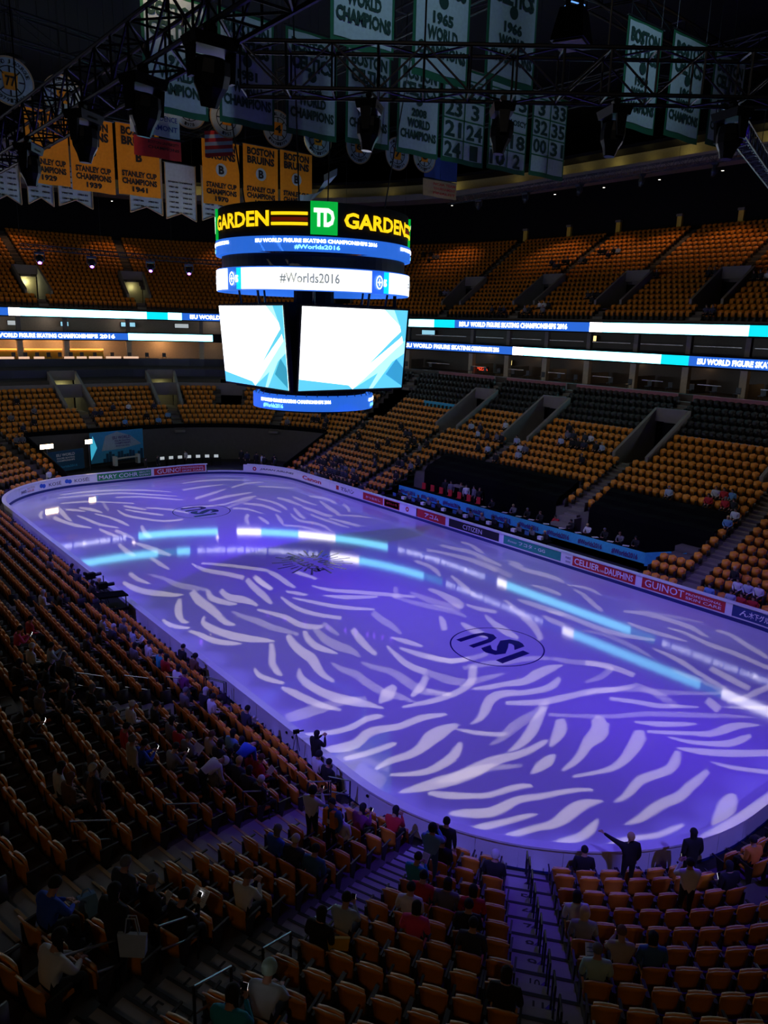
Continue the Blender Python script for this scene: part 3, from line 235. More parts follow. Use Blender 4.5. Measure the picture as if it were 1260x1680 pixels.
(1,[[-959,323,-939,265,-919,191,-916,116,-912,39,-889,-15,-862,-61,-826,-98,-797,-124,-777,-88,-795,-40,-818,21,-845,67,-866,116,-877,177,-888,245,-919,304,-949,344],[-834,-491,-834,-542,-831,-607,-819,-665,-808,-721,-800,-769,-792,-814,-781,-841,-768,-866,-740,-914,-715,-955,-697,-932,-711,-876,-727,-812,-738,-783,-745,-757,-750,-710,-757,-654,-777,-607,-798,-562,-810,-511,-819,-472],[-618,-935,-639,-993,-660,-1067,-666,-1128,-666,-1183,-654,-1222,-642,-1252,-633,-1277,-626,-1299,-622,-1316,-618,-1329,-613,-1326,-601,-1303,-589,-1269,-583,-1233,-581,-1192,-589,-1154,-595,-1114,-599,-1069,-598,-1019,-589,-961,-581,-912],[-539,-900,-549,-940,-559,-992,-558,-1036,-556,-1069,-541,-1057,-531,-1014,-518,-959,-513,-913,-508,-876],[-253,-938,-267,-996,-282,-1062,-283,-1101,-284,-1135,-291,-1189,-297,-1235,-275,-1222,-252,-1165,-227,-1095,-222,-1052,-218,-1014,-209,-953,-200,-899],[-481,-99,-489,-145,-498,-206,-497,-265,-493,-309,-463,-275,-457,-221,-449,-154,-438,-95,-427,-48],[128,-663,88,-713,47,-764,26,-789,9,-808,10,-837,34,-819,73,-782,117,-719,153,-665],[132,-808,125,-877,119,-959,120,-1021,125,-1079,151,-1134,174,-1174,243,-1112,223,-1068,202,-1010,191,-960,184,-904,172,-836,161,-782],[946,-528,926,-595,902,-678,876,-755,851,-831,835,-904,825,-957,892,-913,902,-859,919,-786,940,-713,962,-636,973,-561,977,-505]]),
(1,[[7,-796,17,-870,33,-959,55,-1025,77,-1085,100,-1136,118,-1184,133,-1228,142,-1259,156,-1249,163,-1204,166,-1144,151,-1091,131,-1035,105,-977,80,-914,54,-834,34,-768]]),
(0,[[168,-2254,172,-2284,174,-2323,164,-2365,151,-2406,147,-2442,145,-2468,187,-2454,200,-2425,215,-2384,221,-2344,224,-2302,219,-2262,213,-2232],[461,-2261,452,-2293,445,-2337,449,-2384,450,-2434,435,-2489,420,-2532,460,-2521,480,-2476,499,-2417,492,-2367,482,-2322,487,-2280,493,-2249],[91,-1869,109,-1908,135,-1957,175,-1998,209,-2037,222,-2076,226,-2106,262,-2088,261,-2055,250,-2011,217,-1968,181,-1925,148,-1880,125,-1845],[-595,-1763,-569,-1810,-543,-1856,-515,-1831,-543,-1786,-571,-1740]]),
(2,[[-862,1968,-853,1886,-842,1781,-831,1686,-814,1592,-769,1510,-727,1453,-714,1485,-749,1559,-788,1656,-804,1747,-814,1844,-833,1935,-848,2002],[-732,1953,-708,1875,-682,1775,-671,1670,-665,1572,-655,1507,-648,1465,-633,1492,-629,1556,-628,1646,-641,1733,-660,1825,-690,1919,-718,1989],[-1039,1974,-1027,1903,-1009,1814,-991,1734,-967,1660,-926,1599,-890,1558,-878,1590,-905,1657,-937,1742,-960,1815,-978,1894,-992,1992,-1000,2072],[-925,2309,-937,2200,-950,2075,-957,1992,-962,1914,-956,1857,-947,1826,-934,1855,-929,1914,-922,1989,-911,2067,-896,2167,-888,2289,-883,2388],[-1029,2295,-1056,2248,-1092,2164,-1107,2069,-1110,2018,-1092,2044,-1082,2098,-1071,2141,-1053,2200,-1029,2268],[-878,2198,-852,2167,-821,2127,-789,2099,-766,2077,-758,2100,-773,2148,-795,2206,-830,2237,-859,2259],[-773,2205,-749,2149,-721,2076,-693,2013,-673,1962,-658,1998,-667,2076,-685,2171,-721,2228,-752,2265],[-459,2081,-442,2031,-417,1968,-382,1916,-352,1877,-335,1915,-357,1973,-384,2045,-413,2099,-435,2140],[-547,1982,-560,1893,-564,1779,-531,1689,-485,1604,-437,1516,-380,1448,-305,1427,-242,1425,-221,1478,-284,1479,-358,1499,-414,1567,-463,1655,-505,1750,-532,1846,-536,1937,-531,2008],[-488,1963,-457,1884,-413,1785,-359,1696,-314,1629,-290,1682,-335,1750,-390,1840,-437,1930,-472,2001],[-758,2767,-689,2768,-596,2762,-504,2754,-398,2727,-260,2669,-123,2588,-4,2483,79,2394,91,2422,14,2524,-99,2648,-238,2730,-377,2789,-485,2816,-578,2824,-678,2811,-751,2796],[-805,2659,-712,2645,-589,2624,-466,2610,-344,2578,-240,2497,-143,2397,-32,2292,54,2208,66,2234,-15,2331,-120,2454,-217,2555,-323,2637,-449,2664,-575,2671,-702,2680,-797,2686],[-845,2437,-765,2420,-665,2388,-583,2338,-504,2274,-419,2194,-354,2128,-338,2170,-403,2236,-489,2317,-564,2392,-644,2454,-749,2475,-833,2480],[-400,2423,-320,2389,-222,2333,-145,2249,-77,2161,-10,2096,39,2051,51,2077,7,2133,-54,2214,-122,2304,-200,2389,-301,2440,-384,2468],[-328,1935,-266,1862,-195,1765,-149,1666,-120,1587,-102,1622,-126,1711,-168,1822,-245,1910,-312,1974],[195,2393,276,2408,385,2421,511,2433,613,2437,628,2467,534,2482,418,2495,304,2474,219,2453],[323,2679,402,2684,507,2678,618,2655,728,2612,839,2545,921,2484,938,2514,864,2590,762,2678,650,2721,537,2744,421,2729,336,2710],[134,2010,235,2060,361,2123,470,2197,552,2255,563,2283,495,2254,398,2212,271,2147,168,2095],[198,1876,278,1905,383,1937,486,1959,578,1972,640,1987,676,1996,690,2023,663,2031,612,2038,524,2036,422,2023,310,1978,223,1938],[611,2261,703,2307,817,2350,915,2354,987,2342,1004,2372,943,2404,854,2425,734,2374,637,2320],[846,2187,892,2143,953,2082,1023,2017,1078,1963,1095,1990,1048,2057,988,2140,923,2195,873,2234],[-85,1775,-15,1750,77,1723,167,1706,264,1708,376,1748,483,1793,568,1823,627,1841,649,1884,600,1887,522,1876,406,1813,287,1758,190,1756,100,1772,7,1799,-64,1824],[241,1538,281,1513,325,1461,351,1358,365,1264,378,1283,373,1391,357,1514,312,1569,270,1595],[397,1643,442,1581,487,1497,497,1407,496,1319,503,1259,508,1221,522,1239,532,1298,542,1382,544,1474,533,1570,481,1648,430,1702],[583,1757,604,1680,624,1582,623,1489,612,1399,598,1322,584,1265,606,1288,632,1360,660,1458,666,1547,661,1637,635,1728,607,1796],[739,1674,747,1597,754,1502,759,1428,761,1365,770,1335,778,1324,793,1344,795,1370,799,1415,810,1496,819,1592,799,1672,778,1732],[881,1644,868,1544,858,1424,874,1339,890,1280,905,1300,907,1382,911,1493,915,1604,922,1697],[1012,1588,1042,1532,1069,1455,1069,1360,1057,1276,1054,1260,1052,1259,1047,1235,1079,1270,1112,1335,1125,1428,1126,1529,1091,1601,1054,1648],[989,1388,948,1279,901,1147,875,1043,853,956,839,898,831,860,865,890,891,946,925,1029,950,1122,977,1226,1005,1338,1028,1428],[739,1275,739,1197,738,1104,734,1030,733,963,752,916,773,888,808,935,800,979,793,1039,795,1104,800,1181,789,1262,777,1325],[663,1031,656,948,651,843,658,746,666,657,679,590,689,543,702,559,707,622,711,711,703,802,697,899,697,998,698,1075],[719,855,726,775,737,676,753,586,765,517,800,557,793,633,783,731,767,825,754,899],[871,884,911,833,957,770,992,722,1014,685,1029,703,1017,752,994,817,942,873,895,916],[671,1306,627,1210,577,1092,555,1002,543,941,586,987,609,1059,641,1153,673,1250,702,1333],[545,1146,505,1039,472,914,497,845,530,787,540,712,538,638,521,571,502,520,520,534,549,596,580,683,584,765,573,845,540,905,516,969,536,1072,566,1166],[304,857,350,817,400,753,425,653,437,566,468,604,455,693,430,796,379,862,333,902],[433,1189,398,1106,358,1011,337,945,324,900,350,921,377,977,412,1057,440,1143,461,1214],[262,1346,219,1290,158,1197,120,1100,102,1039,133,1064,161,1127,189,1186,221,1239,259,1295],[275,1189,260,1117,243,1035,235,987,230,955,259,985,274,1029,292,1094,301,1167,306,1228],[1092,1189,1062,1118,1028,1040,1003,992,979,952,999,954,1035,1003,1084,1082,1113,1164,1131,1227],[-785,1053,-776,965,-763,859,-750,777,-737,700,-716,645,-699,608,-674,653,-679,713,-687,793,-703,865,-720,944,-748,1021,-773,1079],[-889,1031,-901,936,-912,825,-900,762,-887,726,-869,759,-868,820,-865,902,-860,996,-853,1082],[-572,1439,-608,1329,-647,1194,-649,1114,-642,1073,-614,1119,-607,1180,-594,1256,-573,1356,-549,1455],[-825,634,-831,559,-836,468,-827,399,-819,350,-802,377,-799,444,-795,531,-799,608,-801,670],[-780,1390,-775,1317,-770,1231,-758,1172,-748,1131,-729,1168,-728,1229,-730,1310,-742,1385,-753,1445],[-861,1483,-856,1402,-848,1309,-828,1261,-811,1235,-799,1263,-807,1311,-816,1378,-827,1463,-835,1538]]),
(2,[[-558,2310,-576,2223,-598,2121,-610,2044,-619,1987,-606,2001,-586,2070,-561,2167,-546,2265,-534,2343],[209,1575,290,1620,393,1677,490,1736,566,1783,594,1845,527,1817,435,1775,326,1706,239,1649],[758,744,768,687,780,615,800,552,815,504,828,520,823,579,815,656,800,726,787,780]])]
GOBO_RAIL=[-700,-3024,-602,-3029,-526,-3036,-422,-3040,-303,-3044,-172,-3038,-215,-3068,-373,-3076,-482,-3069,-576,-3062,-639,-3049]
NEAR=[("sitf",14,139.9,"W","long","K","woman in a white jacket with long black hair, seated bottom left"),
("stand",13,139.9,"K","bob","K","woman in a long black coat standing with a pale tote bag on her shoulder"),
("phone",11,139.3,"K","short","K","person in black bent over a lit phone and a white page"),
("sitf",13,137.8,"B","short","K","person in a bright blue jacket at the left edge of the photo"),
("sit",11,137.2,"D","short","G","grey-haired person in dark clothes looking at a small lit screen"),
("sit",11,137.8,"K","bald","G","person with thin grey hair holding a small white card"),
("stand",10,134.8,"N","short","H","white-haired man in a brown coat standing among the left rows"),
("stand",10,135.1,"D","short","K","person in dark clothes standing beside the man in the brown coat"),
("stand",8,133.0,"E","short","G","grey-haired person in a beige jacket standing in the left rows"),
("bend",6,133.6,"W","hood","W","person in a white jacket bending down between the rows"),
("bend",4,132.4,"B","short","K","person in a blue jacket stooping over a red bag"),
("sit",4,133.9,"K","short","H","white-haired person in black seated behind the stooping blue jacket"),
("hold",4,135.4,"W","hood","K","person in a white hooded coat standing and taking a picture"),
("stand",4,137.8,"O","short","K","usher in an orange vest over a blue shirt with a white badge"),
("sit",3,137.8,"W","short","K","person in a white top seated beside the usher"),
("phone",2,137.5,"P","long","K","person in a plum top looking at a phone near the curved board"),
("phone",1,139.3,"R","long","K","person in a red top seated in the front row at the curved board"),
("hold",3,141.4,"C","hood","C","person in a pale blue hooded coat standing beside the curved board"),
("stand",2,141.7,"K","short","K","person in a black coat standing with a white paper beside the curved board"),
("sit",6,139.9,"T","short","K","person in a steel blue shirt seated with their back to the camera"),
("sit",6,139.0,"D","short","H","white-haired person in navy seated next to a blue jacket"),
("sit",6,138.7,"B","bob","G","grey-haired person in a bright blue jacket"),
("phone",8,140.5,"L","short","K","man in a pale grey-blue shirt holding up a phone"),
("phone",9,139.9,"W","short","N","brown-haired person in a white shirt seated above the numbered stairs"),
("sit",9,140.2,"K","long","K","dark-haired person in black beside a yellow bag"),
("phone",4,140.8,"Q","short","K","person in a turquoise shirt reading a bright page"),
("sit",6,142.0,"W","short","K","person with white sleeves resting arms on the seat in front"),
("sit",5,142.6,"R","short","K","person in a bright red jacket seated with arms down"),
("sit",7,142.9,"M","long","K","person with a pink hood and long black hair"),
("sit",5,143.8,"R","bob","K","person in a crimson top seated near the central stairs"),
("sit",5,143.2,"G","long","K","person in a grey scarf seated behind the red jacket"),
("sit",6,143.5,"K","short","K","person in black seated below the crimson top"),
("sit",7,144.1,"D","short","K","person in dark clothes with a pale scarf over the seat back"),
("sit",2,142.3,"K","short","G","grey-haired person in black reading papers near the curved board"),
("sit",2,144.1,"K","hat","H","person in a white knit hat beside the central stairs"),
("phone",13,141.4,"Q","long","K","person in a teal shirt holding up a phone by the numbered stairs"),
("sitf",12,141.4,"L","hat","V","person in a pale green cap at the bottom of the photo"),
("sit",0,149.2,"K","short","K","person in a black shirt seated at the board right of the central stairs"),
("point",1,150.7,"K","short","Y","fair-haired person in black pointing across the ice"),
("hold",3,151.6,"W","short","K","person in a white shirt standing with a lit phone"),
("stand",1,154.6,"K","long","K","person in black standing behind the white shirt"),
("sit",4,146.8,"W","bob","K","person in a white top seated first right of the central stairs"),
("sit",5,147.1,"Z","bob","Y","fair-haired person in a black and white striped top"),
("sit",7,146.8,"V","short","G","person in a pale teal shirt holding up a long white sheet"),
("phone",6,147.4,"E","short","N","person in a beige top holding a phone beside the pale teal shirt"),
("sit",6,147.7,"T","long","K","long-haired person in dark blue, right of the beige top"),
("sit",9,145.6,"K","bob","K","dark-haired person at the foot of the photo beside the central stairs"),
("sit",1,156.4,"O","short","K","person in an orange jacket at the right edge"),
("sit",2,154.0,"K","long","K","person in black seated at the right edge with a phone"),
("sit",0,131.5,"W","hat","K","person in a white jacket and dark hat at the left board"),
("hold",0,130.9,"K","long","K","camera operator in black with long hair at the left board"),
("sit",0,132.4,"K","short","K","person in black right next to the white jacket at the left board"),
("sit",0,122.5,"N","hat","K","person in a dark hat and brown jacket at the left board"),
("sit",0,121.6,"K","short","K","person in black left of the dark hat at the left board"),
("sit",3,130.6,"C","bob","K","person in a light blue top with a white leaflet near the left board"),
("sit",1,128.8,"D","short","K","person in dark clothes holding a bright leaflet near the left board"),
("sit",2,122.8,"Q","short","K","person in a turquoise top left of the red jacket"),
("sit",2,123.4,"R","bob","K","person in a bright red jacket among the crowd by the left board"),
("sit",5,130.6,"R","bob","K","person in a red coat seated in the middle of the left rows"),
("sit",5,130.9,"G","short","G","grey-haired person holding an open white programme"),
("sit",4,130.9,"E","short","N","person with brown hair beside a white sheet in the left rows"),
("phone",6,132.1,"G","short","K","person in a grey jacket lit by a phone in the left rows"),
("sit",10,133.6,"W","long","K","person with white sleeves left of an open page"),
("sit",9,133.0,"D","long","N","brown-haired person holding a printed page in the left rows"),
("sit",10,134.2,"N","bob","N","person in brown seated just above the man in the brown coat"),
("sit",3,132.1,"R","short","G","grey-haired person in red in the left rows"),
("sit",3,132.4,"R","short","N","brown-haired person in red with a striped paper"),
("sit",5,116.2,"W","bob","W","person in a white hooded top far up the left rows"),
("sit",8,124.9,"W","short","W","person in a white jacket at the far left rows"),
("hold",8,125.8,"L","short","K","person in pale grey leaning forward at the far left rows"),
("sit",7,121.0,"R","short","K","person in red at the far left edge rows"),
("phone",8,123.1,"M","short","K","person in pink with a lit phone at the left edge"),
("sit",4,115.3,"K","short","K","person in black right of the white hood in the left rows"),
("sit",3,119.2,"L","short","G","grey-haired person in a pale jacket, first of the crowd by the camera platform"),
("sit",3,120.1,"D","short","H","white-haired person leaning forward in the crowd by the camera platform"),
("sit",2,118.9,"G","short","G","grey-haired person in a grey coat by the camera platform"),
("sit",2,120.4,"L","bob","K","person holding a pale open programme by the left board"),
("sit",5,122.5,"D","short","G","grey-haired person in navy at the back of the left crowd"),
("sit",4,121.0,"K","bob","K","person in black in the middle of the left crowd"),
("sit",3,122.8,"G","long","K","long-haired person in grey in the left crowd"),
("sit",2,121.9,"W","short","K","person with white sleeves in front of the turquoise top"),
("sit",2,124.6,"W","long","K","person in white and black below the red jacket by the left board"),
("sit",2,125.5,"P","short","K","person in purple below the bright red jacket"),
("sit",3,126.4,"G","short","G","grey-haired person above the guard rail in the left crowd"),
("sit",2,126.1,"K","bob","H","white-haired person in black above the guard rail"),
("sit",2,126.7,"W","short","K","person in white nearest the guard rail by the left board"),
("sit",7,129.7,"D","hat","G","person in a grey hat below the left guard rail"),
("sit",6,129.1,"W","short","W","person in a white cap below the left guard rail"),
("sit",7,130.9,"R","short","K","person in dark red below the white cap"),
("sit",5,129.1,"K","short","K","person in black below the middle guard rail"),
("sit",5,130.0,"G","bob","K","person in grey below the middle guard rail"),
("phone",7,131.8,"B","short","K","person in dark blue with a lit phone in the left rows"),
("phone",10,131.2,"K","short","K","person with a bright phone at the left edge")]
CROWD_GROUPS=[["dark-clothed spectator high in the left rows", "spectators high in the left rows"], ["dark-clothed spectator in the far left rows", "spectators in the far left rows"], ["dark-clothed spectator in the middle of the left rows", "spectators in the middle left rows"], ["dark-clothed spectator in the packed block behind the white board", "spectators in the packed far corner block"], ["spectator at the left of the far end stand", "spectators at the left of the far end stand"], ["spectator below the hanging scoreboard at the far end", "spectators below the scoreboard"], ["spectator in dim light on the upper deck", "spectators on the upper deck"], ["spectator in the far end stand", "spectators in the far end stand"], ["spectator in the front rows at the right edge", "spectators in the front rows at the right edge"], ["spectator in the gold seats above the black cloth", "spectators above the black cloth"], ["spectator in the gold seats below the club rail", "spectators below the club rail"], ["spectator in the right-hand gold block past the aisle", "spectators in the right-hand gold block"], ["spectator scattered in the gold seats beyond the far corner", "spectators beyond the far corner"], ["spectator seated just above the second black cloth", "spectators above the second black cloth"]]
CROWD=[(0,21.1,"G",3,0),
(1,15.4,"K",3,0),
(0,16.3,"K",3,0),
(0,15.7,"K",3,0),
(2,22.3,"K",3,0),
(0,19.3,"D",3,0),
(0,18.7,"K",3,0),
(0,18.1,"K",3,0),
(0,15.1,"K",3,0),
(0,13.6,"D",3,0),
(0,21.7,"K",3,0),
(3,21.4,"K",3,0),
(3,19.9,"K",3,0),
(0,14.2,"K",3,0),
(1,15.1,"K",3,0),
(3,20.5,"D",3,0),
(1,17.8,"D",3,0),
(1,16.9,"D",3,0),
(3,19.0,"K",3,0),
(0,19.6,"G",3,0),
(2,19.6,"K",3,0),
(1,17.2,"K",3,0),
(2,21.4,"K",3,0),
(2,17.5,"G",3,0),
(0,22.3,"K",3,0),
(1,16.0,"D",3,0),
(1,19.3,"D",3,0),
(1,18.4,"D",3,0),
(2,18.1,"D",3,0),
(2,16.3,"G",3,0),
(2,19.0,"K",3,0),
(0,17.2,"K",3,0),
(1,20.5,"D",3,0),
(2,21.1,"K",3,0),
(7,17.8,"K",12,0),
(6,20.2,"K",12,0),
(10,16.6,"D",12,0),
(5,11.2,"G",12,0),
(8,17.8,"K",12,0),
(9,14.8,"K",12,0),
(3,11.2,"K",12,0),
(4,15.4,"D",12,0),
(9,13.9,"K",12,0),
(3,16.3,"D",12,0),
(10,23.5,"K",12,0),
(8,14.2,"K",12,0),
(8,22.0,"K",12,0),
(5,16.3,"K",12,0),
(5,13.6,"K",12,0),
(10,16.3,"D",12,0),
(8,13.3,"G",12,0),
(9,15.4,"K",12,0),
(6,13.6,"K",12,0),
(6,10.6,"K",12,0),
(5,12.7,"D",12,0),
(11,18.4,"K",12,0),
(11,2.5,"G",9,0),
(12,5.2,"K",9,0),
(13,10.6,"L",9,0),
(12,6.7,"G",9,0),
(8,5.8,"D",9,0),
(11,3.1,"W",9,0),
(10,6.1,"L",9,0),
(13,5.2,"G",9,0),
(9,4.3,"K",9,0),
(13,9.4,"D",9,0),
(12,7.6,"D",9,0),
(12,4.3,"L",9,0),
(12,8.5,"L",9,0),
(10,2.5,"L",9,0),
(14,7.3,"W",9,0),
(10,7.3,"K",9,0),
(11,218.4,"K",10,0),
(14,220.2,"D",10,0),
(15,0.7,"K",10,0),
(13,217.8,"L",10,0),
(13,220.2,"K",10,0),
(14,219.6,"W",10,0),
(14,221.4,"D",10,0),
(13,218.7,"K",10,0),
(13,219.6,"D",10,0),
(14,0.1,"G",10,0),
(13,0.1,"L",10,0),
(13,221.1,"K",10,0),
(9,206.1,"R",11,0),
(10,206.1,"C",11,0),
(8,205.5,"W",11,0),
(10,206.7,"R",11,0),
(8,206.1,"W",11,0),
(8,207.0,"R",11,0),
(9,205.8,"K",11,0),
(7,205.8,"C",11,0),
(10,207.3,"W",11,0),
(9,207.0,"R",11,0),
(7,209.4,"G",13,0),
(8,209.1,"D",13,0),
(8,210.6,"W",13,0),
(8,211.8,"D",13,0),
(7,211.5,"L",13,0),
(9,210.0,"L",13,0),
(7,209.7,"D",13,0),
(0,202.2,"C",8,0),
(0,200.7,"R",8,0),
(1,201.6,"W",8,0),
(0,200.1,"R",8,0),
(0,201.3,"L",8,0),
(2,201.9,"K",8,0),
(1,200.4,"W",8,0),
(1,201.0,"L",8,0),
(9,52.9,"C",7,0),
(11,54.7,"D",7,0),
(9,48.7,"C",7,0),
(7,54.4,"D",7,0),
(11,55.3,"D",7,0),
(10,47.8,"C",7,0),
(12,52.9,"D",7,0),
(8,55.0,"C",7,0),
(8,52.3,"K",7,0),
(8,50.5,"C",7,0),
(12,48.7,"D",7,0),
(6,55.0,"W",7,0),
(10,50.2,"K",7,0),
(12,51.4,"W",7,0),
(12,61.0,"G",4,0),
(11,63.1,"G",4,0),
(9,62.8,"D",4,0),
(10,61.6,"K",4,0),
(7,65.5,"G",4,0),
(7,63.1,"G",4,0),
(14,61.9,"K",4,0),
(10,28.7,"D",5,0),
(11,29.6,"K",5,0),
(9,28.4,"K",5,0),
(10,30.2,"K",5,0),
(9,33.2,"G",5,0),
(10,30.8,"K",5,0),
(8,33.2,"K",5,0),
(9,129.4,"G",0,0),
(9,128.8,"D",0,0),
(9,127.9,"K",0,0),
(8,129.1,"D",0,0),
(8,127.3,"K",0,0),
(8,128.2,"K",0,0),
(7,125.8,"K",0,0),
(7,127.3,"K",0,0),
(7,125.5,"G",0,0),
(8,127.9,"K",0,0),
(4,131.9,"D",2,0),
(6,133.7,"K",2,0),
(5,132.8,"G",2,0),
(4,132.5,"D",2,0),
(4,131.3,"D",2,0),
(4,133.1,"D",2,0),
(3,131.0,"K",2,0),
(0,110.6,"K",1,0),
(1,110.3,"D",1,0),
(2,108.5,"G",1,0),
(1,112.7,"K",1,0),
(1,109.4,"D",1,0),
(13,28.9,"K",6,1),
(15,29.5,"K",6,1),
(14,28.9,"G",6,1),
(14,28.6,"G",6,1),
(15,29.2,"K",6,1),
(10,18.1,"K",6,1),
(11,16.9,"K",6,1),
(11,16.9,"K",6,1),
(10,18.1,"D",6,1),
(11,19.9,"D",6,1),
(13,14.5,"K",6,1),
(13,12.7,"K",6,1),
(13,12.4,"W",6,1),
(12,13.0,"K",6,1),
(13,14.5,"K",6,1),
(2,7.0,"K",6,1),
(3,9.1,"D",6,1),
(3,7.6,"K",6,1),
(3,7.9,"K",6,1),
(3,8.2,"K",6,1),
(7,6.7,"W",6,1),
(7,5.8,"K",6,1),
(7,5.8,"D",6,1),
(7,5.2,"K",6,1),
(6,218.1,"G",6,1),
(7,220.8,"K",6,1),
(6,218.7,"K",6,1),
(7,219.3,"K",6,1),
(6,218.4,"G",6,1),
(0,216.6,"D",6,1),
(0,217.5,"D",6,1),
(0,14.8,"K",6,1),
(0,12.7,"G",6,1),
(0,15.4,"G",6,1),
(1,13.3,"W",6,1),
(1,13.6,"W",6,1),
(1,13.3,"K",6,1),
(4,25.3,"G",6,1),
(4,26.2,"K",6,1),
(4,26.2,"G",6,1),
(0,18.7,"K",6,1),
(0,19.9,"D",6,1),
(0,17.8,"D",6,1),
(6,216.3,"K",6,1),
(6,215.7,"K",6,1),
(6,215.7,"W",6,1),
(11,15.7,"G",6,1),
(11,15.4,"K",6,1)]
# ================================================================== ice, floor, boards
us = upts(0, PER, .7)[:-1]; ring = [PT(u,0)[:2] for u in us]
o = MB(); o.add([(x,y,0) for x,y in ring]+[(x,y,-.3) for x,y in ring], [tuple(range(len(ring)))]+[(i,(i+1)%len(ring),len(ring)+(i+1)%len(ring),len(ring)+i) for i in range(len(ring))])
ice = tag(build('floor_ice', o, M['ice']), kind='structure')
o = MB(); o.box(-95,95,-105,105,-.9,-.31); tag(build('floor', o, M['floor']), kind='structure')
o = MB(); n = len(ring); outer = [PT(u,9)[:2] for u in us]
o.add([(x,y,.02) for x,y in [PT(u,.12)[:2] for u in us]]+[(x,y,.02) for x,y in outer]+[(x,y,-.3) for x,y in outer], [(i,(i+1)%n,n+(i+1)%n,n+i) for i in range(n)]+[(n+i,n+(i+1)%n,2*n+(i+1)%n,2*n+i) for i in range(n)])
tag(build('floor_surround', o, M['floor']), kind='structure')
# painted marks in the ice
def ice_mark(name, label, cy):
    r = empty(name, (0,cy,0), label=label, cat='marking')
    o = MB(); N = 72; R1, R2 = 2.28, 2.21
    o.add([(R1*math.cos(2*PI*i/N)*1.0, R1*math.sin(2*PI*i/N),.004) for i in range(N)]+[(R2*math.cos(2*PI*i/N), R2*math.sin(2*PI*i/N),.004) for i in range(N)], [(i,(i+1)%N,N+(i+1)%N,N+i) for i in range(N)])
    build('outline_ring', o, M['ink'], r)
    flat_text('lettering', 'I', (-.3,-1.3,.004), (0,1,0), (-1,0,0), .42, 1.9, M['ink'], r, .045)
    flat_text('lettering', 'S', (.15,-.25,.004), (0,1,0), (-1,0,0), 1.2, 2.3, M['ink'], r, .045)
    flat_text('lettering', 'U', (-.1,1.1,.004), (0,1,0), (-1,0,0), 1.2, 2.0, M['ink'], r, .045)
    return r
ice_mark('ice_logo', 'navy ISU letters in a ring painted on the near half of the ice', -16.1)
ice_mark('ice_logo', 'navy ISU letters in a ring painted on the far half of the ice', 16.1)
r = empty('ice_logo', (0,0,0), label='dark navy festival lettering painted at centre ice under the scoreboard', cat='marking')
o = MB()
for k in range(26):
    a = k*2*PI/26; o2 = 2.0+.6*(k%2)
    o.add([(math.cos(a)*1.3-.05*math.sin(a), math.sin(a)*1.3+.05*math.cos(a),.004),(math.cos(a)*1.3+.05*math.sin(a), math.sin(a)*1.3-.05*math.cos(a),.004),(math.cos(a)*o2+.08*math.sin(a), math.sin(a)*o2-.08*math.cos(a),.004),(math.cos(a)*o2-.08*math.sin(a), math.sin(a)*o2+.08*math.cos(a),.004)], [(0,1,2,3)])
build('rays', o, M['ink'], r)
flat_text('lettering', 'BOSTON', (-.6,0,.004), (0,1,0), (-1,0,0), 3.6, .8, M['ink'], r, .045); flat_text('lettering', '2016', (.6,0,.004), (0,1,0), (-1,0,0), 2.4, .8, M['ink'], r, .045)
# the rink barrier: one thing, each board panel a part
BH = 1.0
bar = empty('rink_barrier', (0,0,0), label='white rink barrier with pale cap and navy kick plate running all round the ice', cat='barrier')
NP = 84
for i in range(NP):
    u0 = PER*i/NP; u1 = PER*(i+1)/NP
    if 36.2 < (u0+u1)/2 < 44.6: continue                      # the entry gate at the far end
    g = .012
    p = sweep('board_panel', rect(.0,.09,.2,BH-.03), u0+g, u1-g, M['board'], bar, step=.9)
sweep('cap_rail', rect(-.1,.2,BH-.03,BH+.03), 44.7, 36.1+PER, M['cap'], bar, step=.7)
sweep('kick_plate', rect(-.025,.1,0,.2), 0, PER, M['kick'], bar, step=.7)
sweep('gate_threshold', rect(-.02,.12,.2,.34), 36.1, 44.7, M['cap'], bar, step=.7)
o = MB()
for u in (109.5,110.4,120.4,121.2,129,129.4,134.6): x,y,nx,ny = PT(u,.1); o.tube((x,y,.72),(x+nx*.03,y+ny*.03,.72),.05,8)
build('bolt_hole', o, M['black'], bar)['kind'] = 'stuff'
def ad(uL, uR, m, z0=.30, z1=.9, name='advert_panel'):
    return sweep(name, rect(-.02,-.005,z0,z1), uR, uL if uL > uR else uL+PER, m, bar, step=.6)
def adt(p, s, uL, uR, z0, z1, mm, bold=.01, shear=0):
    if uR > uL: uL += PER
    return ring_text('lettering', s, uL, uR, z0, z1, -.03, M[mm], p, bold, shear=shear)
p = ad(36.0,22.5,M['board'],.24,.97); adt(p,'JAPAN AIRLINES',33.2,23.8,.5,.72,'letter_black',.02,.25)
o = MB()
def disc(u, z, r, m, parent, name='emblem', r2=None):
    x,y,nx,ny = PT(u,-.03); q = MB(); t = Vector((-ny,nx,0)); N = 16
    if r2: q.add([Vector((x,y,z))+t*rr*math.cos(2*PI*i/N)+Vector((0,0,1))*rr*math.sin(2*PI*i/N) for rr in (r,r2) for i in range(N)], [(i,(i+1)%N,N+(i+1)%N,N+i) for i in range(N)])
    else: q.add([Vector((x,y,z))+t*r*math.cos(2*PI*i/N)+Vector((0,0,1))*r*math.sin(2*PI*i/N) for i in range(N)], [tuple(range(N))])
    build(name, q, m, parent)
disc(34.4,.6,.2,M['letter_red'],p,r2=.09)
p = ad(22.4,16.8,M['board'],.24,.97); adt(p,'Canon',21.3,18.1,.42,.8,'letter_red',.03)
p = ad(16.7,12.2,M['board'],.24,.97); adt(p,'マルハン',15.0,13.0,.42,.8,'letter_black',.02)
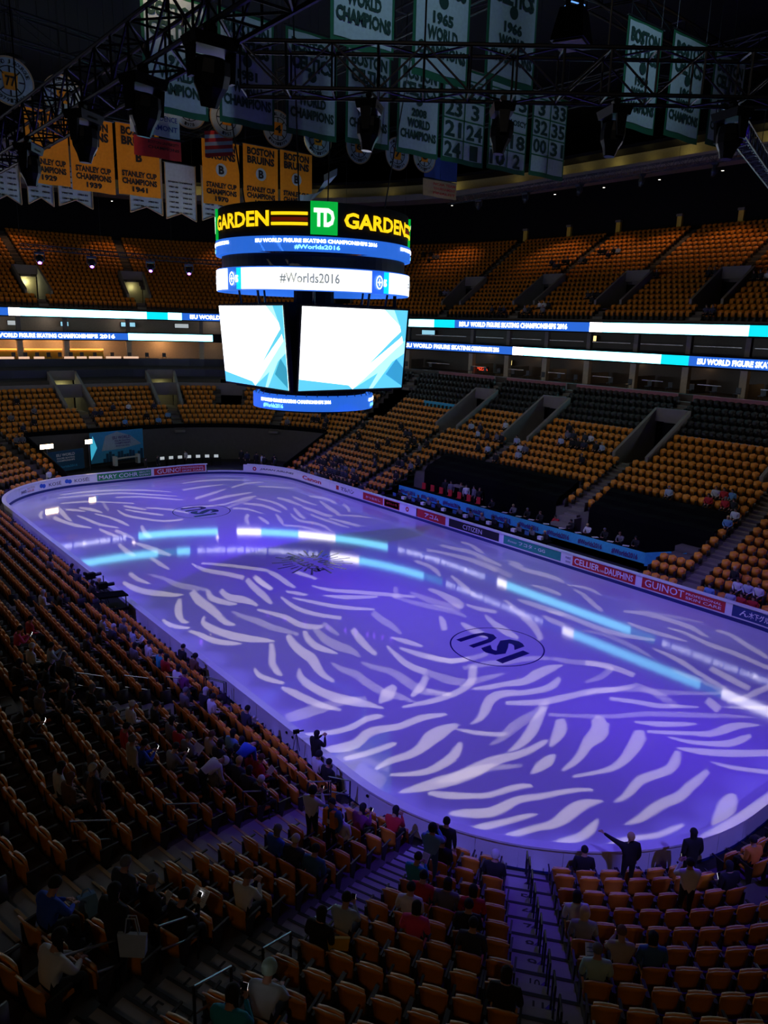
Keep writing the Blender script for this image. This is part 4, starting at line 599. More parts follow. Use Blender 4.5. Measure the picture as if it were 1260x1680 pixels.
q = MB(); x,y,nx,ny = PT(15.5,-.03); q.box(x,x+.005,15.3,15.7,.42,.8); build('emblem', q, M['letter_red'], p)
p = ad(11.7,8.95,M['red']); adt(p,'かつおだし',11.3,9.3,.5,.7,'letter_white')
p = ad(8.8,6.8,M['letter_red']); q2 = ad(8.7,6.9,M['board'],.35,.85); adt(p,'JRマルトモ',8.5,7.1,.46,.74,'letter_red',.02)
p = ad(6.7,4.6,M['board'],.24,.97); disc(5.8,.6,.2,M['letter_red'],p,r2=.09)
p = ad(4.7,1.35,M['red'],.26,.92); adt(p,'アコム',3.7,2.1,.42,.78,'letter_white',.03)
p = ad(.95,217.75,M['black_ad']); adt(p,'CITIZEN',-.55+PER,219.4,.43,.77,'letter_white',.0)
p = ad(217.3,212.3,M['teal_ad']); adt(p,'フコタ・GG',215.9,213.6,.5,.76,'letter_white'); adt(p,'Rosso',216.9,216.1,.52,.68,'letter_white',0,.3)
p = ad(211.95,211.45,M['board']); adt(p,'PARIS',211.9,211.5,.6,.75,'letter_black'); adt(p,'GRAND',211.9,211.5,.36,.48,'letter_black')
p = ad(211.35,206.75,M['red'],.28,.9); adt(p,'CELLIER',211.2,209.3,.4,.82,'letter_white',.02); adt(p,'DES',209.25,208.95,.42,.55,'letter_white'); adt(p,'DAUPHINS',208.9,206.9,.4,.82,'letter_white',.02)
p = ad(206.3,201.2,M['red'],.28,.9); adt(p,'GUINOT',206.1,203.6,.4,.84,'letter_white',.01); adt(p,'PROFESSIONAL',203.5,201.4,.64,.78,'letter_white'); adt(p,'SKIN CARE',203.5,201.4,.4,.56,'letter_white')
p = ad(200.8,195.5,M['navy_ad'],.28,.9); adt(p,'ん木下グループ',200.4,196.2,.42,.78,'letter_white',.02)
# far end adverts
p = ad(53.5,45.2,M['red'],.3,.92); adt(p,'GUINOT',53.2,50.4,.4,.84,'letter_white',.01); adt(p,'PROFESSIONAL',50.2,45.5,.66,.82,'letter_white'); adt(p,'SKIN CARE',50.2,45.5,.38,.56,'letter_white')
p = ad(58.9,53.8,M['green'],.3,.92); adt(p,'MARY COHR',58.75,55.1,.42,.8,'letter_white',.01); adt(p,'BEAUTY',54.95,53.9,.66,.82,'letter_white'); adt(p,'EXPERT',54.95,53.9,.4,.56,'letter_white')
p = ad(69.9,59.2,M['board'],.24,.97)
for a, b, c, d in ((64.0,62.7,62.2,59.6),(69.6,68.2,67.6,64.9)):
    adt(p,'KOSÉ',c,d,.42,.78,'letter_black',.005)
    for k in (0,1): disc(a-.25-.6*k,.62-.06*k,.19,M['blue_logo'],p)
p = ad(75.5,70.4,M['board'],.24,.97); adt(p,'sweets',75,73.3,.4,.7,'letter_black'); adt(p,'AUCTION',73,71,.6,.78,'tan'); adt(p,'HOUSE',73,71.2,.36,.54,'letter_red')
# ================================================================== stands
A0 = [5,13.7,24.5,35,46.6,56,66,76,85,94,104,115.2,126.6,135.5,140.3,145.7,155.6,165,174,183,193.5,204,215.4]
SK = {104:.3,115.2:.5,126.6:.25,135.5:.28}
def aisle(u0, d): return u0+SK.get(u0,0)*(d-4)
def row_on(k, u):
    u %= PER
    if 27.5 < u < 63.5 and k < 9: return False
    if (u < 10.8 or u > PER-15) and k < 6: return False
    return True
# vomitories: lower at d 11.8-16.8, upper at d 24-29
VL = [(5,'second'),(13.7,'third'),(215.4,'first'),(24.5,'fourth'),(46.6,'right far-end'),(56,'left far-end'),(204,'right-edge'),(40.6,'centre far-end')]
VU = [24.7,16.6,6.1,218.1,55.3,46.9,209,33]
def in_vom(u, d, lower=True, hw_=1.75):
    for q in ([v[0] for v in VL] if lower else VU):
        du = abs((u-q+PER/2) % PER-PER/2)*scl(q,d)
        if du < hw_ and ((11.2 < d < 16.9) if lower else (24.4 < d < 29.3)): return True
    return False
V = []; Fc = []; MI = []
allu = upts(0, PER, .5)
for k in range(24):
    d0, d1 = dl(k), dl(k+1); z = zr(k); zp = -.29 if k == 0 else zr(k-1)
    for a, b in zip(allu, allu[1:]):
        m_ = (a+b)/2
        if not row_on(k, m_) or in_vom(m_, d0+.42, True, 1.32): continue
        if k and not row_on(k-1, m_): zz = -.29
        else: zz = zp
        pa0, pb0, pa1, pb1 = PT(a,d0), PT(b,d0), PT(a,d1), PT(b,d1); n = len(V)
        V += [(pa0[0],pa0[1],zz),(pb0[0],pb0[1],zz),(pa0[0],pa0[1],z),(pb0[0],pb0[1],z),(pa1[0],pa1[1],z),(pb1[0],pb1[1],z)]
        Fc += [(n,n+1,n+3,n+2),(n+2,n+3,n+5,n+4)]; MI += [0,0]
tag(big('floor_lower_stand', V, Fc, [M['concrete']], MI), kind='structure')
V = []; Fc = []
for j in range(20):
    d0, d1 = dU(j), dU(j+1); z = zu(j); zp = zu(j-1) if j else 15.6
    for a, b in zip(allu, allu[1:]):
        if 100 < a < 190 or in_vom((a+b)/2, d0+.42, False, 1.32): continue
        pa0, pb0, pa1, pb1 = PT(a,d0), PT(b,d0), PT(a,d1), PT(b,d1); n = len(V)
        V += [(pa0[0],pa0[1],zp),(pb0[0],pb0[1],zp),(pa0[0],pa0[1],z),(pb0[0],pb0[1],z),(pa1[0],pa1[1],z),(pb1[0],pb1[1],z)]
        Fc += [(n,n+1,n+3,n+2),(n+2,n+3,n+5,n+4)]
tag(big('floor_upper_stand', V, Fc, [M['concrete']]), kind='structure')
def vom(q, lower, label, lit=0):
    d0, d1 = (11.4,16.7) if lower else (24.5,29.2)
    f = (lambda d: zr((d-.5)/.84)) if lower else (lambda d: zu((d-22.7)/.84))
    r = empty('vomitory', (0,0,0), label=label, cat='entrance tunnel', group='vomitory walls in the stands')
    sc = scl(q,(d0+d1)/2); h = 1.3/sc; t = .25/sc
    for s in (-1,1):
        prof = []; a = q+s*h; b = q+s*(h+t); o = MB(); P = []
        for uu in (a,b):
            for d, z in ((d0,f(d0)-.3),(d1,f(d0)-.3),(d0,f(d0)+.75),(d1,f(d1)+.95)):
                x,y,_,_ = PT(uu,d); P.append((x,y,z))
        o.hexa([P[0],P[1],P[4],P[5],P[2],P[3],P[6],P[7]]); build('side_wall', o, M['wallc'], r)
    sweep('lintel', rect(d1-.25,d1,f(d1)-.1,f(d1)+.95), q-h, q+h, M['wallc'], r)
    sweep('ramp', rect(d0,d1+.6,f(d0)-.4,f(d0)-.28), q-h, q+h, M['wallc'], r)
    sweep('back_wall', rect(d1+.5,d1+.6,f(d0)-.3,f(d1)+.3), q-h, q+h, M['tanwall' if lit else 'black'], r)  # unlit tunnels end in a black sheet standing in for their darkness
    if lit:
        x,y,_,_ = PT(q,d1+.1); light('tunnel_lamp','POINT',(x,y,f(d1)-1.0),lit,(.9,.9,.5),None,.12)
    return r
nm = {5:'second',13.7:'third',215.4:'first',24.5:'fourth',46.6:'right',56:'left',204:'rightmost',40.6:'centre'}
for q, s_ in VL:
    if q in (24.5,40.6): continue
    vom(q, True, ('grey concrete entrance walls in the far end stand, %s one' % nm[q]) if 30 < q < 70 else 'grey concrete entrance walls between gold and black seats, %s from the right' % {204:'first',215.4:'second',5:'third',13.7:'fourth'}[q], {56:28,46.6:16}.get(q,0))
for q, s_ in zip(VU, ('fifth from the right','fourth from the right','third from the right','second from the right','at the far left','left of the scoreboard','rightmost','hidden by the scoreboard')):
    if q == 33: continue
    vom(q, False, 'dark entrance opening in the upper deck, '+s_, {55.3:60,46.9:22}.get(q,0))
# aisle stairs
def stair(u0, ks, m, label, lower=True, hw=.55, parts=False, nose=None, group=None, nm_=None):
    r = empty('aisle_stairs', (0,0,0), label=label, cat='stairs', group=group)
    o = MB(); q = MB(); 
    for k in ks:
        d, z = (dl(k), zr(k)) if lower else (dU(k), zu(k)); rise = zr(k)-zr(k-1) if lower and k else (.5 if not lower else .35)
        u = aisle(u0,d) if lower else u0
        if lower and (not row_on(k,u) or in_vom(u,d)): continue
        if not lower and in_vom(u,d,False): continue
        sc = scl(u,d); h = hw/sc
        def blk(mb, da, db, za, zb, hh=1):
            P = []
            for zz in (za,zb):
                for dd in (da,db):
                    for uu in (u-h*hh,u+h*hh): x,y,_,_ = PT(uu,dd); P.append((x,y,zz))
            mb.hexa([P[0],P[1],P[2],P[3],P[4],P[5],P[6],P[7]])
        t = MB() if parts else o
        blk(t, d-.40, d-.002, z-rise-.02, z-rise/2)
        if parts: build('step', t, m, r); t = MB()
        blk(t, d+.001, d+.44, z-.01, z+.012)
        if parts: build('step', t, m, r)
        if nose:
            blk(q, d-.004, d+.07, z+.0, z+.02); blk(q, d-.42, d-.37, z-rise/2-.03, z-rise/2+.012, .99 if nm_ is None else .5) if nose > 1 else None
    if u0 == 215.4:
        for k in (4,5):
            P = [PT(u_,dd)[:2]+(zz,) for zz in (.55,zr(k)) for dd in (dl(k)-.0,dl(k)+.84) for u_ in (u0-.7,u0+.7)]; o.hexa(P)
    if not parts: build('step', o, m, r)['kind'] = 'stuff'
    if nose: build('nosing', q, M[nm_ or 'nose'], r)['kind'] = 'stuff'
    return r
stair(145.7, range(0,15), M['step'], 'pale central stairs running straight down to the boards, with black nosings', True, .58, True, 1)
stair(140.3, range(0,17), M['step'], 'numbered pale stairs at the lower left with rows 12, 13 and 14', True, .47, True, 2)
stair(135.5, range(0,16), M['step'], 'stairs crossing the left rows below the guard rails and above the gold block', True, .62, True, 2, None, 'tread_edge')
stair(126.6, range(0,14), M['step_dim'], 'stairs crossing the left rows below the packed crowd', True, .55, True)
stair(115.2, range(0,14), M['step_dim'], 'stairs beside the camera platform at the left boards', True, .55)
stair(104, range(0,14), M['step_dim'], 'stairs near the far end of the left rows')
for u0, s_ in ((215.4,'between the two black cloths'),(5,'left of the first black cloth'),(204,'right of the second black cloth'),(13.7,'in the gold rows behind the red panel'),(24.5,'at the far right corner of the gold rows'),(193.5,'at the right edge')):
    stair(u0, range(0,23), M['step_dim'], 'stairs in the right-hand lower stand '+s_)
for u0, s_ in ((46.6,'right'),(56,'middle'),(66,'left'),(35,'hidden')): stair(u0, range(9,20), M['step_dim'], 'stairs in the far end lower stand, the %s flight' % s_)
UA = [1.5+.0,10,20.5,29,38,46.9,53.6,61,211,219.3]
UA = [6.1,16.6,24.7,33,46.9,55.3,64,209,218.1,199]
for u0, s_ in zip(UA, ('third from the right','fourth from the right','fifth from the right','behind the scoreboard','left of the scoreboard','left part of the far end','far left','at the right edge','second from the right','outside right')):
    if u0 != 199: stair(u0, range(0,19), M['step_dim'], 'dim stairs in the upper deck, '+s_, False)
# numbers on the steps
r = empty('row_number', (0,0,0), label='black painted row numbers 11 to 14 on the lower left stairs', cat='number')
for k in (9,10,11,12,13):
    u = aisle(140.3,dl(k)); x,y,nx,ny = PT(u-.12,dl(k)+.24); flat_text('digits', str(k+2), (x,y,zr(k)+.02), (-ny,nx,0) , (-nx,-ny,0), .3,.26, M['nose'], r, .01)
r = empty('row_number', (0,0,0), label='black painted row numbers on the central stairs', cat='number')
for k in range(2,11):
    x,y,nx,ny = PT(145.5,dl(k)+.24); flat_text('digits', str(k+3), (x,y,zr(k)+.02), (-ny,nx,0), (-nx,-ny,0), .2,.2, M['nose'], r, .01)
# handrails of the central stairs: a loop at every row
for k in range(0,12):
    d = dl(k); z = zr(k); a = PT(145.75,d+.25); b = PT(145.75,d+.58)
    h = empty('stair_handrail', (a[0],a[1],z), label='black handrail loop on the central stairs, %s up from the boards' % ['first','second','third','fourth','fifth','sixth','seventh','eighth','ninth','tenth','eleventh','twelfth'][k], cat='handrail', group='handrail loops of the central stairs')
    dx, dy = b[0]-a[0], b[1]-a[1]
    o = MB(); o.tube((0,0,0),(0,0,.86),.02,8); o.box(-.07,.07,-.07,.07,0,.03); build('post', o, M['metal'], h)
    o = MB(); o.tube((dx,dy,0),(dx,dy,.86),.02,8); build('post', o, M['metal'], h)
    build('rail', MB().tube((0,0,.86),(dx,dy,.86),.02,8), M['metal'], h); build('rail', MB().tube((0,0,.45),(dx,dy,.45),.018,6), M['metal'], h)
# row end guard rails
def guard(u, k0, k1, label, hgt=.9, grp='row end guard rails'):
    a = PT(u,dl(k0)+.3); b = PT(u,dl(k1)+.3); z0 = zr(k0); z1 = zr(k1)
    h = empty('guard_rail', (a[0],a[1],z0), label=label, cat='guard rail', group=grp); dx, dy, dz = b[0]-a[0], b[1]-a[1], z1-z0
    for q, (x,y,z) in enumerate(((0,0,0),(dx,dy,dz))):
        o = MB(); o.tube((x,y,z),(x,y,z+hgt),.024,8); build('post', o, M['metal'], h)
    for hh in (hgt, hgt*.5): o = MB(); o.tube((0,0,hh),(dx,dy,dz+hh),.02,8); build('rail', o, M['chrome'], h)
W_ = ['first','second','third','fourth','fifth','sixth','seventh','eighth']
for n_, k in enumerate((1,4,7,10)): guard(aisle(135.5,dl(k))-.85, k, k+1, 'two-bar steel guard rail above the mid-left stairs, %s from the boards' % W_[n_])
for n_, k in enumerate((0,2,4,6)): guard(aisle(126.6,dl(k))-.8, k, k+1, 'two-bar steel guard rail above the upper-left stairs, %s from the boards' % W_[n_])
for n_, k in enumerate((8,10,12)): guard(140.3+.68, k, k+1, 'two-bar steel guard rail right beside the numbered stairs, %s from the boards' % W_[n_])
for n_, k in enumerate((11,13)): guard(140.3-.68, k, k+1, 'two-bar steel guard rail left of the numbered stairs, %s from the boards' % W_[n_])
for u, s_ in ((133.6,'at the foot of the mid-left stairs'),(125.0,'at the foot of the upper-left stairs'),(113.2,'at the camera platform')): guard(u, 0, 1, 'short dark guard rail '+s_, 1.0)
# club rail, rose wall, ring slabs of the suites
for n_, (a, b) in enumerate(((-4.2,3.6),(6.4,12.3),(207,214.2))): 
    r = empty('club_rail', (0,0,0), label='long thin steel rail between gold and black seats, %s from the left' % ('second','first','third')[n_], cat='rail')
    sweep('rail', rect(14.45,14.49,zr(16)+.85,zr(16)+.89), a, b, M['chrome'], r); sweep('kerb', rect(14.4,14.55,zr(16)-.3,zr(16)+.25), a, b, M['wallc'], r)
for n_, (a, b) in enumerate(((14.6,22.5),(5.6,12.9),(-5.6,4.4),(205,214.9))): tag(sweep('wall_rose_fascia', rect(18.6,18.8,8.9,10.2), a, b, M['pink']), kind='structure')
tag(sweep('wall_stand_fascia', rect(19.7,19.9,9.2,10.0), 23, 95, M['wallc']), kind='structure')
tag(sweep('wall_terrace_fascia', rect(14.45,14.6,zr(16)-.2,zr(17)+.75), 38, 98, M['wallc']), kind='structure')
for n_, dd in enumerate((16.6,18.4)): tag(sweep('wall_terrace_rail', rect(dd,dd+.08,zr((dd-.12)/.84),zr((dd-.12)/.84)+.85), 38, 98, M['metal']), kind='structure')
tag(sweep('wall_suite_lower_back', rect(27,27.3,9,16), 40.5, 95, M['cream']), kind='structure')
tag(sweep('wall_suite_right_back', rect(27,27.3,9,16), -30, 40.4, M['darkwall']), kind='structure')
tag(sweep('floor_suite_lower', rect(19.9,27,9.6,9.9), -30, 95, M['concrete']), kind='structure')
tag(sweep('floor_suite_upper', rect(22.45,27,12.6,13.0), -30, 95, M['concrete']), kind='structure')
tag(sweep('floor_suite_roof', rect(22.4,27,15.0,15.7), -30, 95, M['black']), kind='structure')
tag(sweep('wall_upper_back', rect(39.4,39.8,24,34), -34, 99, M['black']), kind='structure')
tag(sweep('wall_lower_back', rect(20.8,21.2,-.3,14), 96, 190, M['black']), kind='structure')
tag(sweep('floor_press_level', rect(29.2,33.5,30.2,30.45), -34, 99, M['wallc']), kind='structure')
tag(sweep('wall_press_fascia', rect(29.0,29.2,30.0,30.7), -34, 99, M['wallc']), kind='structure')
tag(sweep('wall_press_back', rect(31.6,31.9,30.45,32.2), -34, 99, M['tanwall']), kind='structure')
tag(sweep('ceiling_press', rect(29,34,32.2,32.5), -34, 99, M['black']), kind='structure')
o = MB(); o.box(-80,80,-90,100,40,40.5); tag(build('ceiling', o, M['ceil']), kind='structure')
for (a,b,c,d,s_) in ((-80,-79.5,-90,100,'left'),(79.5,80,-90,100,'right'),(-80,80,99.5,100,'far'),(-80,80,-90,-89.5,'near')):
    o = MB(); o.box(a,b,c,d,-.3,40); tag(build('wall_'+s_, o, M['black']), kind='structure')
# ================================================================== LED ribbons
def ribbon(name, label, d, z0, z1, segs, texts, lo, hi):
    r = empty(name, (0,0,0), label=label, cat='led board')
    sweep('housing', rect(d+.02,d+.35,z0-.12,z1+.12), lo, hi, M['black'], r)
    for a, b, m_ in segs:
        if b < a: a, b = b, a
        sweep('led_panel', [(d,z0),(d,z1)], a, b, M[m_], r, closed=False, step=.8)
    for s, uL, uR, a, b, mm in texts: ring_text('lettering', s, uL, uR, z0+(z1-z0)*a, z0+(z1-z0)*b, d-.03, M[mm], r, .03)
    return r
T = 'ISU WORLD FIGURE SKATING CHAMPIONSHIPS 2016'
ribbon('led_ribbon', 'lower glowing LED ribbon board running round the arena below the suites', 22.2, 12.3, 13.1,
    [(95,62,'led_white'),(62,48.1,'led_blue'),(48.1,42.0,'led_cyan'),(40.5,38.6,'led_white'),(38.6,35.6,'led_cyan'),(35.6,32.6,'led_white'),(32.6,28.2,'led_cyan'),(28.2,15.6,'led_blue'),(15.6,14.2,'led_white'),(14.2,-1.6,'led_cyan'),(-1.6,-4.2,'led_teal'),(-4.2,-19,'led_blue'),(-19,-26,'led_white')],
    [(T,61.5,49.05,.2,.8,'led_text'),(T,27.3,17.5,.2,.8,'led_text'),(T,-5,-17.5,.2,.8,'led_text')], -26, 95)
ribbon('led_ribbon', 'upper glowing LED ribbon board running round the front of the upper deck', 22.2, 14.85, 15.7,
    [(95,59.4,'led_blue'),(59.4,58.2,'led_white'),(58.2,46.7,'led_cyan'),(46.7,45.2,'led_teal'),(45.2,44.2,'led_cyan'),(44.2,33,'led_blue'),(33,30.6,'led_white'),(30.6,25,'led_cyan'),(25,23.3,'led_teal'),(23.3,6.2,'led_blue'),(6.2,4.8,'led_white'),(4.8,-9,'led_cyan'),(-9,-11,'led_teal'),(-11,-19,'led_white'),(-19,-26,'led_blue')],
    [(T,43.6,34,.2,.8,'led_text'),(T,22.9,8.8,.2,.8,'led_text')], -26, 95)
# ================================================================== suites: pillars, bar, screens
n_ = 0
for u in [x for x in np.arange(-19,92,5.15)]:
    u = float(u); g = 'pale pillars of the suite level'
    x,y,nx,ny = PT(u,23.2); a = math.atan2(ny,nx)
    h = empty('suite_pillar', (x,y,9.9), a, label='pale square pillar of the suite level under the lower ribbon', cat='pillar', group=g)
    o = MB(); o.box(-.25,.25,-.3,.3,0,2.35); build('shaft', o, M['cream'], h); o = MB(); o.box(-.3,.3,-.36,.36,2.2,2.4); build('head', o, M['wallc'], h)
    h = empty('suite_pillar', (x,y,13.0), a, label='short pillar of the upper suites between the two ribbons', cat='pillar', group='pillars between the ribbons')
    o = MB(); o.box(-.2,.2,-.22,.22,0,1.95); build('shaft', o, M['wallc'], h)
    o = MB(); o.box(-.24,.24,-.26,.26,0,.12); build('foot', o, M['black'], h)
lab = ['at the left edge','second from the left','middle','fourth from the left','right end']
for i, (a, b) in enumerate(((63,58.2),(57.6,53.4),(52.8,49.6))):
    h = empty('bar_counter', (0,0,0), label='orange glowing restaurant bar counter in the far suite level, '+('left','middle','right')[i], cat='bar counter')
    sweep('counter', rect(24.0,24.8,9.9,10.9), a, b, M['ochre'], h); sweep('light_strip', rect(23.9,24.0,10.98,11.16), a, b, M['bar_glow'], h)
for i, u in enumerate([61.9,60.2,58.6,57,53.7,52.3,50.9,49.5,48.2,63.5]):
    h = empty('table_lamp_box', (0,0,0), label='small peach-lit ledge in front of the far bar', cat='lamp', group='lit ledges in front of the far bar')
    sweep('lit_shade', rect(20.6,20.75,10.15,10.4), u-.55, u+.55, M['bar_lamp'], h); sweep('ledge', rect(20.55,21.3,10.02,10.12), u-.6, u+.6, M['black'], h)
for u in (61,57,53,49.5,45.5): x,y,_,_ = PT(u,25.6); light('bar_light','POINT',(x,y,11.9),100,(1,.5,.2),None,.2)
for u in (42,35,29,23,17,11,4,-3,-10): x,y,_,_ = PT(u,25.8); light('suite_light','POINT',(x,y,11.9),7,(1,.62,.32),None,.2)
for u in (60,54,48,42): x,y,_,_ = PT(u,25.8); light('suite_light','POINT',(x,y,14.6),14,(.85,.7,.6),None,.2)
for i, (u, z, d, m_) in enumerate(((52,14.0,26.6,'screen_small'),(58,14.0,26.6,'led_grey'),(47.5,14.1,26.6,'screen_small'),(44,14.1,26.6,'led_grey'),(27,14.2,26.6,'screen_small'),(20,11.2,26.6,'tube_warm'),(9,14.2,26.6,'tube_warm'))):
    h = empty('wall_screen', (0,0,0), label='small lit television on a suite wall', cat='television', group='small televisions in the suites')
    sweep('screen', rect(d,d+.03,z-.25,z+.25), u-.45, u+.45, M[m_], h); sweep('frame', rect(d+.03,d+.1,z-.3,z+.3), u-.5, u+.5, M['black'], h)
h = empty('neon_sign', (0,0,0), label='small red neon sign at a food stand below the lower ribbon', cat='sign'); sweep('backing', rect(24.05,24.1,10.2,10.7), 20.6, 22.4, M['black'], h); ring_text('lettering','PIZZA',22.3,20.7,10.28,10.62,24.0,M['neon_red'],h,.02)
for u0, u1, n2 in ((60,45,12),(40,24,8),(22,6,8),(4,-12,8)):
    for i in range(n2):
        u = u0+(u1-u0)*(i+.5)/n2; x,y,nx,ny = PT(u,21.6)
        h = empty('suite_chair', (x,y,9.9), math.atan2(-ny,-nx)-PI/2, label='dark dining chair at the tables in front of the suites', cat='chair', group='dining chairs in front of the suites')
        o = MB(); o.box(-.22,.22,-.2,.22,.42,.47); build('seat', o, M['metal'], h); o = MB(); o.box(-.21,.21,-.24,-.2,.47,.92); build('backrest', o, M['metal'], h)
        o = MB(); [o.tube((sx*.19,sy*.18,0),(sx*.19,sy*.18,.42),.015,5) for sx in (-1,1) for sy in (-1,1)]; build('leg', o, M['metal'], h)
# golden doorways at the top of the upper deck, downlights, press level lamps
for i, u in enumerate((1.7,8.4,16,22.3,24.6,-6.5)):
    h = empty('doorway_pier', (0,0,0), label='tall ochre doorway pier at the top of the upper deck, %s' % ('second from the right','third from the right','fourth from the right','fifth from the right','sixth from the right','at the right edge')[i], cat='pillar')
    sc = scl(u,39); sweep('face', rect(39.0,39.35,25.2,27.0), u-.27/sc, u+.27/sc, M['ochre'], h); sweep('lintel', rect(38.9,39.35,27.0,27.25), u-.34/sc, u+.34/sc, M['wallc'], h)
for i, u in enumerate(np.arange(-12,92,6.6)):
    x,y,nx,ny = PT(float(u),33.6)
    h = empty('downlight', (x,y,30.1), label='small round downlight under the press level', cat='lamp', group='downlights under the press level')
    o = MB(); o.tube((0,0,-.25),(0,0,.1),.16,10); build('housing', o, M['black'], h)
    o = MB(); o.tube((0,0,-.27),(0,0,-.255),.12,10); build('lens', o, M['lamp_dot'], h)
    light('downlight_lamp','SPOT',(x,y,29.78),420,(1,.48,.2),(x+nx*1.2,y+ny*1.2,22),.12,78,.7)
for i, u in enumerate(np.arange(-12,66,3.9)):
    x,y,nx,ny = PT(float(u),30.6)
    h = empty('press_lamp', (x,y,30.75), label='small yellow lamp lighting the press level wall', cat='lamp', group='yellow lamps of the press level')
    o = MB(); o.tube((0,0,0),(0,0,.15),.12,8); build('housing', o, M['black'], h); o = MB(); o.tube((0,0,.15),(0,0,.2),.1,8); build('lens', o, M['tube_warm'], h)
    light('press_level_lamp','POINT',(x,y,31.4),4 if i % 2 else 12,(1,.85,.3),None,.15)
# front rails and dividing walls of the right-hand suites
for i, u in enumerate(np.arange(-19,40,5.15)):
    u = float(u); h = empty('suite_divider', (0,0,0), label='low dividing wall between the right-hand suites', cat='wall panel', group='dividing walls of the right-hand suites')
    sweep('panel', rect(23.4,26.6,9.9,11.0), u-.08, u+.08, M['wallc'], h); sweep('rail', rect(20.3,20.34,10.9,10.95), u+.4, u+2.4, M['chrome'], h); sweep('rail', rect(22.6,22.64,13.9,13.95), u+.3, u+4.4, M['chrome'], h)
# ================================================================== seats
def grid_shell(fn, nu, nv, th):
    V = []; Fc = []
    for s in (0,1):
        for j in range(nv+1):
            for i in range(nu+1):
                x,y,z = fn(i/nu,j/nv); V.append((x,y+(-th if s == 0 else 0),z))
    N = (nu+1)*(nv+1); id_ = lambda i,j,s: s*N+j*(nu+1)+i
    for j in range(nv):
        for i in range(nu):
            Fc += [(id_(i,j,1),id_(i,j+1,1),id_(i+1,j+1,1),id_(i+1,j,1)),(id_(i,j,0),id_(i+1,j,0),id_(i+1,j+1,0),id_(i,j+1,0))]
    for i in range(nu): Fc += [(id_(i,nv,0),id_(i+1,nv,0),id_(i+1,nv,1),id_(i,nv,1)),(id_(i,0,0),id_(i,0,1),id_(i+1,0,1),id_(i+1,0,0))]
    for j in range(nv): Fc += [(id_(0,j,0),id_(0,j+1,0),id_(0,j+1,1),id_(0,j,1)),(id_(nu,j,0),id_(nu,j,1),id_(nu,j+1,1),id_(nu,j+1,0))]
    return V, Fc
def backf(a, t):
    x = (a-.5)*2; wdt = .205+.05*t; corner = 1-.10*max(0,t-.8)*5*abs(x)**4
    return (x*wdt, -.22-.07*t+.06*x*x-(.04*max(0,t-.8)/.2), .33+.60*t*corner-.02*x*x*t)
def upf(a, t):
    x = (a-.5)*2; return (x*(.225-.02*t), -.13-.03*t-.02*x*x, .42+.42*t)
def downf(a, t):
    x = (a-.5)*2; return (x*.225, .22-.42*t, .43-.02*(1-abs(x)))
SM = {}
def seat_meshes():
    V, Fc = grid_shell(backf, 4, 4, .035); a = MB().add(V,Fc); a.m = [1 if sum(V[i][2] for i in f)/len(f) > .885 else 0 for f in Fc]; a = a.mesh('backrest',[M['gold'],M['edge_highlight']])
    V, Fc = grid_shell(upf, 3, 2, .055); b = MB().add(V,Fc); b.m = [1 if sum(V[i][2] for i in f)/len(f) > .79 else 0 for f in Fc]; b = b.mesh('seat',[M['gold'],M['edge_highlight']])
    o = MB().box(-.225,.225,-.2,.22,.40,.455); c = o.mesh('seat',[M['gold']])
    o = MB(); o.box(-.02,.02,-.24,.16,.62,.65); arm = o.mesh('armrest',[M['arm']])
    o = MB(); o.hexa([(-.015,-.24,0),(.015,-.24,0),(-.015,-.16,0),(.015,-.16,0),(-.015,-.24,.62),(.015,-.24,.62),(-.015,.02,.62),(.015,.02,.62)]); leg = o.mesh('stand',[M['arm']])
    SM.update(back=a, up=b, down=c, arm=arm, leg=leg)
    for me in (a,b): 
        for p in me.polygons: p.use_smooth = True
seat_meshes()
# every seat place in the house
def places(k, lower=True):
    d = (dl(k) if lower else dU(k))+.52; z = zr(k) if lower else zu(k); out = []
    aa = sorted([aisle(x,d) for x in A0]) if lower else sorted([u % PER for u in UA]+[76,86])
    for i, a in enumerate(aa):
        b = aa[(i+1) % len(aa)];
        if b < a: b += PER
        hw = .58
        if lower and abs(A0[i]-145.7) < .1: pass
        us = np.linspace(a, b, 60); pts = np.array([PT(u,d)[:2] for u in us]); cum = np.r_[0, np.cumsum(np.hypot(*np.diff(pts,axis=0).T))]
        ha = hb = hw
        L = cum[-1]-ha-hb; n = int(L/.56)
        if n < 1 or cum[-1] > 44: continue
        for j in range(n):
            s = ha+(j+.5)*L/n; u = float(np.interp(s, cum, us))
            if lower and (not row_on(k,u) or not row_on(k+0,u)): continue
            if in_vom(u, d, lower) or (lower and k > 16 and 38 < u % PER < 100): continue
            out.append((k, u % PER, d, z, i, j, n))
    return out
ALL = []
for k in range(0,22): ALL += [(*p,0) for p in places(k)]
for j in range(0,19): ALL += [(*p,1) for p in places(j, False)]
def project(x, y, z):
    d = Vector((x-CX,y-CY,z-CZ)); w_ = d.dot(_fw); return (630+F*d.dot(_r2)/max(w_,.1), 840-F*d.dot(_u2)/max(w_,.1), w_)
seats = []
for (k,u,d,z,sec,j,n,tier) in ALL:
    x,y,nx,ny = PT(u,d); px,py,w_ = project(x,y,z+.7)
    if w_ < 4 or not (-190 < px < 1450 and -100 < py < 1870): continue
    if tier == 1 and 100 < u < 190: continue
    if tier == 0 and (u < 10.6 or u > PER-5.2) and 3 <= k < 9 and -5.2 < ((u+PER/2) % PER-PER/2) < 10.6: continue
    if tier == 0 and PER-17 < u < PER-7.6 and 3 <= k < 9: continue
    seats.append(dict(k=k,u=u,d=d,z=z,sec=sec,j=j,n=n,t=tier,x=x,y=y,nx=nx,ny=ny,px=px,py=py,w=w_,occ=False))
lowidx = {}
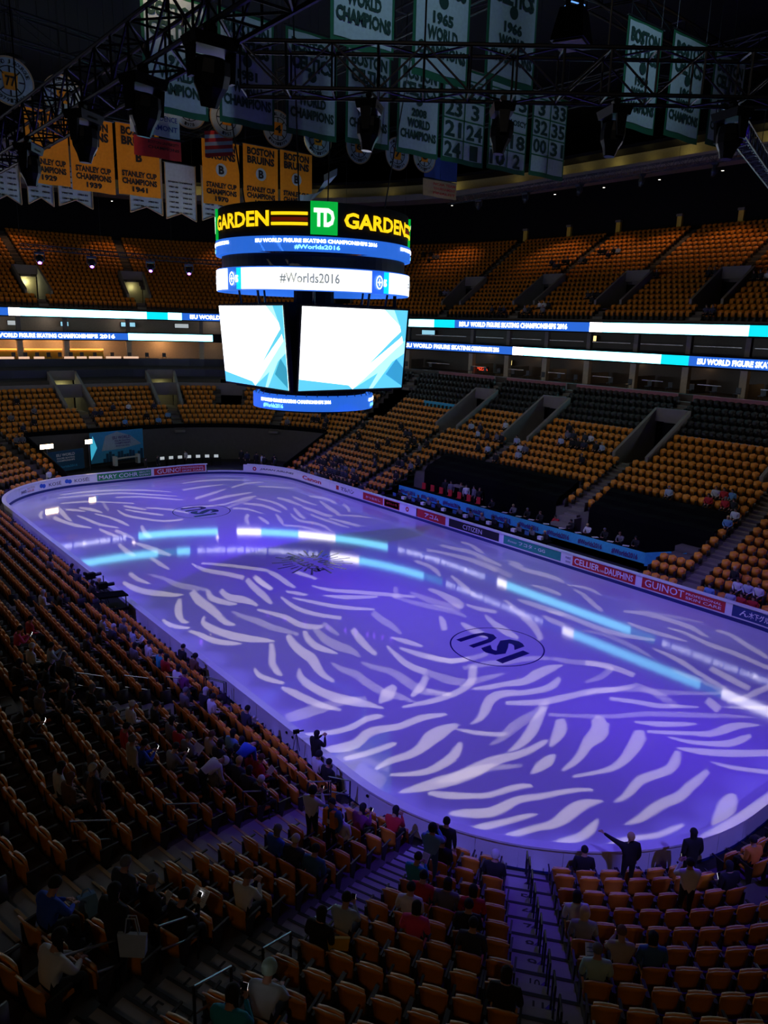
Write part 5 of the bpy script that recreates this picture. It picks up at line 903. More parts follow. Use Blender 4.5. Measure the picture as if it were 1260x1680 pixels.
for s in seats: lowidx.setdefault((s['t'],s['k']),[]).append(s)
def take(k, u, tier=0):
    best = None
    for s in lowidx.get((tier,k),[]):
        du = abs((s['u']-u+PER/2) % PER-PER/2)*scl(s['u'],s['d'])
        if not s['occ'] and (best is None or du < best[0]): best = (du, s)
    if best and best[0] < 1.3: best[1]['occ'] = True; return best[1]
    return None
# ================================================================== people
HC = {'K':'cK','G':'cG','H':'cH','N':'cN','W':'cW','Y':'cY','V':'cV'}
def skin_mesh(verts, edges, lvl=1):
    me = bpy.data.meshes.new('sk'); bm = bmesh.new(); L = bm.verts.layers.skin.verify(); bv = []
    for i, (p, r) in enumerate(verts):
        v = bm.verts.new(p); v[L].radius = (r,r) if not isinstance(r,tuple) else r; v[L].use_root = (i == 0); bv.append(v)
    for a, b in edges: bm.edges.new((bv[a],bv[b]))
    bm.to_mesh(me); bm.free(); o = bpy.data.objects.new('sk', me); COL.objects.link(o)
    m1 = o.modifiers.new('s','SKIN'); m1.use_smooth_shade = True
    if lvl: m2 = o.modifiers.new('u','SUBSURF'); m2.levels = lvl; m2.render_levels = lvl
    dg = bpy.context.evaluated_depsgraph_get(); dg.update(); r = bpy.data.meshes.new_from_object(o.evaluated_get(dg))
    V = [tuple(v.co) for v in r.vertices]; Fc = [tuple(p.vertices) for p in r.polygons]
    bpy.data.objects.remove(o); bpy.data.meshes.remove(me); bpy.data.meshes.remove(r); return V, Fc
# +Y is the way the figure faces, z=0 the tread it stands on; seat height .44
def skeleton(pose):
    sit = pose in ('sit','sitf','phone'); hip = (0,-.02,.56) if sit else (0,0,.93)
    lean = {'sit':.10,'sitf':.26,'phone':.16,'stand':.0,'hold':.02,'point':.05,'bend':.55}[pose]
    J = {}; hx, hy, hz = hip
    def tor(h): a = lean*1.1 if pose != 'bend' else 1.15; return (hx, hy+math.sin(a)*h, hz+math.cos(a)*h)
    J['hip'] = hip; J['waist'] = tor(.17); J['chest'] = tor(.36); J['neck'] = tor(.495); nk = tor(.525)
    hd = {'sit':.04,'sitf':.07,'phone':.07,'stand':.02,'hold':.02,'point':.01,'bend':.10}[pose]
    J['jaw'] = (nk[0], nk[1]+hd*.6+.015, nk[2]+(.06 if pose != 'bend' else .0)); J['head'] = (nk[0], nk[1]+hd*1.1+.01, nk[2]+(.14 if pose != 'bend' else .02)); J['crown'] = (nk[0], nk[1]+hd*1.3-.005, nk[2]+(.215 if pose != 'bend' else .03))
    if pose == 'bend': J['jaw'] = (0,nk[1]+.06,nk[2]+.0); J['head'] = (0,nk[1]+.14,nk[2]-.03); J['crown'] = (0,nk[1]+.21,nk[2]-.05)
    sh = tor(.455)
    for s, n in ((-1,'L'),(1,'R')):
        J['sh'+n] = (s*.212, sh[1], sh[2]-.02)
        if sit: J['th'+n] = (s*.10,hy+.05,.55); J['kn'+n] = (s*.13,.44,.50); J['an'+n] = (s*.12,.46,.10); J['to'+n] = (s*.12,.62,.035)
        else: J['th'+n] = (s*.10,0,.88); J['kn'+n] = (s*.11,.03,.49); J['an'+n] = (s*.11,-.02,.09); J['to'+n] = (s*.12,.14,.035)
        if pose == 'sit': e, w_ = (s*.27,sh[1]-.02,sh[2]-.27), (s*.12,sh[1]+.24,sh[2]-.36)
        elif pose == 'sitf': e, w_ = (s*.26,sh[1]+.12,sh[2]-.24), (s*.09,sh[1]+.33,sh[2]-.28)
        elif pose == 'phone': e, w_ = (s*.25,sh[1]+.12,sh[2]-.24), (s*.06,sh[1]+.34,sh[2]-.10)
        elif pose == 'hold': e, w_ = (s*.26,sh[1]+.16,sh[2]-.20), (s*.07,sh[1]+.32,sh[2]+.02)
        elif pose == 'point' and s < 0: e, w_ = (s*.42,sh[1]+.15,sh[2]+.05), (s*.62,sh[1]+.30,sh[2]+.13)
        elif pose == 'bend': e, w_ = (s*.21,sh[1]+.02,sh[2]-.28), (s*.16,sh[1]+.12,sh[2]-.50)
        else: e, w_ = (s*.26,sh[1]-.03,sh[2]-.29), (s*.24,sh[1]+.07,sh[2]-.54)
        J['el'+n] = e; J['wr'+n] = w_
    return J
RAD = dict(hip=(.18,.14),waist=(.175,.13),chest=(.215,.15),neck=.066,jaw=.07,head=(.084,.096),crown=.064,sh=.09,el=.062,wr=.036,th=.105,kn=.062,an=.045,to=.04)
POSES = {}
def make_pose(pose):
    J = skeleton(pose); order = ['hip','waist','chest','neck','jaw','head','crown']+[a+n for n in 'LR' for a in ('sh','el','wr','th','kn','an','to')]
    idx = {n:i for i,n in enumerate(order)}
    vs = [(J[n], RAD[n] if n in RAD else RAD[n[:-1]]) for n in order]
    E = [('hip','waist'),('waist','chest'),('chest','neck'),('neck','jaw'),('jaw','head'),('head','crown')]
    for n in 'LR': E += [('chest','sh'+n),('sh'+n,'el'+n),('el'+n,'wr'+n),('hip','th'+n),('th'+n,'kn'+n),('kn'+n,'an'+n),('an'+n,'to'+n)]
    V, Fc = skin_mesh(vs, [(idx[a],idx[b]) for a,b in E]); mb = MB()
    # face each polygon its cloth by the nearest bone
    bones = []
    for a, b in E:
        mat_ = 1
        if a in ('neck','jaw','head'): mat_ = 0
        if a[:2] in ('hi','th','kn') and b[:2] in ('th','kn','an'): mat_ = 2
        if a[:2] == 'an': mat_ = 3
        bones.append((np.array(J[a]), np.array(J[b]), mat_))
    VA = np.array(V)
    for f in Fc:
        c = VA[list(f)].mean(0); best = (9,0)
        for a, b, mm in bones:
            t = np.clip(np.dot(c-a,b-a)/max(np.dot(b-a,b-a),1e-9),0,1); dd = np.linalg.norm(c-(a+(b-a)*t))+(.02 if mm == 0 and c[2] < J['neck'][2]+.03 and pose != 'bend' else 0)
            if dd < best[0]: best = (dd,mm)
        mb.m.append(best[1])
    mb.v = V; mb.f = Fc
    # hands: palm, four fingers of unequal length and a thumb from the side of the palm
    for s, n in ((-1,'L'),(1,'R')):
        w_ = Vector(J['wr'+n]); dr = (w_-Vector(J['el'+n])).normalized()
        if pose in ('sit','sitf','phone','hold'): dr = (dr*.6+Vector((0,.4,.1 if pose in('hold','phone') else -.2))).normalized()
        side = dr.cross(Vector((0,0,1))); side = Vector((1,0,0)) if side.length < .2 else side.normalized(); nrm = side.cross(dr).normalized()
        pv = [(w_-dr*.02,.024),(w_+dr*.05,(.036,.018)),(w_+dr*.085,(.036,.014))]; hv, hf = skin_mesh(pv, [(0,1),(1,2)], 1); mb.add(hv, hf, 0)
        for q, ln in enumerate((.066,.075,.07,.055)):
            b0 = w_+dr*.075+side*(q-1.5)*.019; p1 = b0+dr*ln*.5-nrm*.006; p2 = p1+dr*ln*.35-nrm*.026; fv, ff = skin_mesh([(b0,.0095),(p1,.009),(p2,.007)], [(0,1),(1,2)], 0); mb.add(fv, ff, 0)
        tb = w_+dr*.03-side*s*.03; fv, ff = skin_mesh([(tb,.011),(tb+dr*.03-side*s*.03,.0105),(tb+dr*.062-side*s*.034-nrm*.012,.008)], [(0,1),(1,2)], 0); mb.add(fv, ff, 0)
    # face: nose, ears, eyes, mouth
    h = Vector(J['head']); c = Vector(J['crown']); up = (c-Vector(J['jaw'])).normalized(); fw = Vector((0,1,0)); fw = (fw-up*fw.dot(up)).normalized()
    if pose == 'bend': fw = Vector((0,.15,-1)); fw = (fw-up*fw.dot(up)).normalized()
    sd = Vector((1,0,0)); Z = lambda a,b,cc: h+sd*a+fw*b+up*cc
    mb.add([Z(-.013,.085,-.03),Z(.013,.085,-.03),Z(0,.118,-.026),Z(0,.092,.02)], [(0,1,2),(0,2,3),(2,1,3),(0,3,1)], 0)
    for s in (-1,1):
        mb.add([Z(s*.084,-.012,-.03),Z(s*.084,.018,-.028),Z(s*.1,-.022,.022),Z(s*.09,.014,.026)], [(0,1,3,2),(2,3,1,0)], 0)
        mb.add([Z(s*.02,.091,.008),Z(s*.044,.084,.008),Z(s*.044,.085,.02),Z(s*.02,.092,.02)], [(0,1,2,3)], 3)
    mb.add([Z(-.024,.088,-.052),Z(.024,.088,-.052),Z(.024,.088,-.058),Z(-.024,.088,-.058)], [(0,1,2,3)], 3)
    me = mb.mesh('person', [M['skin'],M['cK'],M['cK'],M['black']])
    for p in me.polygons: p.use_smooth = True
    POSES[pose] = (me, h, up, fw, J)
for p_ in ('sit','sitf','phone','stand','hold','bend','point'): make_pose(p_)
HAIR = {}
def hair_mesh(pose, kind):
    key = (pose,kind)
    if key in HAIR: return HAIR[key]
    _, h, up, fw, J = POSES[pose]; sd = Vector((1,0,0)); V = []; Fc = []; nu, nv = 12, 6
    top = {'hat':1.22,'hood':1.25}.get(kind,1.04)
    for j in range(nv+1):
        el = PI/2-(j/nv)*PI*.62
        for i in range(nu):
            az = 2*PI*i/nu; front = max(0,math.cos(az)); e2 = el+ (front*.75*(j/nv) if kind not in ('hat','hood') else front*.3*(j/nv))
            r_ = .098*top*(1.03 if j else 1); rr = r_*math.cos(e2); z_ = r_*1.12*math.sin(e2)
            V.append(h+sd*(rr*math.sin(az))*.95+fw*(rr*math.cos(az)*1.05-.006)+up*(z_+.02))
    for j in range(nv):
        for i in range(nu): a = j*nu+i; b = j*nu+(i+1)%nu; Fc.append((a,b,b+nu,a+nu))
    Fc.append(tuple(range(nu-1,-1,-1))); mb = MB().add(V,Fc)
    if kind in ('long','bob'):
        Lh = .34 if kind == 'long' else .2; V = []; n = 7
        for j in range(4):
            for i in range(n):
                a = -1.25+2.5*i/(n-1); rr = .1-.004*j; dn = Vector((0,-.02,-1)) if pose != 'bend' else Vector((0,.5,-.8))
                V.append(h+sd*(rr*math.sin(a))-fw*(rr*math.cos(a)+.004*j)+dn*(Lh*j/3)-up*.0)
        m2 = [(j*n+i,j*n+i+1,(j+1)*n+i+1,(j+1)*n+i) for j in range(3) for i in range(n-1)]; mb.add(V, m2)
        mb.add([v+fw*.02 for v in V], [f[::-1] for f in m2])
    me = mb.mesh('hair', [M['cK']])
    for p in me.polygons: p.use_smooth = True
    HAIR[key] = me; return me
def person(pose, loc, rz, top, hair, hc, legs='K', label=None, group=None, full=True):
    me = POSES[pose][0]; o = link('person', me, None, loc, rz); sl = o.material_slots
    for i, mm in ((1,M['c'+top] if top in 'WKDNEBOPRCTLQMGZV' else M['cK']),(2,M['c'+legs])): sl[i].link = 'OBJECT'; sl[i].material = mm
    tag(o, label, 'person', group)
    hm = link('hat' if hair == 'hat' else 'hood' if hair == 'hood' else 'hair', hair_mesh(pose,hair), o); hm.material_slots[0].link = 'OBJECT'; hm.material_slots[0].material = M[HC.get(hc,'cK')]
    o.scale = (1,1,1)
    return o
people = []
IDX = {}
for (pose,k,u,top,hair,hc,label) in NEAR:
    sit = pose in ('sit','sitf','phone')
    s = take(k,u) or take(k+1,u) or take(max(0,k-1),u)
    if sit and s is None: continue
    if s: x,y,nx,ny,z = s['x'],s['y'],s['nx'],s['ny'],s['z']
    else: d = dl(k)+.4; x,y,nx,ny = PT(u,d); z = zr(k)
    rz = math.atan2(-ny,-nx)-PI/2
    if 'usher' in label: rz += PI
    if pose in ('stand','hold','bend','point'):
        d = (s['d'] if s else dl(k)+.4)-(.34 if s else 0); x,y,nx,ny = PT(s['u'] if s else u, d)
        if s: s['occ'] = False; s['stood'] = True
        if 'white-haired man in a brown' in label: rz -= .5
    o = person(pose,(x,y,z),rz+random.uniform(-.15,.15) if pose != 'point' else rz,top,hair,hc,{'C':'T'}.get(top,'K'),label); people.append((label,o,pose)); IDX[label] = (o,pose,(x,y,z),rz)
for (k,u,top,gi,tier) in CROWD:
    s = take(k,u,tier)
    if s is None: continue
    lab, grp = CROWD_GROUPS[gi]; cn = {'K':'black','D':'dark blue','G':'grey','W':'white','L':'pale','R':'red','C':'light blue'}[top]
    rz = math.atan2(-s['ny'],-s['nx'])-PI/2
    person('sit',(s['x'],s['y'],s['z']),rz+random.uniform(-.3,.3),top,random.choice(['short','bob','long']),random.choice('KKKNGY'),'K','%s-clothed spectator %s, %s row' % (cn,grp.replace('spectators ',''),od(k)),grp)
# clothes of single persons: vests, badges, scarves, hoods, bags, phones, papers
def at(label, x, y, z):
    o, pose, loc, rz = IDX[label]; c, s = math.cos(o.rotation_euler.z), math.sin(o.rotation_euler.z); return (loc[0]+c*x-s*y, loc[1]+s*x+c*y, loc[2]+z), o.rotation_euler.z
def hands(label):
    o, pose, loc, rz = IDX[label]; J = POSES[pose][4]; a = Vector(J['wrL']); b = Vector(J['wrR']); return (a+b)/2+Vector((0,.09,.05))
def prop(label, name, lab2, cat, mb, m, off=None, tilt=.9, parts=None):
    if label not in IDX: return
    p = off if off is not None else hands(label); q, rz = at(label, *p); o = build(name, mb, m, None, q); o.rotation_euler = (tilt,0,rz); tag(o, lab2, cat); return o
def sheet(w_, h_, n=1):
    o = MB(); o.box(-w_/2,0,-.004,.004,-h_/2,h_/2); o.box(0,w_/2,-.004,.004,-h_/2,h_/2); return o
def phone_mb(): o = MB(); o.box(-.04,.04,-.006,.006,-.075,.075); return o
for label in list(IDX):
    o, pose, loc, rz = IDX[label]; short = label
    if 'phone' in label or 'picture' in label:
        p = prop(label,'phone','lit phone held by the '+' '.join(label.split()[:7]),'phone',phone_mb(),M['phone'],None,-.5)
        q = MB(); q.box(-.043,.043,-.012,-.0065,-.079,.079); build('case', q, M['black'], p)
for key, lab2, w_, h_ in (('person in black bent over','white page on the lap of the person bent over a lit phone',.34,.26),('person with thin grey','small white card held by the thin-haired person',.15,.2),('person in a turquoise shirt','bright page read by the person in the turquoise shirt',.2,.28),
    ('grey-haired person holding an open','open white programme held up in the left rows',.42,.3),('person with brown hair beside','white sheet beside the brown-haired person in the left rows',.3,.22),('brown-haired person holding a printed','printed page held above the brown coat in the left rows',.3,.34),('brown-haired person in red','striped paper held by the brown-haired person in red',.26,.3),
    ('person in a pale teal shirt','long white sheet held up right of the central stairs',.26,.6),('person holding a pale open','pale open programme held by the left board',.42,.3),('grey-haired person in black reading','papers lit white near the curved board',.16,.36),('person in dark clothes holding a bright','bright leaflet held near the left board',.3,.22),
    ('person in a light blue top with','white leaflet held by the person in light blue near the left board',.2,.26),('person in a black coat standing with','white paper hanging from a hand beside the curved board',.2,.28),('person in a white top seated beside','white printed page beside the usher',.3,.25)):
    for L_ in IDX:
        if L_.startswith(key):
            p = prop(L_,'paper',lab2,'paper',sheet(w_,h_),M['paper'],None,-.75)
            q = MB(); [q.box(-w_*.4,w_*.4,-.0065,-.0045,h_*(.35-.11*i),h_*(.37-.11*i)) for i in range(6)]; build('print', q, M['cG'], p)
def bag(label, off, lab2, m, sx=.36, sz=.36, handles=True):
    if label not in IDX: return
    q, rz = at(label,*off); h = empty('bag', q, rz+.5, label=lab2, cat='bag')
    o = MB(); o.hexa([(-sx/2,-.07,-sz/2),(sx/2,-.07,-sz/2),(-sx/2,.07,-sz/2),(sx/2,.07,-sz/2),(-sx*.6,-.03,sz/2),(sx*.6,-.03,sz/2),(-sx*.6,.03,sz/2),(sx*.6,.03,sz/2)]); build('pouch', o, m, h)
    if handles:
        for y in (-.03,.03): o = MB(); o.path([(-.1,y,sz/2),(-.06,y,sz/2+.28),(.06,y,sz/2+.28),(.1,y,sz/2)],.01,5); build('strap', o, m, h)
bag('woman in a long black coat standing with a pale tote bag on her shoulder',(.36,.0,.86),'pale blue tote bag hanging from the shoulder of the woman in the black coat',M['cL'])
bag('person in dark clothes looking at'.replace('person','grey-haired person',1)+' a small lit screen',(.1,-.1,.5),'none',M['cC']) if False else None
bag('dark-haired person in black beside a yellow bag',(.34,.12,.72),'yellow bag beside the dark-haired person above the numbered stairs',mat('yellow bag cloth',(.6,.36,.02)),.34,.22,False)
bag('person in a blue jacket stooping over a red bag',(.34,.4,.3),'red bag below the stooping blue jacket',M['cR'],.3,.4)
s = take(12,138.0)
if s: h = empty('bag', (s['x'],s['y'],s['z']+.68), label='light blue bag resting on a seat at the lower left', cat='bag'); o = MB(); o.hexa([(-.2,-.12,-.2),(.2,-.12,-.2),(-.2,.12,-.2),(.2,.12,-.2),(-.14,-.06,.2),(.14,-.06,.2),(-.14,.06,.2),(.14,.06,.2)]); build('pouch', o, M['cC'], h); o = MB(); o.path([(-.08,0,.2),(-.04,0,.3),(.04,0,.3),(.08,0,.2)],.012,5); build('strap', o, M['cC'], h)
L_ = 'usher in an orange vest over a blue shirt with a white badge'
if L_ in IDX:
    o, pose, loc, rz = IDX[L_]; o.material_slots[1].material = M['cT']
    q = MB()
    for y0, y1 in ((-.155,-.145),(.145,.155)): q.box(-.185,-.03,y0,y1,.98,1.42); q.box(.03,.185,y0,y1,.98,1.42)
    q.box(-.185,.185,-.155,-.145,.98,1.4); q.box(-.2,-.185,-.15,.15,.98,1.3); q.box(.185,.2,-.15,.15,.98,1.3); q.box(-.16,-.06,-.15,.15,1.4,1.43); q.box(.06,.16,-.15,.15,1.4,1.43); build('vest', q, M['cO'], o)
    q = MB(); q.box(-.045,.045,.157,.165,1.08,1.2); build('badge', q, M['paper'], o)
# ------------------------------------------------------------------ build the seats
seats.sort(key=lambda s: s['w'] if (0 <= s['px'] <= 1260 and 0 <= s['py'] <= 1680 and s['t'] == 0 and s['k'] < 17) else 999)
ORD_ = 'first second third fourth fifth sixth seventh eighth ninth tenth eleventh twelfth thirteenth fourteenth fifteenth sixteenth seventeenth eighteenth nineteenth twentieth'.split()
secname = {A0.index(140.3):('left of the central stairs',-1),A0.index(145.7):('right of the central stairs',1),A0.index(135.5):('up-left of the numbered stairs',-1),A0.index(126.6):('above the mid-left stairs',-1),A0.index(115.2):('above the upper-left stairs',-1)}
for s in seats[:300]:
    nm_, dr = secname.get(s['sec'],('in the block',1)); j = s['j'] if dr > 0 else s['n']-1-s['j']
    if s['sec'] == A0.index(115.2) or s['sec'] not in secname: pass
    st = 'occupied' if s['occ'] else 'empty'
    h = empty('stadium_seat', (s['x'],s['y'],s['z']), math.atan2(-s['ny'],-s['nx'])-PI/2, label='%s orange folding seat, %s row from the boards, %s seat %s' % (st,od(s['k']),od(j),nm_), cat='seat', group='orange folding seats '+nm_)
    link('backrest', SM['back'], h); link('seat', SM['down'] if s['occ'] else SM['up'], h)
    for sx in (-.28,.28): link('armrest', SM['arm'], h, (sx,0,0)); link('stand', SM['leg'], h, (sx,0,0))
def small_seat(occ):
    o = MB(); V, Fc = grid_shell(backf, 2, 2, .035); o.add(V, Fc, 0); o.m = [1 if sum(V[i][2] for i in f)/len(f) > .9 else 0 for f in Fc]
    if occ: o.box(-.225,.225,-.2,.22,.40,.455,0)
    else: o.hexa([(-.22,-.19,.42),(.22,-.19,.42),(-.22,-.12,.42),(.22,-.12,.42),(-.2,-.2,.83),(.2,-.2,.83),(-.2,-.13,.83),(.2,-.13,.83)],0)
    for sx in (-.28,.28): o.box(sx-.02,sx+.02,-.25,.14,.0 if sx > 0 else .3,.65,2)
    return np.array(o.v), [f for f in o.f], o.m
def scatter(name, ss, mats, label, group):
    for occ in (0,1):
        pass
    VV = []; FF = []; MM = []; n0 = 0
    for occ in (False, True):
        V, Fc, mi = small_seat(occ); Q = []; mq = []
        for f, m_ in zip(Fc, mi): Q.append(f if len(f) == 4 else (f[0],f[1],f[2],f[2])); mq.append(m_)
        Q = np.array(Q); mq = np.array(mq); L = [s for s in ss if s['occ'] == occ]
        if not L: continue
        a = np.array([math.atan2(-s['ny'],-s['nx'])-PI/2 for s in L]); c, sn = np.cos(a)[:,None], np.sin(a)[:,None]
        X = c*V[:,0]-sn*V[:,1]+np.array([s['x'] for s in L])[:,None]; Y = sn*V[:,0]+c*V[:,1]+np.array([s['y'] for s in L])[:,None]; Z = V[:,2][None]+np.array([s['z'] for s in L])[:,None]
        VV.append(np.stack([X,Y,Z],-1).reshape(-1,3)); FF.append((Q[None]+(np.arange(len(L))*len(V))[:,None,None]).reshape(-1,4)+n0); MM.append(np.tile(mq,len(L))); n0 += len(L)*len(V)
    o = big(name, np.concatenate(VV), np.concatenate(FF), mats, np.concatenate(MM)); tag(o, label, 'seats', None, 'stuff'); return o
rest = seats[300:]
# slot 0/1/2 orange shell, painted edge highlight, arm; the club seats use black slots
def scat_all():
    gold = [s for s in rest if not (s['t'] == 0 and s['k'] >= 17)]; club = [s for s in rest if s['t'] == 0 and s['k'] >= 17]
    o1 = scatter('stadium_seats', gold, [M['gold'],M['edge_highlight'],M['arm']], 'all the farther orange folding seats of the lower and upper stands', None)
    if club: scatter('club_seats', club, [M['club'],M['club'],M['arm']], 'rows of black club seats above the gold ones', None)
scat_all()
# ================================================================== centre-hung scoreboard
sb = empty('scoreboard', (0,0,10), label='huge four-sided scoreboard hanging over centre ice with glowing screens and LED rings', cat='scoreboard')
def cyl(name, r, z0, z1, m, parent, a0=0, a1=2*PI, n=72, th=.12, off=10):
    o = MB(); full = abs(a1-a0-2*PI) < 1e-6; k = n if full else n+1
    for rr, z in ((r,z0),(r,z1),(r-th,z1),(r-th,z0)):
        for i in range(k): a = a0+(a1-a0)*i/n; o.v.append((rr*math.cos(a),rr*math.sin(a),z-off))
    for q in range(4):
        for i in range(n):
            o.f.append((q*k+i,q*k+(i+1)%k,((q+1)%4)*k+(i+1)%k,((q+1)%4)*k+i)); o.m.append(0)
    if not full: o.f += [(0,k,2*k,3*k),(n,3*k+n,2*k+n,k+n)]; o.m += [0,0]
    return build(name, o, m, parent)
def cyl_text(name, s, ac, span, z0, z1, r, m, parent, bold=.02, off=10):
    V, Fc = glyphs(s, bold); W, H = V[:,0].max(), V[:,1].max(); o = MB()
    o.add([(r*math.cos(ac+span*(v[0]/W-.5)), r*math.sin(ac+span*(v[0]/W-.5)), z0+(z1-z0)*v[1]/H-off) for v in V], Fc); return build(name, o, m, parent)
AC = math.atan2(CY,CX)                       # direction in which the main sign face looks
R5 = 5.62
p = cyl('top_sign', 5.45, 19.3, 20.95, M['black'], sb, th=.3)
for q in range(4):
    a = AC+.09+q*PI/2
    gp = cyl('emblem_panel', 5.6, 19.35, 20.95, M['sign_green'], p, a-.125, a+.125, 8, .12, 10)
    cyl_text('lettering', 'TD', a, .19, 19.72, 20.62, 5.63, M['sign_white'], p, .05)
    cyl_text('lettering', 'GARDEN', a+.62, .86, 19.72, 20.5, 5.56, M['sign_yellow'], p, .035)
    for z0 in (19.72,20.22): cyl('light_bar', 5.56, z0+.05, z0+.2, M['sign_yellow'], p, a-.5, a-.15, 10, .05)
    cyl('light_bar', 5.54, 19.98, 20.16, M['sign_red'], p, a-.5, a-.15, 10, .05)
p = cyl('upper_led_ring', R5, 18.5, 19.25, M['led_blue'], sb)
for q in range(4):
    a = AC+.03+q*PI/2; cyl_text('lettering', 'ISU WORLD FIGURE SKATING CHAMPIONSHIPS 2016', a, 1.2, 18.93, 19.12, R5+.03, M['led_text'], p, .03); cyl_text('lettering', '#Worlds2016', a, .42, 18.6, 18.84, R5+.03, M['led_text_cyan'], p, .03)
cyl('ring_truss', 5.3, 17.8, 18.45, M['metal'], sb, th=.4)
p = cyl('white_led_ring', R5-.04, 16.55, 17.75, M['led_blue'], sb)
for q in range(4):
    a = AC-.04+q*PI/2; cyl('led_panel', R5+.0, 16.6, 17.7, M['ring_white'], p, a-.72, a+.62, 40, .02); cyl_text('lettering', '#Worlds2016', a, .56, 16.9, 17.45, R5+.03, M['ring_grey'], p, .02)
    cyl('led_panel', R5+.0, 16.6, 17.7, M['led_teal'], p, a-.79, a-.72, 4, .02)
    V = [(R5+.03)]; cyl_text('lettering', '⊕ IS', a+.74, .14, 16.8, 17.5, R5+.03, M['led_text'], p, .02)
o = MB()
for i in range(8): a = i*PI/4+.2; o.tube((4.2*math.cos(a),4.2*math.sin(a),5.6),(4.6*math.cos(a),4.6*math.sin(a),8.2),.07,6)
build('strut', o, M['metal'], sb)['kind'] = 'stuff'
o = MB(); o.tube((0,0,5.4),(0,0,10.4),1.2,16); o.tube((3.4,-3.4,5.7),(3.4,-3.4,6.6),.1,8); o.box(-3.4,3.4,-3.4,3.4,1.1,6.0); build('core', o, M['black'], sb)
# four screens, leaning in at the foot
def screen(rot):
    Rm = Matrix.Rotation(rot,4,'Z'); h = link('screen', MB().mesh('e',[M['black']]), sb) if False else None
    X0, X1 = -3.62, 3.62; Z0, Z1 = 1.35, 5.78; D0, D1 = 3.98, 4.35
    def S3(x, z, off=0): t = (z-Z0)/(Z1-Z0); return Rm @ Vector((x,-(D0+(D1-D0)*t)-off,z))
    o = MB(); b_ = [S3(x,z,-.25*(1-k)-.02) for k in (0,1) for z in (Z0-.1,Z1+.1) for x in (X0-.1,X1+.1)]; o.hexa([b_[0],b_[1],b_[2],b_[3],b_[4],b_[5],b_[6],b_[7]]); fr = build('screen_housing', o, M['black'], sb)
    def poly(pts, m_, off): o = MB(); o.add([S3(X0+(X1-X0)*a, Z0+(Z1-Z0)*b, off) for a,b in pts], [tuple(range(len(pts)))]); build('screen_image', o, M[m_], fr)
    poly([(0,0),(1,0),(1,1),(0,1)],'scr_white',.01)
    poly([(.76,1),(1,1),(1,.72),(.88,.86)],'scr_pale',.015); poly([(.86,1),(1,1),(1,.5),(.93,.80)],'scr_cyan',.02)
    poly([(0,.14),(.46,.05),(.5,0),(0,0)],'scr_cyan',.015)
    poly([(.5,0),(1,0),(1,.62),(.9,.5),(.6,.12)],'scr_pale',.02); poly([(.7,0),(1,0),(1,.45),(.88,.34)],'scr_cyan',.025); poly([(.82,.18),(.92,.38),(1,.26),(1,.02)],'scr_teal',.03); poly([(.5,0),(.66,.0),(.74,.2)],'scr_cyan',.028)
    poly([(.62,.28),(.94,.64),(1,.74),(1,.8),(.86,.62)],'scr_cyan',.018)
for k in range(4): screen(k*PI/2)
# lower ring on its hangers
p = cyl('lower_led_ring', 3.62, 10.05, 10.85, M['led_blue'], sb)
for q in range(3):
    a = AC-.35+q*2*PI/3; cyl_text('lettering', 'ISU WORLD FIGURE SKATING CHAMPIONSHIPS 2016', a, 1.25, 10.5, 10.7, 3.65, M['led_text'], p, .03); cyl_text('lettering', '#Worlds2016', a-.35, .42, 10.15, 10.42, 3.65, M['led_text_cyan'], p, .03)
o = MB()
for i in range(36): a = i*PI/18; o.tube((3.5*math.cos(a),3.5*math.sin(a),.86),(3.1*math.cos(a),3.1*math.sin(a),1.6),.025,5)
build('hanger_rod', o, M['chrome'], sb)['kind'] = 'stuff'
cyl('lower_drum', 3.2, 10.9, 11.5, M['black'], sb, th=.5); cyl('belly_ring', 2.6, 9.85, 10.1, M['black'], sb, th=1.2)
o = MB()
for a in (.785,2.356,3.927,5.498): o.tube((4*math.cos(a),4*math.sin(a),10.9),(7*math.cos(a),7*math.sin(a),29.9),.04,6)
build('hoist_cable', o, M['metal'], sb)['kind'] = 'stuff'
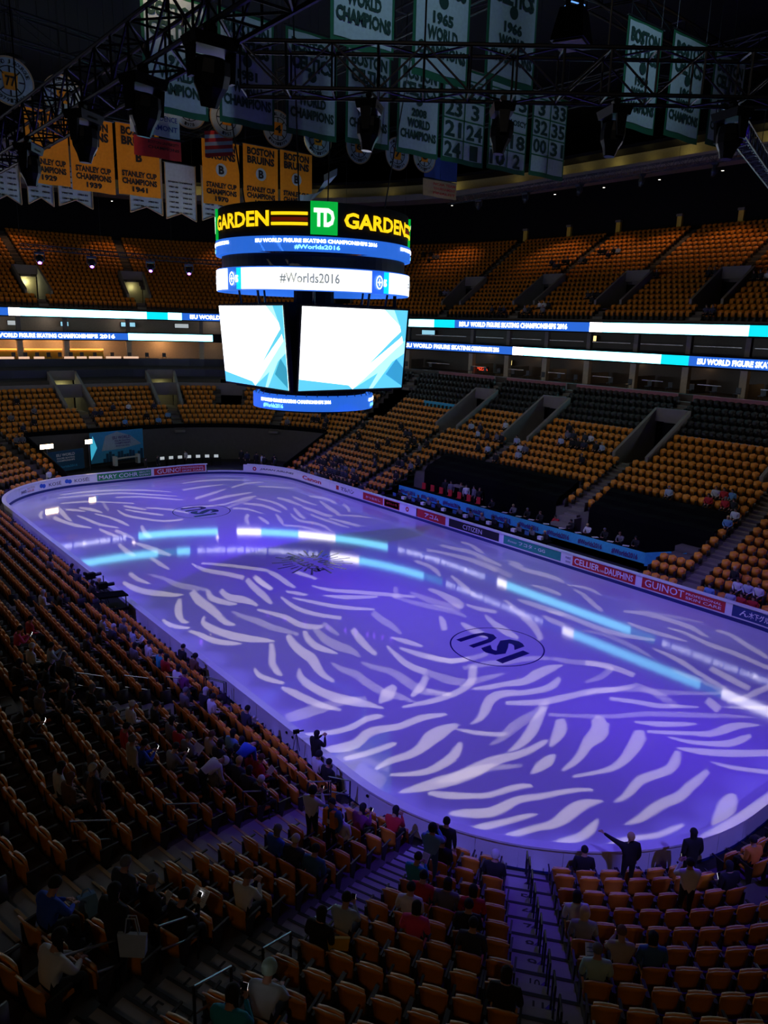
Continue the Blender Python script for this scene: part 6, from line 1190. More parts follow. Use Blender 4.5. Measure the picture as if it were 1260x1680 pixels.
# ================================================================== banners hung from the roof
def cloth(x0, x1, z0, z1, Y, seed=0, nx_=8, nz=8, amp=.018):
    o = MB(); V = []
    for j in range(nz+1):
        for i in range(nx_+1):
            a, b = i/nx_, j/nz; V.append((x0+(x1-x0)*a, Y+amp*math.sin(a*7+seed+b*2)*(1-.3*b), z0+(z1-z0)*b+.02*math.sin(a*9+seed)))
    n = nx_+1; return o.add(V, [(j*n+i,j*n+i+1,(j+1)*n+i+1,(j+1)*n+i) for j in range(nz) for i in range(nx_)])
def banner(kind, label, Y, x0, x1, zb, zt, lines, grp=None):
    h = empty('banner', ((x0+x1)/2,Y,zt), label=label, cat='banner', group=grp); cx = (x0+x1)/2; W = x1-x0; Hh = zt-zb
    def loc(mb): mb.v = [(v[0]-cx, v[1]-Y, v[2]-zt) for v in mb.v]; return mb
    if kind == 'green':
        build('border', loc(cloth(x0,x1,zb,zt,Y+.03,Y)), M['banner_green'], h); build('panel', loc(cloth(x0+.14,x1-.14,zb+.28,zt-.14,Y,Y)), M['banner_white'], h); tm = M['green_text']
    elif kind == 'gold': build('panel', loc(cloth(x0,x1,zb,zt,Y,x0)), M['bruin_gold'], h); tm = M['bruin_black']
    elif kind == 'white':
        o = cloth(x0,x1,zb,zt,Y,x0); o.v[:9] = [(v[0],v[1],v[2]+(.45*(1-abs((v[0]-cx)/(W/2))))) for v in o.v[:9]]; build('panel', loc(o), M['banner_white'], h); tm = M['bruin_black']
        e = MB(); pz = [(x0,zt),(x0,zb),(cx,zb+.45),(x1,zb),(x1,zt)]
        for (a,b),(c,d) in zip(pz,pz[1:]): e.tube((a,Y-.07,b),(c,Y-.07,d),.035,4)
        build('piping', loc(e), M['tan'], h)
    o = MB(); o.tube((-W/2-.1,0,.02),(W/2+.1,0,.02),.04,6); o.tube((-W/2+.2,0,0),(-W/2+.2,0,39.9-zt),.012,4); o.tube((W/2-.2,0,0),(W/2-.2,0,39.9-zt),.012,4); build('hanging_rod', o, M['metal'], h)
    for s, fx, fz, fw_, fh in lines: flat_text('lettering', s, (fx*W/2,-.04,-Hh*fz), (1,0,0), (0,0,1), fw_*W, fh*Hh, tm, h, .05)
    return h
def celtic(year, Y, x0, x1, zb, zt, wh=''):
    h = banner('green', 'green-bordered championship banner for %s, %s' % (year,wh), Y, x0, x1, zb, zt, [('BOSTON',0,.15,.8,.13),('CELTICS',0,.305,.8,.14),(year,0,.545,.36,.09),('WORLD',0,.66,.54,.1),('CHAMPIONS',0,.785,.86,.1)])
    o = MB(); o.tube((0,-.035,-(zt-zb)*.42),(0,-.04,-(zt-zb)*.42),.26,14); e = build('emblem', o, M['green_text'], h)
celtic('1976',-2,-10.7,-7.5,24.3,29.4,'leftmost of the lower row behind the left truss'); celtic('1981',-2,-6.9,-3.8,24.45,29.5,'lower row, between the left truss and scoreboard'); celtic('1984',-2,-3.1,.1,24.55,29.55,'lower row, fully visible left of the right truss'); celtic('1974',-2,.7,3.8,24.7,29.7,'lower row, behind the first right-hand moving light'); celtic('2008',-2,4.35,7.6,24.75,29.8,'lower row, just left of the number grids')
celtic('1968',-13,-7.95,-4.9,25.1,30.1,'upper row, behind the top moving light'); celtic('1965',-13,-3.95,-.8,24.85,29.9,'upper row, middle one above the right truss'); celtic('1966',-13,.2,3.4,25.5,30.5,'upper row, right of the middle one')
celtic('1959',-15,7.4,10.3,24.5,29.2,'right group, first one beside the grey floodlight'); celtic('1960',-15,11.2,14.4,24.7,29.5,'right group, the middle one'); celtic('1961',-15,15.2,18.5,24.9,29.5,'right group, the last one')
def numbers(x0, x1, zb, cols, Y=-2, wh=''):
    zt = 30.2; h = banner('green', 'retired numbers banner with green grid, the %s of three' % wh, Y, x0, x1, zb, zt, []); W = x1-x0; Hh = zt-zb
    n = len(cols); o = MB(); rh = 1.15
    for i in range(1,5): o.box(-W/2+.1,W/2-.1,-.045,-.035,-Hh+.15+rh*i-.04,-Hh+.15+rh*i+.04)
    o.box(-.04,.04,-.045,-.035,-Hh+.15,-.1); build('grid_line', o, M['banner_green'], h)
    for i, row in enumerate(cols[::-1]):
        for j, s in enumerate(row):
            if s: flat_text('lettering', s, ((-.25+.5*j)*W,-.045,-Hh+.15+rh*(i+.5)), (1,0,0), (0,0,1), (.38*W*(len(s)/2 if len(s) < 3 else 1.1)), .88 if len(s) < 3 else .35, M['green_text'], h, .03)
numbers(7.85,11.5,24.8,[('6','22'),('23','3'),('21','24'),('24','1')],wh='left'); numbers(11.85,15.5,24.9,[('14','15'),('19','LOSCY'),('17','18'),('10','2')],wh='middle'); numbers(15.9,19.5,25.05,[('3','33'),('32','35'),('00','31'),('','')],wh='right')
def bruin(year, x0, x1, zb, zt, lab=None):
    h = banner('gold', 'gold hockey championship banner for %s, %s' % (year,lab), 12, x0, x1, zb, zt, [('BOSTON',0,.1,.78,.12),('BRUINS',0,.235,.78,.125),('STANLEY CUP',0,.695,.82,.085),('CHAMPIONS',0,.80,.82,.09),(year,0,.91,.36,.08)])
    H_ = zt-zb; o = MB(); o.tube((0,-.03,-H_*.45),(0,-.038,-H_*.45),.42,24); 
    if int(year) > 1945: build('emblem', o, M['banner_white'], h)
    flat_text('emblem_letter', 'B', (0,-.05,-H_*.45), (1,0,0), (0,0,1), .42, .56, M['bruin_black'], h, .05)
bruin('1929',-12.3,-9.85,22.6,26.7,'partly hidden at the far left'); bruin('1939',-9.75,-7.1,22.5,26.7,'second from the left'); bruin('1941',-6.9,-4.1,22.6,26.8,'third from the left'); bruin('1970',-1.1,1.7,22.7,26.8,'below the striped flag'); bruin('1972',2,4.8,22.8,26.95,'second from the right'); bruin('2011',5,7.75,22.85,27,'rightmost, nearest the scoreboard')
for i, (a, b, z) in enumerate(((-5.65,-3.4,21.75),(-3.15,-.95,21.6),(-14,-12.4,21.45),(-12,-10.5,21.55),(-10.2,-8.1,21.65),(-.5,1.7,21.75))):
    ln = [(s,fx,.42+.09*q,.3,.03) for q in range(6) for s,fx in (('1987-88',-.45),('1983-84',.45))]+[('DIVISION CHAMPIONS',0,.33,.8,.03)]
    h = banner('white' if i < 5 else 'white', ['white swallow-tailed division banner half behind the third gold banner','white swallow-tailed division banner hanging free between two gold banners','white swallow-tailed division banner at the far left edge','swallow-tailed division banner whose tip shows below the leftmost gold banner','swallow-tailed division banner whose tip shows below the second gold banner','swallow-tailed division banner whose tip shows below the flag and gold banner'][i], 13.5, a, b, z, z+3.6, ln)
def rdisc(label, x, z, r, Y, txt, gold, mid=''):
    h = empty('round_banner', (x,Y,z), label=label, cat='banner', group=None)
    def ring_(name, r0, r1, y, m_): o = MB(); N = 40; o.add([(rr*math.cos(2*PI*i/N),y,rr*math.sin(2*PI*i/N)) for rr in (r0,r1) for i in range(N)], [(i,(i+1)%N,N+(i+1)%N,N+i) for i in range(N)]); return build(name, o, m_, h)
    ring_('rim', r, r*.93, -.01, M['tan']); ring_('face', r*.95, .02, 0, M['banner_white']); ring_('inner_ring', r*.62, r*.58, -.02, M['bruin_black'])
    o = MB(); [o.tube((.36*r*math.cos(a),-.02,.36*r*math.sin(a)),(.58*r*math.cos(a),-.02,.58*r*math.sin(a)),.03,4) for a in np.arange(0,6.28,PI/4)]; build('spoke', o, M['bruin_black'], h)
    o = MB(); o.hexa([(-.26*r,-.03,-.34*r),(.26*r,-.03,-.34*r),(-.26*r,-.01,-.34*r),(.26*r,-.01,-.34*r),(-.33*r,-.03,.34*r),(.33*r,-.03,.34*r),(-.33*r,-.01,.34*r),(.33*r,-.01,.34*r)]); build('shield', o, M['bruin_gold'], h)
    if mid: flat_text('number', mid, (0,-.05,0), (1,0,0), (0,0,1), .42*r, .42*r, M['bruin_black'], h, .03)
    for t_, a0, flip in ((txt[0],PI/2,1),(txt[1],-PI/2,-1)):
        for i, ch in enumerate(t_):
            if ch == ' ': continue
            a = a0-flip*(i-(len(t_)-1)/2)*(.155 if len(t_) > 10 else .19); d_ = Vector((math.cos(a),0,math.sin(a))); upv = d_*flip; rt = Vector((upv.z,0,-upv.x))
            flat_text('letter', ch, d_*r*.78+Vector((0,-.03,0)), rt, upv, .12*r, .17*r, M['bruin_black'], h, .02)
    o = MB(); o.tube((0,.03,r*.9),(0,.03,39.9-z),.012,4); build('cord', o, M['metal'], h)
rdisc('round white retired-player banner with a gold 77 shield at the left edge', -14.9, 25.85, 1.1, 4, ('RAYMOND J BOURQUE','1979-2000'), 1, '77')
rdisc('round white retired-player banner half hidden by the left truss', -12.4, 25.7, 1.0, 4.2, ('TERENCE OREILLY','1972-85'), 1, '24')
for i, (x, z, yr) in enumerate(((0,26.2,'1963-1979'),(2.9,26.1,'1967-1976'),(6.1,26.15,'1965-1975'),(9.35,26.2,'1925-1934'),(11.8,26.4,'1935-1942'),(-5.7,26.3,'1978'),(-3.4,26.2,'1957'))):
    rdisc('round white retired-player banner dated %s, %s' % (yr,('below the left championship banner','below the fully visible championship banner','right of the first right-hand moving light','just left of the number grids','half hidden left of the blue banner','behind the left truss','behind the striped flag')[i]), x, z, 1.05, 4, ('PHIL ESPOSITO'[:8+i%4],yr), 1, str(4+i))
h = empty('flag', (-3.4,5.0,25.9), label='striped stars and stripes flag hanging behind the 1970 banner', cat='flag')
o = MB(); [o.hexa([(-.9,0,-1.4+.2*i-.35),(.9,0,-1.4+.2*i),(-.9,.01,-1.4+.2*i-.35),(.9,.01,-1.4+.2*i),(-.9,0,-1.2+.2*i-.35),(.9,0,-1.2+.2*i),(-.9,.01,-1.2+.2*i-.35),(.9,.01,-1.2+.2*i)], i%2) for i in range(7)]; link('stripe', o.mesh('stripe',[M['letter_red'],M['banner_white']]), h)
for lab, x0, x1, z0, z1, Y, m_, txt, tm in (('white and blue banner reading NOTRE DAME PROVIDENCE VERMONT',-9.1,-6.3,24.6,26.4,4,'banner_white',('NOTRE DAME','PROVIDENCE','VERMONT'),'banner_blue'),('red college banner below the white and blue one',-8.9,-6.2,23.5,24.5,4.1,'letter_red',('BOSTON UNIVERSITY','CHAMPIONS'),'bruin_black'),
    ('blue banner above the small gold one',11.8,15,25.1,26.5,4,'banner_blue',(),'bruin_black'),('small gold banner with dark red letters',11.75,15,23.9,25.0,4,'tan',('NCAA TEAM','TOURNAMENT','FINALIST'),'letter_red')):
    h = empty('banner', ((x0+x1)/2,Y,z1), label=lab, cat='banner'); W = x1-x0; Hh = z1-z0
    build('panel', (lambda mb: setattr(mb,'v',[(v[0]-(x0+x1)/2,v[1]-Y,v[2]-z1) for v in mb.v]) or mb)(cloth(x0,x1,z0,z1,Y,x0,6,3,.03)), M[m_], h)
    o = MB(); o.tube((-W/2,0,.02),(W/2,0,.02),.03,6); o.tube((0,0,0),(0,0,39.9-z1),.012,4); build('hanging_rod', o, M['metal'], h)
    for i, s in enumerate(txt): flat_text('lettering', s, (.12*W,-.06,-Hh*(.22+.27*i)), (1,0,0), (0,0,1), .66*W, .15*Hh, M[tm], h, .02)
h = empty('curtain', (5.6,9,24), label='pale draped cloth hanging beside the 2011 banner', cat='curtain'); o = MB(); V = []
for j in range(6):
    for i in range(8): a = i/7*1.4; b = j/5; V.append(((2.2+b*1.2)*math.sin(a)*1.0-1, .2*math.sin(a*9), -2.6*math.cos(a)+.6*b+1.6))
o.add(V, [(j*8+i,j*8+i+1,(j+1)*8+i+1,(j+1)*8+i) for j in range(5) for i in range(7)]); build('drape', o, M['banner_white'], h)
# ================================================================== trusses with moving heads
def truss(a, b, label, w_=.5, hgt=.6, bays=None, mm='truss', r=.03, grp=None):
    a, b = Vector(a), Vector(b); L = (b-a).length; dr = (b-a).normalized(); sd = Vector((-dr.y,dr.x,0)).normalized(); bays = bays or int(L/.62)
    h = empty('lighting_truss', a, label=label, cat='truss', group=grp); ch = [(sx*w_/2,sz*hgt/2) for sx in (-1,1) for sz in (-1,1)]
    Pt = lambda i,c: dr*(L*i/bays)+sd*ch[c][0]+Vector((0,0,ch[c][1]))
    for c in range(4): build('chord', MB().tube(Pt(0,c),Pt(bays,c),r,7), M[mm], h)
    o = MB()
    for i in range(bays):
        for c0, c1 in ((0,1),(2,3),(0,2),(1,3)): p_, q_ = (c0,c1) if i%2 else (c1,c0); o.tube(Pt(i,p_),Pt(i+1,q_),r*.55,5)
        for c0, c1 in ((0,1),(2,3),(0,2),(1,3)): o.tube(Pt(i,c0),Pt(i,c1),r*.55,5)
    o2 = build('lacing', o, M[mm], h); o2['kind'] = 'stuff'
    o = MB()
    for i in range(0,bays+1,max(1,bays//3)): p0 = dr*(L*i/bays); o.tube(p0+Vector((0,0,hgt/2)),Vector((p0.x,p0.y,39.9-a.z)),.014,5)
    build('hoist_chain', o, M['metal'], h)['kind'] = 'stuff'
    o = MB()
    for i in range(1,bays,2): o.path([Pt(i,1)+Vector((0,0,.03)),Pt(i,1)+sd*.05+Vector((0,0,-.12))],.022,5)
    build('clamp', o, M['chrome'], h)['kind'] = 'stuff'
    return h
truss((-21.5,-36,18.3),(-21.5,-14,18.3),'black lighting truss running from top centre down to the left edge of the photo',.5,.6)
truss((-19.9,-28.1,18.5),(-13.9,-33.2,18.5),'black lighting truss crossing the right half of the photo in front of the banners',.5,.6)
truss((-8,32,20.5),(14,34,20.5),'thin far lighting truss above the far end seats',.4,.4)
truss((33,-16,28.1),(34,25,28.1),'thin lighting truss along the right-hand press level lamps',.5,.6)
truss((-4.5,-27,20.9),(24,-16,22.6),'long dark truss behind the right-hand championship banners',.45,.5)
def moving_head(loc, rz, label, lit=None, s=1.0, pitch=.15, grp=None):
    h = empty('moving_light', loc, rz, label=label, cat='stage light', group=grp); h.scale = (s,s,s)
    o = MB(); o.box(-.08,.08,-.03,.03,-.02,.12); o.tube((-.05,0,.1),(.05,0,.1),.06,8); build('clamp', o, M['metal'], h)
    o = MB(); o.hexa([(-.27,-.17,-.16),(.27,-.17,-.16),(-.27,.17,-.16),(.27,.17,-.16),(-.31,-.2,-.02),(.31,-.2,-.02),(-.31,.2,-.02),(.31,.2,-.02)]); build('base', o, M['truss'], h)
    for sx in (-1,1): o = MB(); o.hexa([(sx*.25,-.06,-.5),(sx*.3,-.06,-.5),(sx*.25,.06,-.5),(sx*.3,.06,-.5),(sx*.24,-.1,-.14),(sx*.3,-.1,-.14),(sx*.24,.1,-.14),(sx*.3,.1,-.14)]); build('yoke', o, M['truss'], h)
    Rm = Matrix.Rotation(pitch,3,'X'); hd = MB(); prev = None; N = 10; V = []; prof = [(.12,-.23),(.22,-.27),(.24,-.42),(.22,-.56),(.15,-.68),(.11,-.80)]
    for r_, z in prof:
        for i in range(N): a = 2*PI*i/N; v = Rm @ Vector((r_*math.cos(a),r_*.9*math.sin(a),z+.47)); V.append((v.x,v.y,v.z-.47))
    hd.add(V, [(j*N+i,j*N+(i+1)%N,(j+1)*N+(i+1)%N,(j+1)*N+i) for j in range(5) for i in range(N)]+[tuple(range(N-1,-1,-1))]); hb = build('head', hd, M['truss'], h)
    lv = [Rm @ Vector((.11*math.cos(2*PI*i/N),.1*math.sin(2*PI*i/N),-.34)) for i in range(N)]; build('lens', MB().add([(v.x,v.y,v.z-.47) for v in lv],[tuple(range(N))]), M[lit] if lit else M['metal'], hb)
    o = MB(); o.box(-.12,.12,-.195,-.19,-.12,-.09); build('display', o, M['metal'], h)
    return h
for i, (y, z) in enumerate(((-30.75,17.97),(-28.9,17.97),(-26.6,17.97),(-23.6,17.97),(-20.5,17.97))): moving_head((-21.75,y,z-.1), .3*i, 'black moving light hanging from the left truss, %s from the top' % od(i), None, .86, .25-.1*i)
for i, (x, y) in enumerate(((-18.5,-29.3),(-17.0,-30.55),(-15.75,-31.6),(-14.45,-32.7))): moving_head((x,y,18.1), .7+.2*i, 'black moving light under the right truss, %s from its left end' % od(i), None, .82, .1)
moving_head((-19.8,-29.6,19.75), .9, 'moving light standing on top of the trusses near the top centre', None, .7, 2.6)
h = empty('floodlight', (-13.9,-29.2,20.2), .4, label='big grey box floodlight above the right truss at the top', cat='stage light')
o = MB(); o.hexa([(-.35,-.3,-.3),(.35,-.3,-.3),(-.35,.3,-.3),(.35,.3,-.3),(-.22,-.2,.25),(.22,-.2,.25),(-.22,.2,.25),(.22,.2,.25)]); build('housing', o, M['metal'], h); o = MB(); o.box(-.3,.3,-.26,.26,-.33,-.305); build('glass', o, M['wallc'], h); o = MB(); o.box(-.42,-.38,-.04,.04,-.2,.6); o.box(.38,.42,-.04,.04,-.2,.6); o.box(-.42,.42,-.04,.04,.56,.6); build('bracket', o, M['metal'], h)
for i, (x, y) in enumerate(((-6.5,32.2),(-2,32.6),(3.6,33.1),(7.6,33.4))):
    moving_head((x,y,20.2), math.atan2(CY-y,CX-x)-PI/2, 'small far moving light with a glowing violet lens, %s from the left' % od(i), 'lamp_violet', 1.4, .9)
for i in range(6): x = 33.1+.17*i; y = -12+6.5*i; moving_head((x,y,27.75), .4*i, 'small dark moving light on the thin truss along the press level, %s from the right' % od(i), None, 1.2, .3)
truss((15,37,19.5),(24.4,20,19.5),'lighting truss behind the scoreboard carrying violet lamps that sparkle in the ice',.4,.4)
for i, (x, y) in enumerate(((16.5,34.3),(17.6,32.3),(18.9,30),(20.3,27.4),(21.4,25.5),(22,24.4),(22.7,23.1),(23.1,22.4),(23.6,21.5),(24.1,20.6))):
    moving_head((x,y,19.2), math.atan2(CY-y,CX-x)-PI/2, 'small moving light with a violet lens behind the scoreboard, %s from the left' % od(i), 'lamp_violet', 1.0, 1.0, 'violet moving lights behind the scoreboard')
# ================================================================== gobo projectors: a metal plate with cut strokes in front of each lamp
def cut_plate(strokes, src, hgt, rad, zt=0.):
    c = bpy.data.curves.new('gobo','CURVE'); c.dimensions = '2D'; c.fill_mode = 'BOTH'
    def spl(pts): s = c.splines.new('POLY'); s.points.add(len(pts)-1); s.use_cyclic_u = True; [setattr(s.points[i],'co',(p[0],p[1],0,1)) for i,p in enumerate(pts)]
    spl([(rad*math.cos(2*PI*i/48), rad*math.sin(2*PI*i/48)) for i in range(48)])
    for st, zt_ in strokes:
        k = hgt/(src[2]-zt_); pts = [((st[i]/100-src[0])*k*KS, (st[i+1]/100-src[1])*k*KS) for i in range(0,len(st),2)]
        spl(pts)
    o = bpy.data.objects.new('g', c); COL.objects.link(o); bpy.context.view_layer.update(); me = bpy.data.meshes.new_from_object(o.evaluated_get(bpy.context.evaluated_depsgraph_get())); bpy.data.objects.remove(o); bpy.data.curves.remove(c)
    return me
KS = 1.0
SRC = {0:(2,-20,24),1:(-2,-4,25),2:(3,15,24)}
for n_, (reg, st) in enumerate(GOBO):
    src = [(-14,-21,31),(-14,-23,31),(-14,-8,31),(-14,-10,31),(-14,-6,31),(-14,-19,31),(-11,18.5,31),(-11,20.5,31)][n_]; hgt = .25
    items = [(s,0.) for s in st]+([(GOBO_RAIL,1.02)] if n_ == 0 else [])
    h = empty('gobo_projector', src, label='black pattern projector hanging high over the ice, %s in line' % od(n_), cat='stage light', group='pattern projectors over the ice')
    me = cut_plate(items, src, hgt, .8); me.materials.append(M['black']); g = link('gobo_plate', me, h, (0,0,-hgt))
    o = MB(); N = 24; o.add([(r_*math.cos(2*PI*i/N),r_*math.sin(2*PI*i/N),z) for r_, z in ((.8,-hgt-.01),(.82,-.1),(.3,.12)) for i in range(N)], [(j*N+i,j*N+(i+1)%N,(j+1)*N+(i+1)%N,(j+1)*N+i) for j in range(2) for i in range(N)]+[tuple(range(2*N,3*N))]); build('housing', o, M['black'], h)
    o = MB(); o.tube((0,0,.12),(0,0,39.9-src[2]),.02,5); build('suspension', o, M['metal'], h)
    bright = {0:1.,1:.55,2:.45}.get(0 if len(st) > 30 else 1, .6)
    l = light('gobo_lamp','SPOT',src,15500*bright,(1,.86,.62) ,(src[0],src[1],0),.0005,140,.1)
# ================================================================== rink-side furniture
def sweepT(name, prof, a, b, m_, par, **k): return sweep(name, prof, a, b, m_, par, **k)
h = empty('judges_table', (0,0,0), label='long black judges table behind the adverts on the right-hand board', cat='table')
sweep('top', rect(.45,1.15,1.02,1.07), -8, 9.3, M['cloth_black'], h, step=2); sweep('skirt', rect(.5,.53,.1,1.02), -8, 9.3, M['cloth_black'], h, step=2)
random.seed(11)
for i in range(14):
    u = -7.2+i*1.2; x,y,nx,ny = PT(u,.75)
    if i % 2:
        q = empty('monitor', (x,y,1.07), math.atan2(ny,nx)-PI/2, label='small screen with a dim blue glow on the judges table', cat='monitor', group='screens on the judges table')
        o = MB(); o.box(-.2,.2,.0,.03,.04,.32); build('panel', o, M['black'], q); o = MB(); o.box(-.18,.18,.031,.034,.06,.3); build('screen', o, M['monitor'], q); o = MB(); o.box(-.2,.2,-.2,.05,0,.03); build('base', o, M['black'], q)
        o = MB(); o.box(-.2,.2,-.006,-.001,.04,.32); build('back_cover', o, M['cT'], q)
    else:
        q = empty('equipment_box', (x,y,1.07), math.atan2(ny,nx)-PI/2, label='small pale equipment box on the judges table', cat='box', group='pale boxes on the judges table')
        o = MB(); o.box(-.17,.17,-.12,.12,0,.2); build('case', o, M['paper'], q); o = MB(); o.box(-.18,.18,-.13,.13,.2,.22); build('lid', o, M['white'], q)
    if i != 8:
        x,y,nx,ny = PT(u+.2,1.65); person('sitf',(x,y,.22),math.atan2(-ny,-nx)-PI/2,random.choice('KKDKG'),random.choice(['short','bob']),random.choice('KNGY'),'K','official in dark clothes seated at the judges table','officials at the judges table')
        c = empty('folding_chair', (x,y,.22), math.atan2(-ny,-nx)-PI/2, label='dark chair under an official at the judges table', cat='chair', group='chairs at the judges table')
        o = MB(); o.box(-.2,.2,-.2,.2,.41,.44); build('seat', o, M['metal'], c); o = MB(); o.box(-.2,.2,-.26,-.23,.44,.85); build('backrest', o, M['metal'], c); o = MB(); [o.tube((sx*.18,sy*.18,0),(sx*.18,sy*.18,.41),.012,5) for sx in (-1,1) for sy in (-1,1)]; build('leg', o, M['metal'], c)
tag(sweep('floor_judges', rect(.12,2.98,.02,.22), -13.5, 10.4, M['floor']), kind='structure')
tag(sweep('floor_second_tier', rect(3.0,5.15,.5,.7), -13.8, 10.4, M['floor']), kind='structure')
h = empty('cloth_banner', (0,0,0), label='long cyan cloth banner repeating a purple hashtag in front of the upper table', cat='banner')
pn = sweep('cloth_panel', rect(3.0,3.03,.5,1.42), -13.8, 10.5, M['banner_cyan'], h, step=1); 
L = 24.3/9
for i in range(9):
    uL = 10.5-L*i-.25; uR = uL-L+.75; ring_text('lettering', '#Worlds2016', uL+PER, uR+PER, .8, 1.2, 2.96, M['purple_text'], h, .03)
o = MB(); pts = [PT(-13.8,3.0)[:2],PT(-15.2,3.6)[:2],PT(-15.9,4.4)[:2],PT(-15.4,5.4)[:2]]
for (a,b),(c,d) in zip(pts,pts[1:]): o.hexa([(a,b,.55),(c,d,.8),(a+.03,b+.03,.55),(c+.03,d+.03,.8),(a,b,1.42),(c,d,1.75),(a+.03,b+.03,1.42),(c+.03,d+.03,1.75)])
build('end_flap', o, M['banner_cyan'], h)
h = empty('upper_table', (0,0,0), label='long black table behind the cyan hashtag banner', cat='table'); sweep('top', rect(3.04,3.7,1.36,1.41), -13.6, 10.3, M['cloth_black'], h, step=2); sweep('skirt', rect(3.6,3.63,.72,1.36), -13.6, 10.3, M['cloth_black'], h, step=2)
for i, u in enumerate((-12.4,-11.2,-10,-8.6,-7.2,-5.8,-4.4,-3.2,-1.8,.4)):
    x,y,nx,ny = PT(u,4.2); person('sitf',(x,y,.72),math.atan2(-ny,-nx)-PI/2,'KGKWKRK'[i%7],'short','KNGYK'[i%5],'K','person seated behind the cyan hashtag banner with papers','people behind the cyan hashtag banner')
    x,y,nx,ny = PT(u+.3,3.4); q = empty('paper', (x,y,1.41), random.random(), label='white paper lying on the table behind the cyan banner', cat='paper', group='papers on the table behind the cyan banner'); o = MB(); o.box(-.15,.15,-.21,.21,.001,.006); build('sheet', o, M['paper'], q)
for i, (u, d, c_) in enumerate(((5.8,5.1,'G'),(4.7,5.2,'K'),(4.0,5.1,'W'),(3.3,5.3,'G'),(2.5,5.1,'K'),(6.6,5.2,'K'))):
    x,y,nx,ny = PT(u,d-.35); person('stand',(x,y,.72),math.atan2(-ny,-nx)-PI/2+random.uniform(-1,1),c_,'short','KNK'[i%3],'K',['grey-clothed person standing leftmost but one above the red chairs','black-clothed person standing between two others above the red chairs','person in a white top standing above the red chairs','person in grey standing just right of the white top','person in black standing rightmost above the red chairs','person in black standing leftmost above the red chairs'][i],'people standing behind the cyan banner')
for i in range(7):
    u = 9-i*1.1; x,y,nx,ny = PT(u,4.35); q = empty('red_chair', (x,y,.72), math.atan2(-ny,-nx)-PI/2, label='dark red chair behind the left part of the cyan banner', cat='chair', group='red chairs behind the cyan banner')
    o = MB(); o.box(-.22,.22,-.2,.22,.42,.48); build('seat', o, M['red'], q); o = MB(); o.box(-.22,.22,-.26,-.2,.48,.98); build('backrest', o, M['red'], q); o = MB(); [o.tube((sx*.19,sy*.18,0),(sx*.19,sy*.18,.42),.015,5) for sx in (-1,1) for sy in (-1,1)]; build('leg', o, M['metal'], q)
# black cloths over the closed seats
def cover(a, b, label, k0=6, k1=9):
    V = []; us = upts(a,b,.6); prof = []
    for k in range(k0,k1): prof += [(dl(k)+.3,zr(k)+.72),(dl(k)+.8,zr(k)+.86)]
    prof = [(dl(k0)-.06,.75),(dl(k0)-.04,zr(k0)+.3)]+prof+[(dl(k1-1)+.84,zr(k1-1)+.1)]
    n = len(prof)
    for i, u in enumerate(us):
        for j, (d,z) in enumerate(prof): x,y,_,_ = PT(u,d); V.append((x,y,z+.03*math.sin(i*1.7+j)))
    o = MB().add(V, [(i*n+j,i*n+j+1,(i+1)*n+j+1,(i+1)*n+j) for i in range(len(us)-1) for j in range(n-1)]); tag(build('seat_cover', o, M['cloth_black']), label, 'cloth')
cover(-4.9,9.6,'large black cloth covering rows of seats behind the cyan banner'); cover(-16.8,-7.8,'large black cloth covering rows of seats right of the pale stairs')
# ================================================================== far end: curtain, backdrop, dark sign, floodlights, bench, camera platform
h = empty('black_curtain', (0,0,0), label='long black curtain closing off the far end stand behind the rink', cat='curtain')
sweep('curtain', [(7.75,-.0),(7.75,3.95),(7.85,3.95),(7.85,-.0)], 27.6, 63.3, M['cloth_black'], h)
for u in (27.6,63.3):
    P = []; 
    for z in (0,1): 
        for d in (.3,7.8):
            for du in (-.1,.1): x,y,_,_ = PT(u+du,d); P.append((x,y,0 if z == 0 else (1.3 if d < 1 else 3.95)))
    build('side_curtain', MB().hexa(P), M['cloth_black'], h)
def board_sign(label, P0, P1, z0, z1, m_, th=.08):
    P0 = Vector((*P0,0)); P1 = Vector((*P1,0)); d = (P1-P0); L = d.length; d.normalize(); nrm = Vector((d.y,-d.x,0))
    h = empty('backdrop', P0, label=label, cat='backdrop'); q = lambda a,z,o_=0: d*(a*L)+Vector((0,0,z))+nrm*o_
    build('panel', MB().hexa([q(0,z0,-th),q(1,z0,-th),q(0,z0),q(1,z0),q(0,z1,-th),q(1,z1,-th),q(0,z1),q(1,z1)]), M[m_], h)
    def poly(pts, mm, off): build('print', MB().add([q(a,z0+(z1-z0)*b,off) for a,b in pts],[tuple(range(len(pts)))]), M[mm], h)
    def txt(s, a, b, w_, hh, mm, off=.03): flat_text('lettering', s, q(a,z0+(z1-z0)*b,off), d, (0,0,1), w_*L, hh*(z1-z0), M[mm], h, .02)
    for a in (.02,.98): build('leg', MB().tube(q(a,0,-th-.1),q(a,z1,-th-.02),.03,6), M['metal'], h)
    return poly, txt
poly, txt = board_sign('blue event backdrop with a pale swoosh and a city skyline beyond the far boards', (-1.6,37.6), (4.2,38.6), .6, 3.7, 'sky_blue')
poly([(.2,.38),(.28,.86),(.5,.98),(.75,.82),(.96,.5),(.6,.4)],'banner_white',.01); poly([(0,.1),(.12,.5),(.05,.9),(0,.6)],'scr_teal',.01)
for i in range(14): a = .22+.055*i; hh = .12+.22*abs(math.sin(i*2.3)); poly([(a,0),(a+.05,0),(a+.05,hh),(a,hh)],'skyline',.014)
txt('ISU WORLD',.58,.78,.34,.1,'purple_text'); txt('FIGURE SKATING',.6,.67,.3,.06,'purple_text'); txt('CHAMPIONSHIPS',.6,.59,.3,.06,'purple_text'); txt('BOSTON 2016',.6,.5,.26,.05,'purple_text')
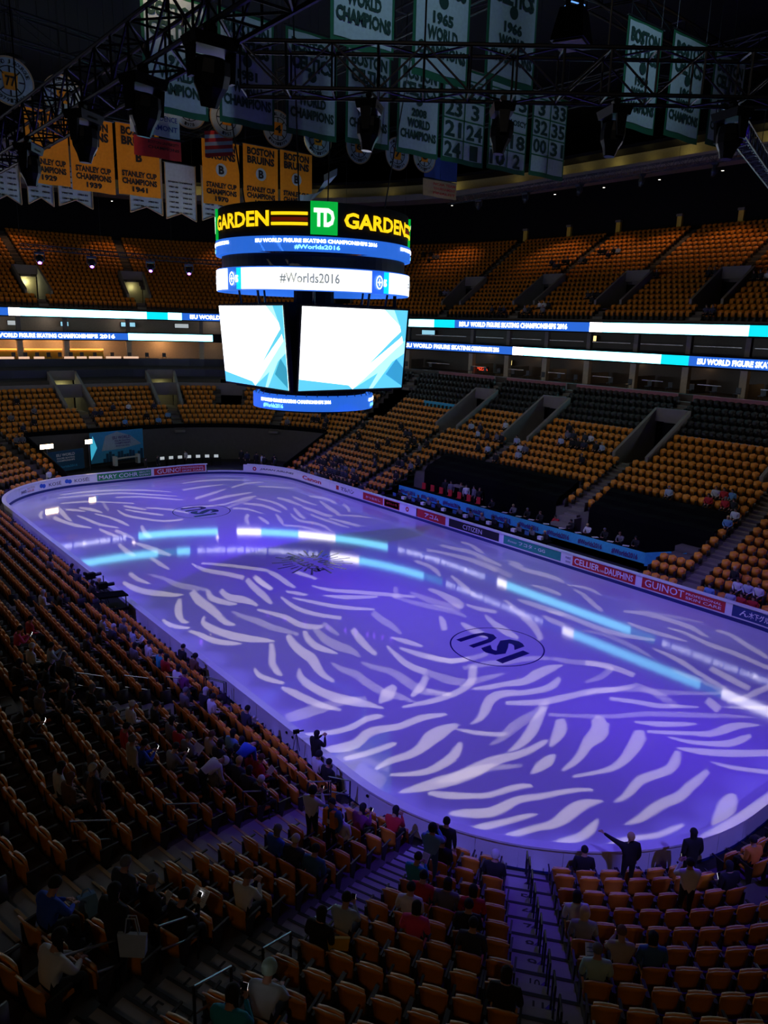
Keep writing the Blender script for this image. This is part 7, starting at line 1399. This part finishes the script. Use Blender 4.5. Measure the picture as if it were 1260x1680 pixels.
poly, txt = board_sign('dark event sign with white title beneath the warm floodlight', (-6.3,35.7), (-2.5,36.9), .4, 2.4, 'skyline')
txt('ISU WORLD',.5,.8,.5,.14,'letter_white'); txt('FIGURE SKATING',.5,.64,.48,.08,'letter_white'); txt('CHAMPIONSHIPS',.5,.52,.48,.08,'letter_white'); txt('#Worlds2016',.5,.22,.6,.12,'sky_blue')
for lab, x, y, z, w_, e in (('bright warm floodlight on a stand at the far left',-6.4,35.0,3.1,.62,900),('smaller warm floodlight on a stand left of the blue backdrop',-1.9,37.1,2.95,.36,380)):
    h = empty('floodlight', (x,y,0), .2, label=lab, cat='lamp'); o = MB(); o.tube((0,0,0),(0,0,z-.25),.03,8); build('pole', o, M['chrome'], h)
    o = MB(); [o.tube((0,0,.5),(.5*math.cos(a),.5*math.sin(a),.02),.02,6) for a in (0,2.1,4.2)]; build('tripod_foot', o, M['metal'], h)
    o = MB(); o.box(-w_-.05,w_+.05,.0,.2,z-.28,z+.28); build('housing', o, M['black'], h); o = MB(); o.box(-w_,w_,-.02,-.005,z-.2,z+.2); build('lens', o, M['lamp_warm'], h)
h = empty('bench', (1.9,37.4,0), .2, label='white bench in front of the blue backdrop', cat='bench'); o = MB(); o.box(-1.3,1.3,-.2,.2,.95,1.05); build('seat', o, M['white'], h)
for sx in (-1,1): o = MB(); o.box(sx*1.3-.14,sx*1.3+.14,-.25,.25,.3,1.25); build('armrest', o, M['white'], h)
o = MB(); o.box(-1.7,1.7,-.6,.6,.0,.3); build('plinth', o, M['black'], h)
for i in range(7):
    x,y,nx,ny = PT(50.5-i*1.35,4.2); q = empty('monitor', (x,y,0), math.atan2(ny,nx)-PI/2, label='small white-lit monitor on a dark desk at the far end', cat='monitor', group='monitors along the far end desk')
    o = MB(); o.box(-.5,.5,-.3,.3,.75,.8); build('desk', o, M['black'], q); o = MB(); o.box(-.22,.22,0,.03,.85,1.15); build('panel', o, M['led_grey'], q); o = MB(); o.box(-.24,.24,.031,.05,.83,1.17); build('frame', o, M['black'], q); o = MB(); [o.box(sx*.46-.02,sx*.46+.02,-.28,.28,0,.75) for sx in (-1,1)]; build('leg', o, M['black'], q)
for i, (u, d) in enumerate(((33.5,1.6),(34.4,2.2),(35.8,3),(37.5,3.4),(32.2,2.4),(38.6,4.2),(31,1.3),(52,2.4),(53.5,1.8),(47,4),(66,.9))):
    x,y,nx,ny = PT(u,d); person('stand',(x,y,.02),random.uniform(0,6),'KWKDKKDKKWW'[i],'short','K','K','person standing on the dark floor beyond the far boards','people on the floor beyond the far boards')
# camera platform on the left boards
x,y,nx,ny = PT(113,.9); h = empty('camera_platform', (x,y,0), 0, label='dark camera platform with a black canopy at the left boards', cat='platform')
o = MB(); o.box(-1.6,.5,-1.7,1.7,.9,1.05); build('deck', o, M['black'], h); o = MB(); [o.tube((a,b,.6),(a,b,1.75),.03,6) for a in (-1.5,.4) for b in (-1.6,1.6)]; build('post', o, M['metal'], h)
o = MB(); o.hexa([(-.9,-1.7,1.7),(.5,-1.7,1.6),(-.9,-.9,1.7),(.5,-.9,1.6),(-.9,-1.7,1.8),(.5,-1.7,1.67),(-.9,-.9,1.8),(.5,-.9,1.67)]); build('canopy', o, M['cloth_black'], h)
for k, (dy, lb) in enumerate(((-.9,'nearer'),(.9,'farther'))):
    c = empty('broadcast_camera', (x-.4,y+dy,1.05), -PI/2+.2*k, label='broadcast camera on the platform at the left boards, the %s one' % lb, cat='camera')
    o = MB(); [o.tube((0,0,.9),(.3*math.cos(a),.3*math.sin(a),0),.02,6) for a in (0,2.1,4.2)]; build('tripod', o, M['metal'], c); o = MB(); o.box(-.12,.12,-.3,.15,.9,1.2); build('body', o, M['black'], c); o = MB(); o.tube((0,.15,1.05),(0,.5,1.05),.09,10); build('lens', o, M['metal'], c); o = MB(); o.box(-.1,.1,-.4,-.3,1.15,1.3); build('viewfinder', o, M['black'], c)
x,y,nx,ny = PT(130.2,.45); c = empty('broadcast_camera', (x,y,.62), -PI/2-.3, label='small camera on a tripod reaching over the left board', cat='camera'); c.scale = (.75,.75,.75); o = MB(); [o.tube((0,0,1.0),(.2*math.cos(a),.2*math.sin(a),0),.015,6) for a in (0,2.1,4.2)]; build('tripod', o, M['metal'], c); o = MB(); o.box(-.06,.06,-.15,.12,1.0,1.16); build('body', o, M['black'], c); o = MB(); o.tube((0,.12,1.08),(0,.34,1.08),.04,8); build('lens', o, M['metal'], c)
# cyan panel and white panels in the right-hand stand
h = empty('cloth_banner', (0,0,0), label='cyan cloth panel on the wall below the black club seats', cat='banner'); sweep('cloth_panel', rect(14.2,14.25,zr(15)+.3,zr(16)+.9), 15.4, 20.2, M['banner_cyan'], h)
# roof steel
for i, (a, b) in enumerate((((-60,20,37),(10,36,37)),((-60,48,37),(40,52,37)),((-40,-10,36.5),(-36,70,36.5)),((-14,0,37),(-10,80,37)),((14,-20,37),(18,80,37)),((40,-30,37),(36,70,37)),((-30,-6,37),(60,0,37)))):
    truss(a, b, 'heavy roof truss in the dark above the banners, number '+od(i)+' from the left', 1.2, 2.0, 16, 'metal', .09)
h = empty('light_figure', (-6.29,-22.83,24.2), label='thin blue-lit outline hanging at the very top right of centre', cat='stage light')
for a, b in (((-.29,.16,-.28),(0,0,0)),((0,0,0),(.3,-.28,-.11)),((-.29,.16,-.28),(.08,-.14,-.23))): build('light_tube', MB().tube(a,b,.02,6), M['blue_tube'], h)
build('suspension', MB().tube((0,0,0),(0,0,15.7),.01,4), M['metal'], h)
# things that look alike are told apart by their order across the view
bpy.context.view_layer.update(); same = {}
for o in S.objects:
    if o.parent is None and 'label' in o and not o.name.startswith('stadium_seats'): same.setdefault(o['label'],[]).append(o)
for lb, L_ in same.items():
    if len(L_) < 2: continue
    Q = []
    for o in L_:
        if o.type == 'MESH' or o.location.length > 1: p_ = o.location
        else: cs = [Vector(v) for c in o.children for v in c.bound_box]; p_ = sum(cs, Vector())/max(1,len(cs))
        q_ = project(*p_)
        if q_[2] > 0 and 0 <= q_[0] <= 1260: Q.append((q_[0],o))
    Q.sort(key=lambda a: a[0])
    if len(Q) > 1 and len(Q) <= len(ORD):
        for i, (_, o) in enumerate(Q): o['label'] = lb+', '+od(i)+' from the left'
    if 'group' not in L_[0]:
        for o in L_: o['group'] = lb
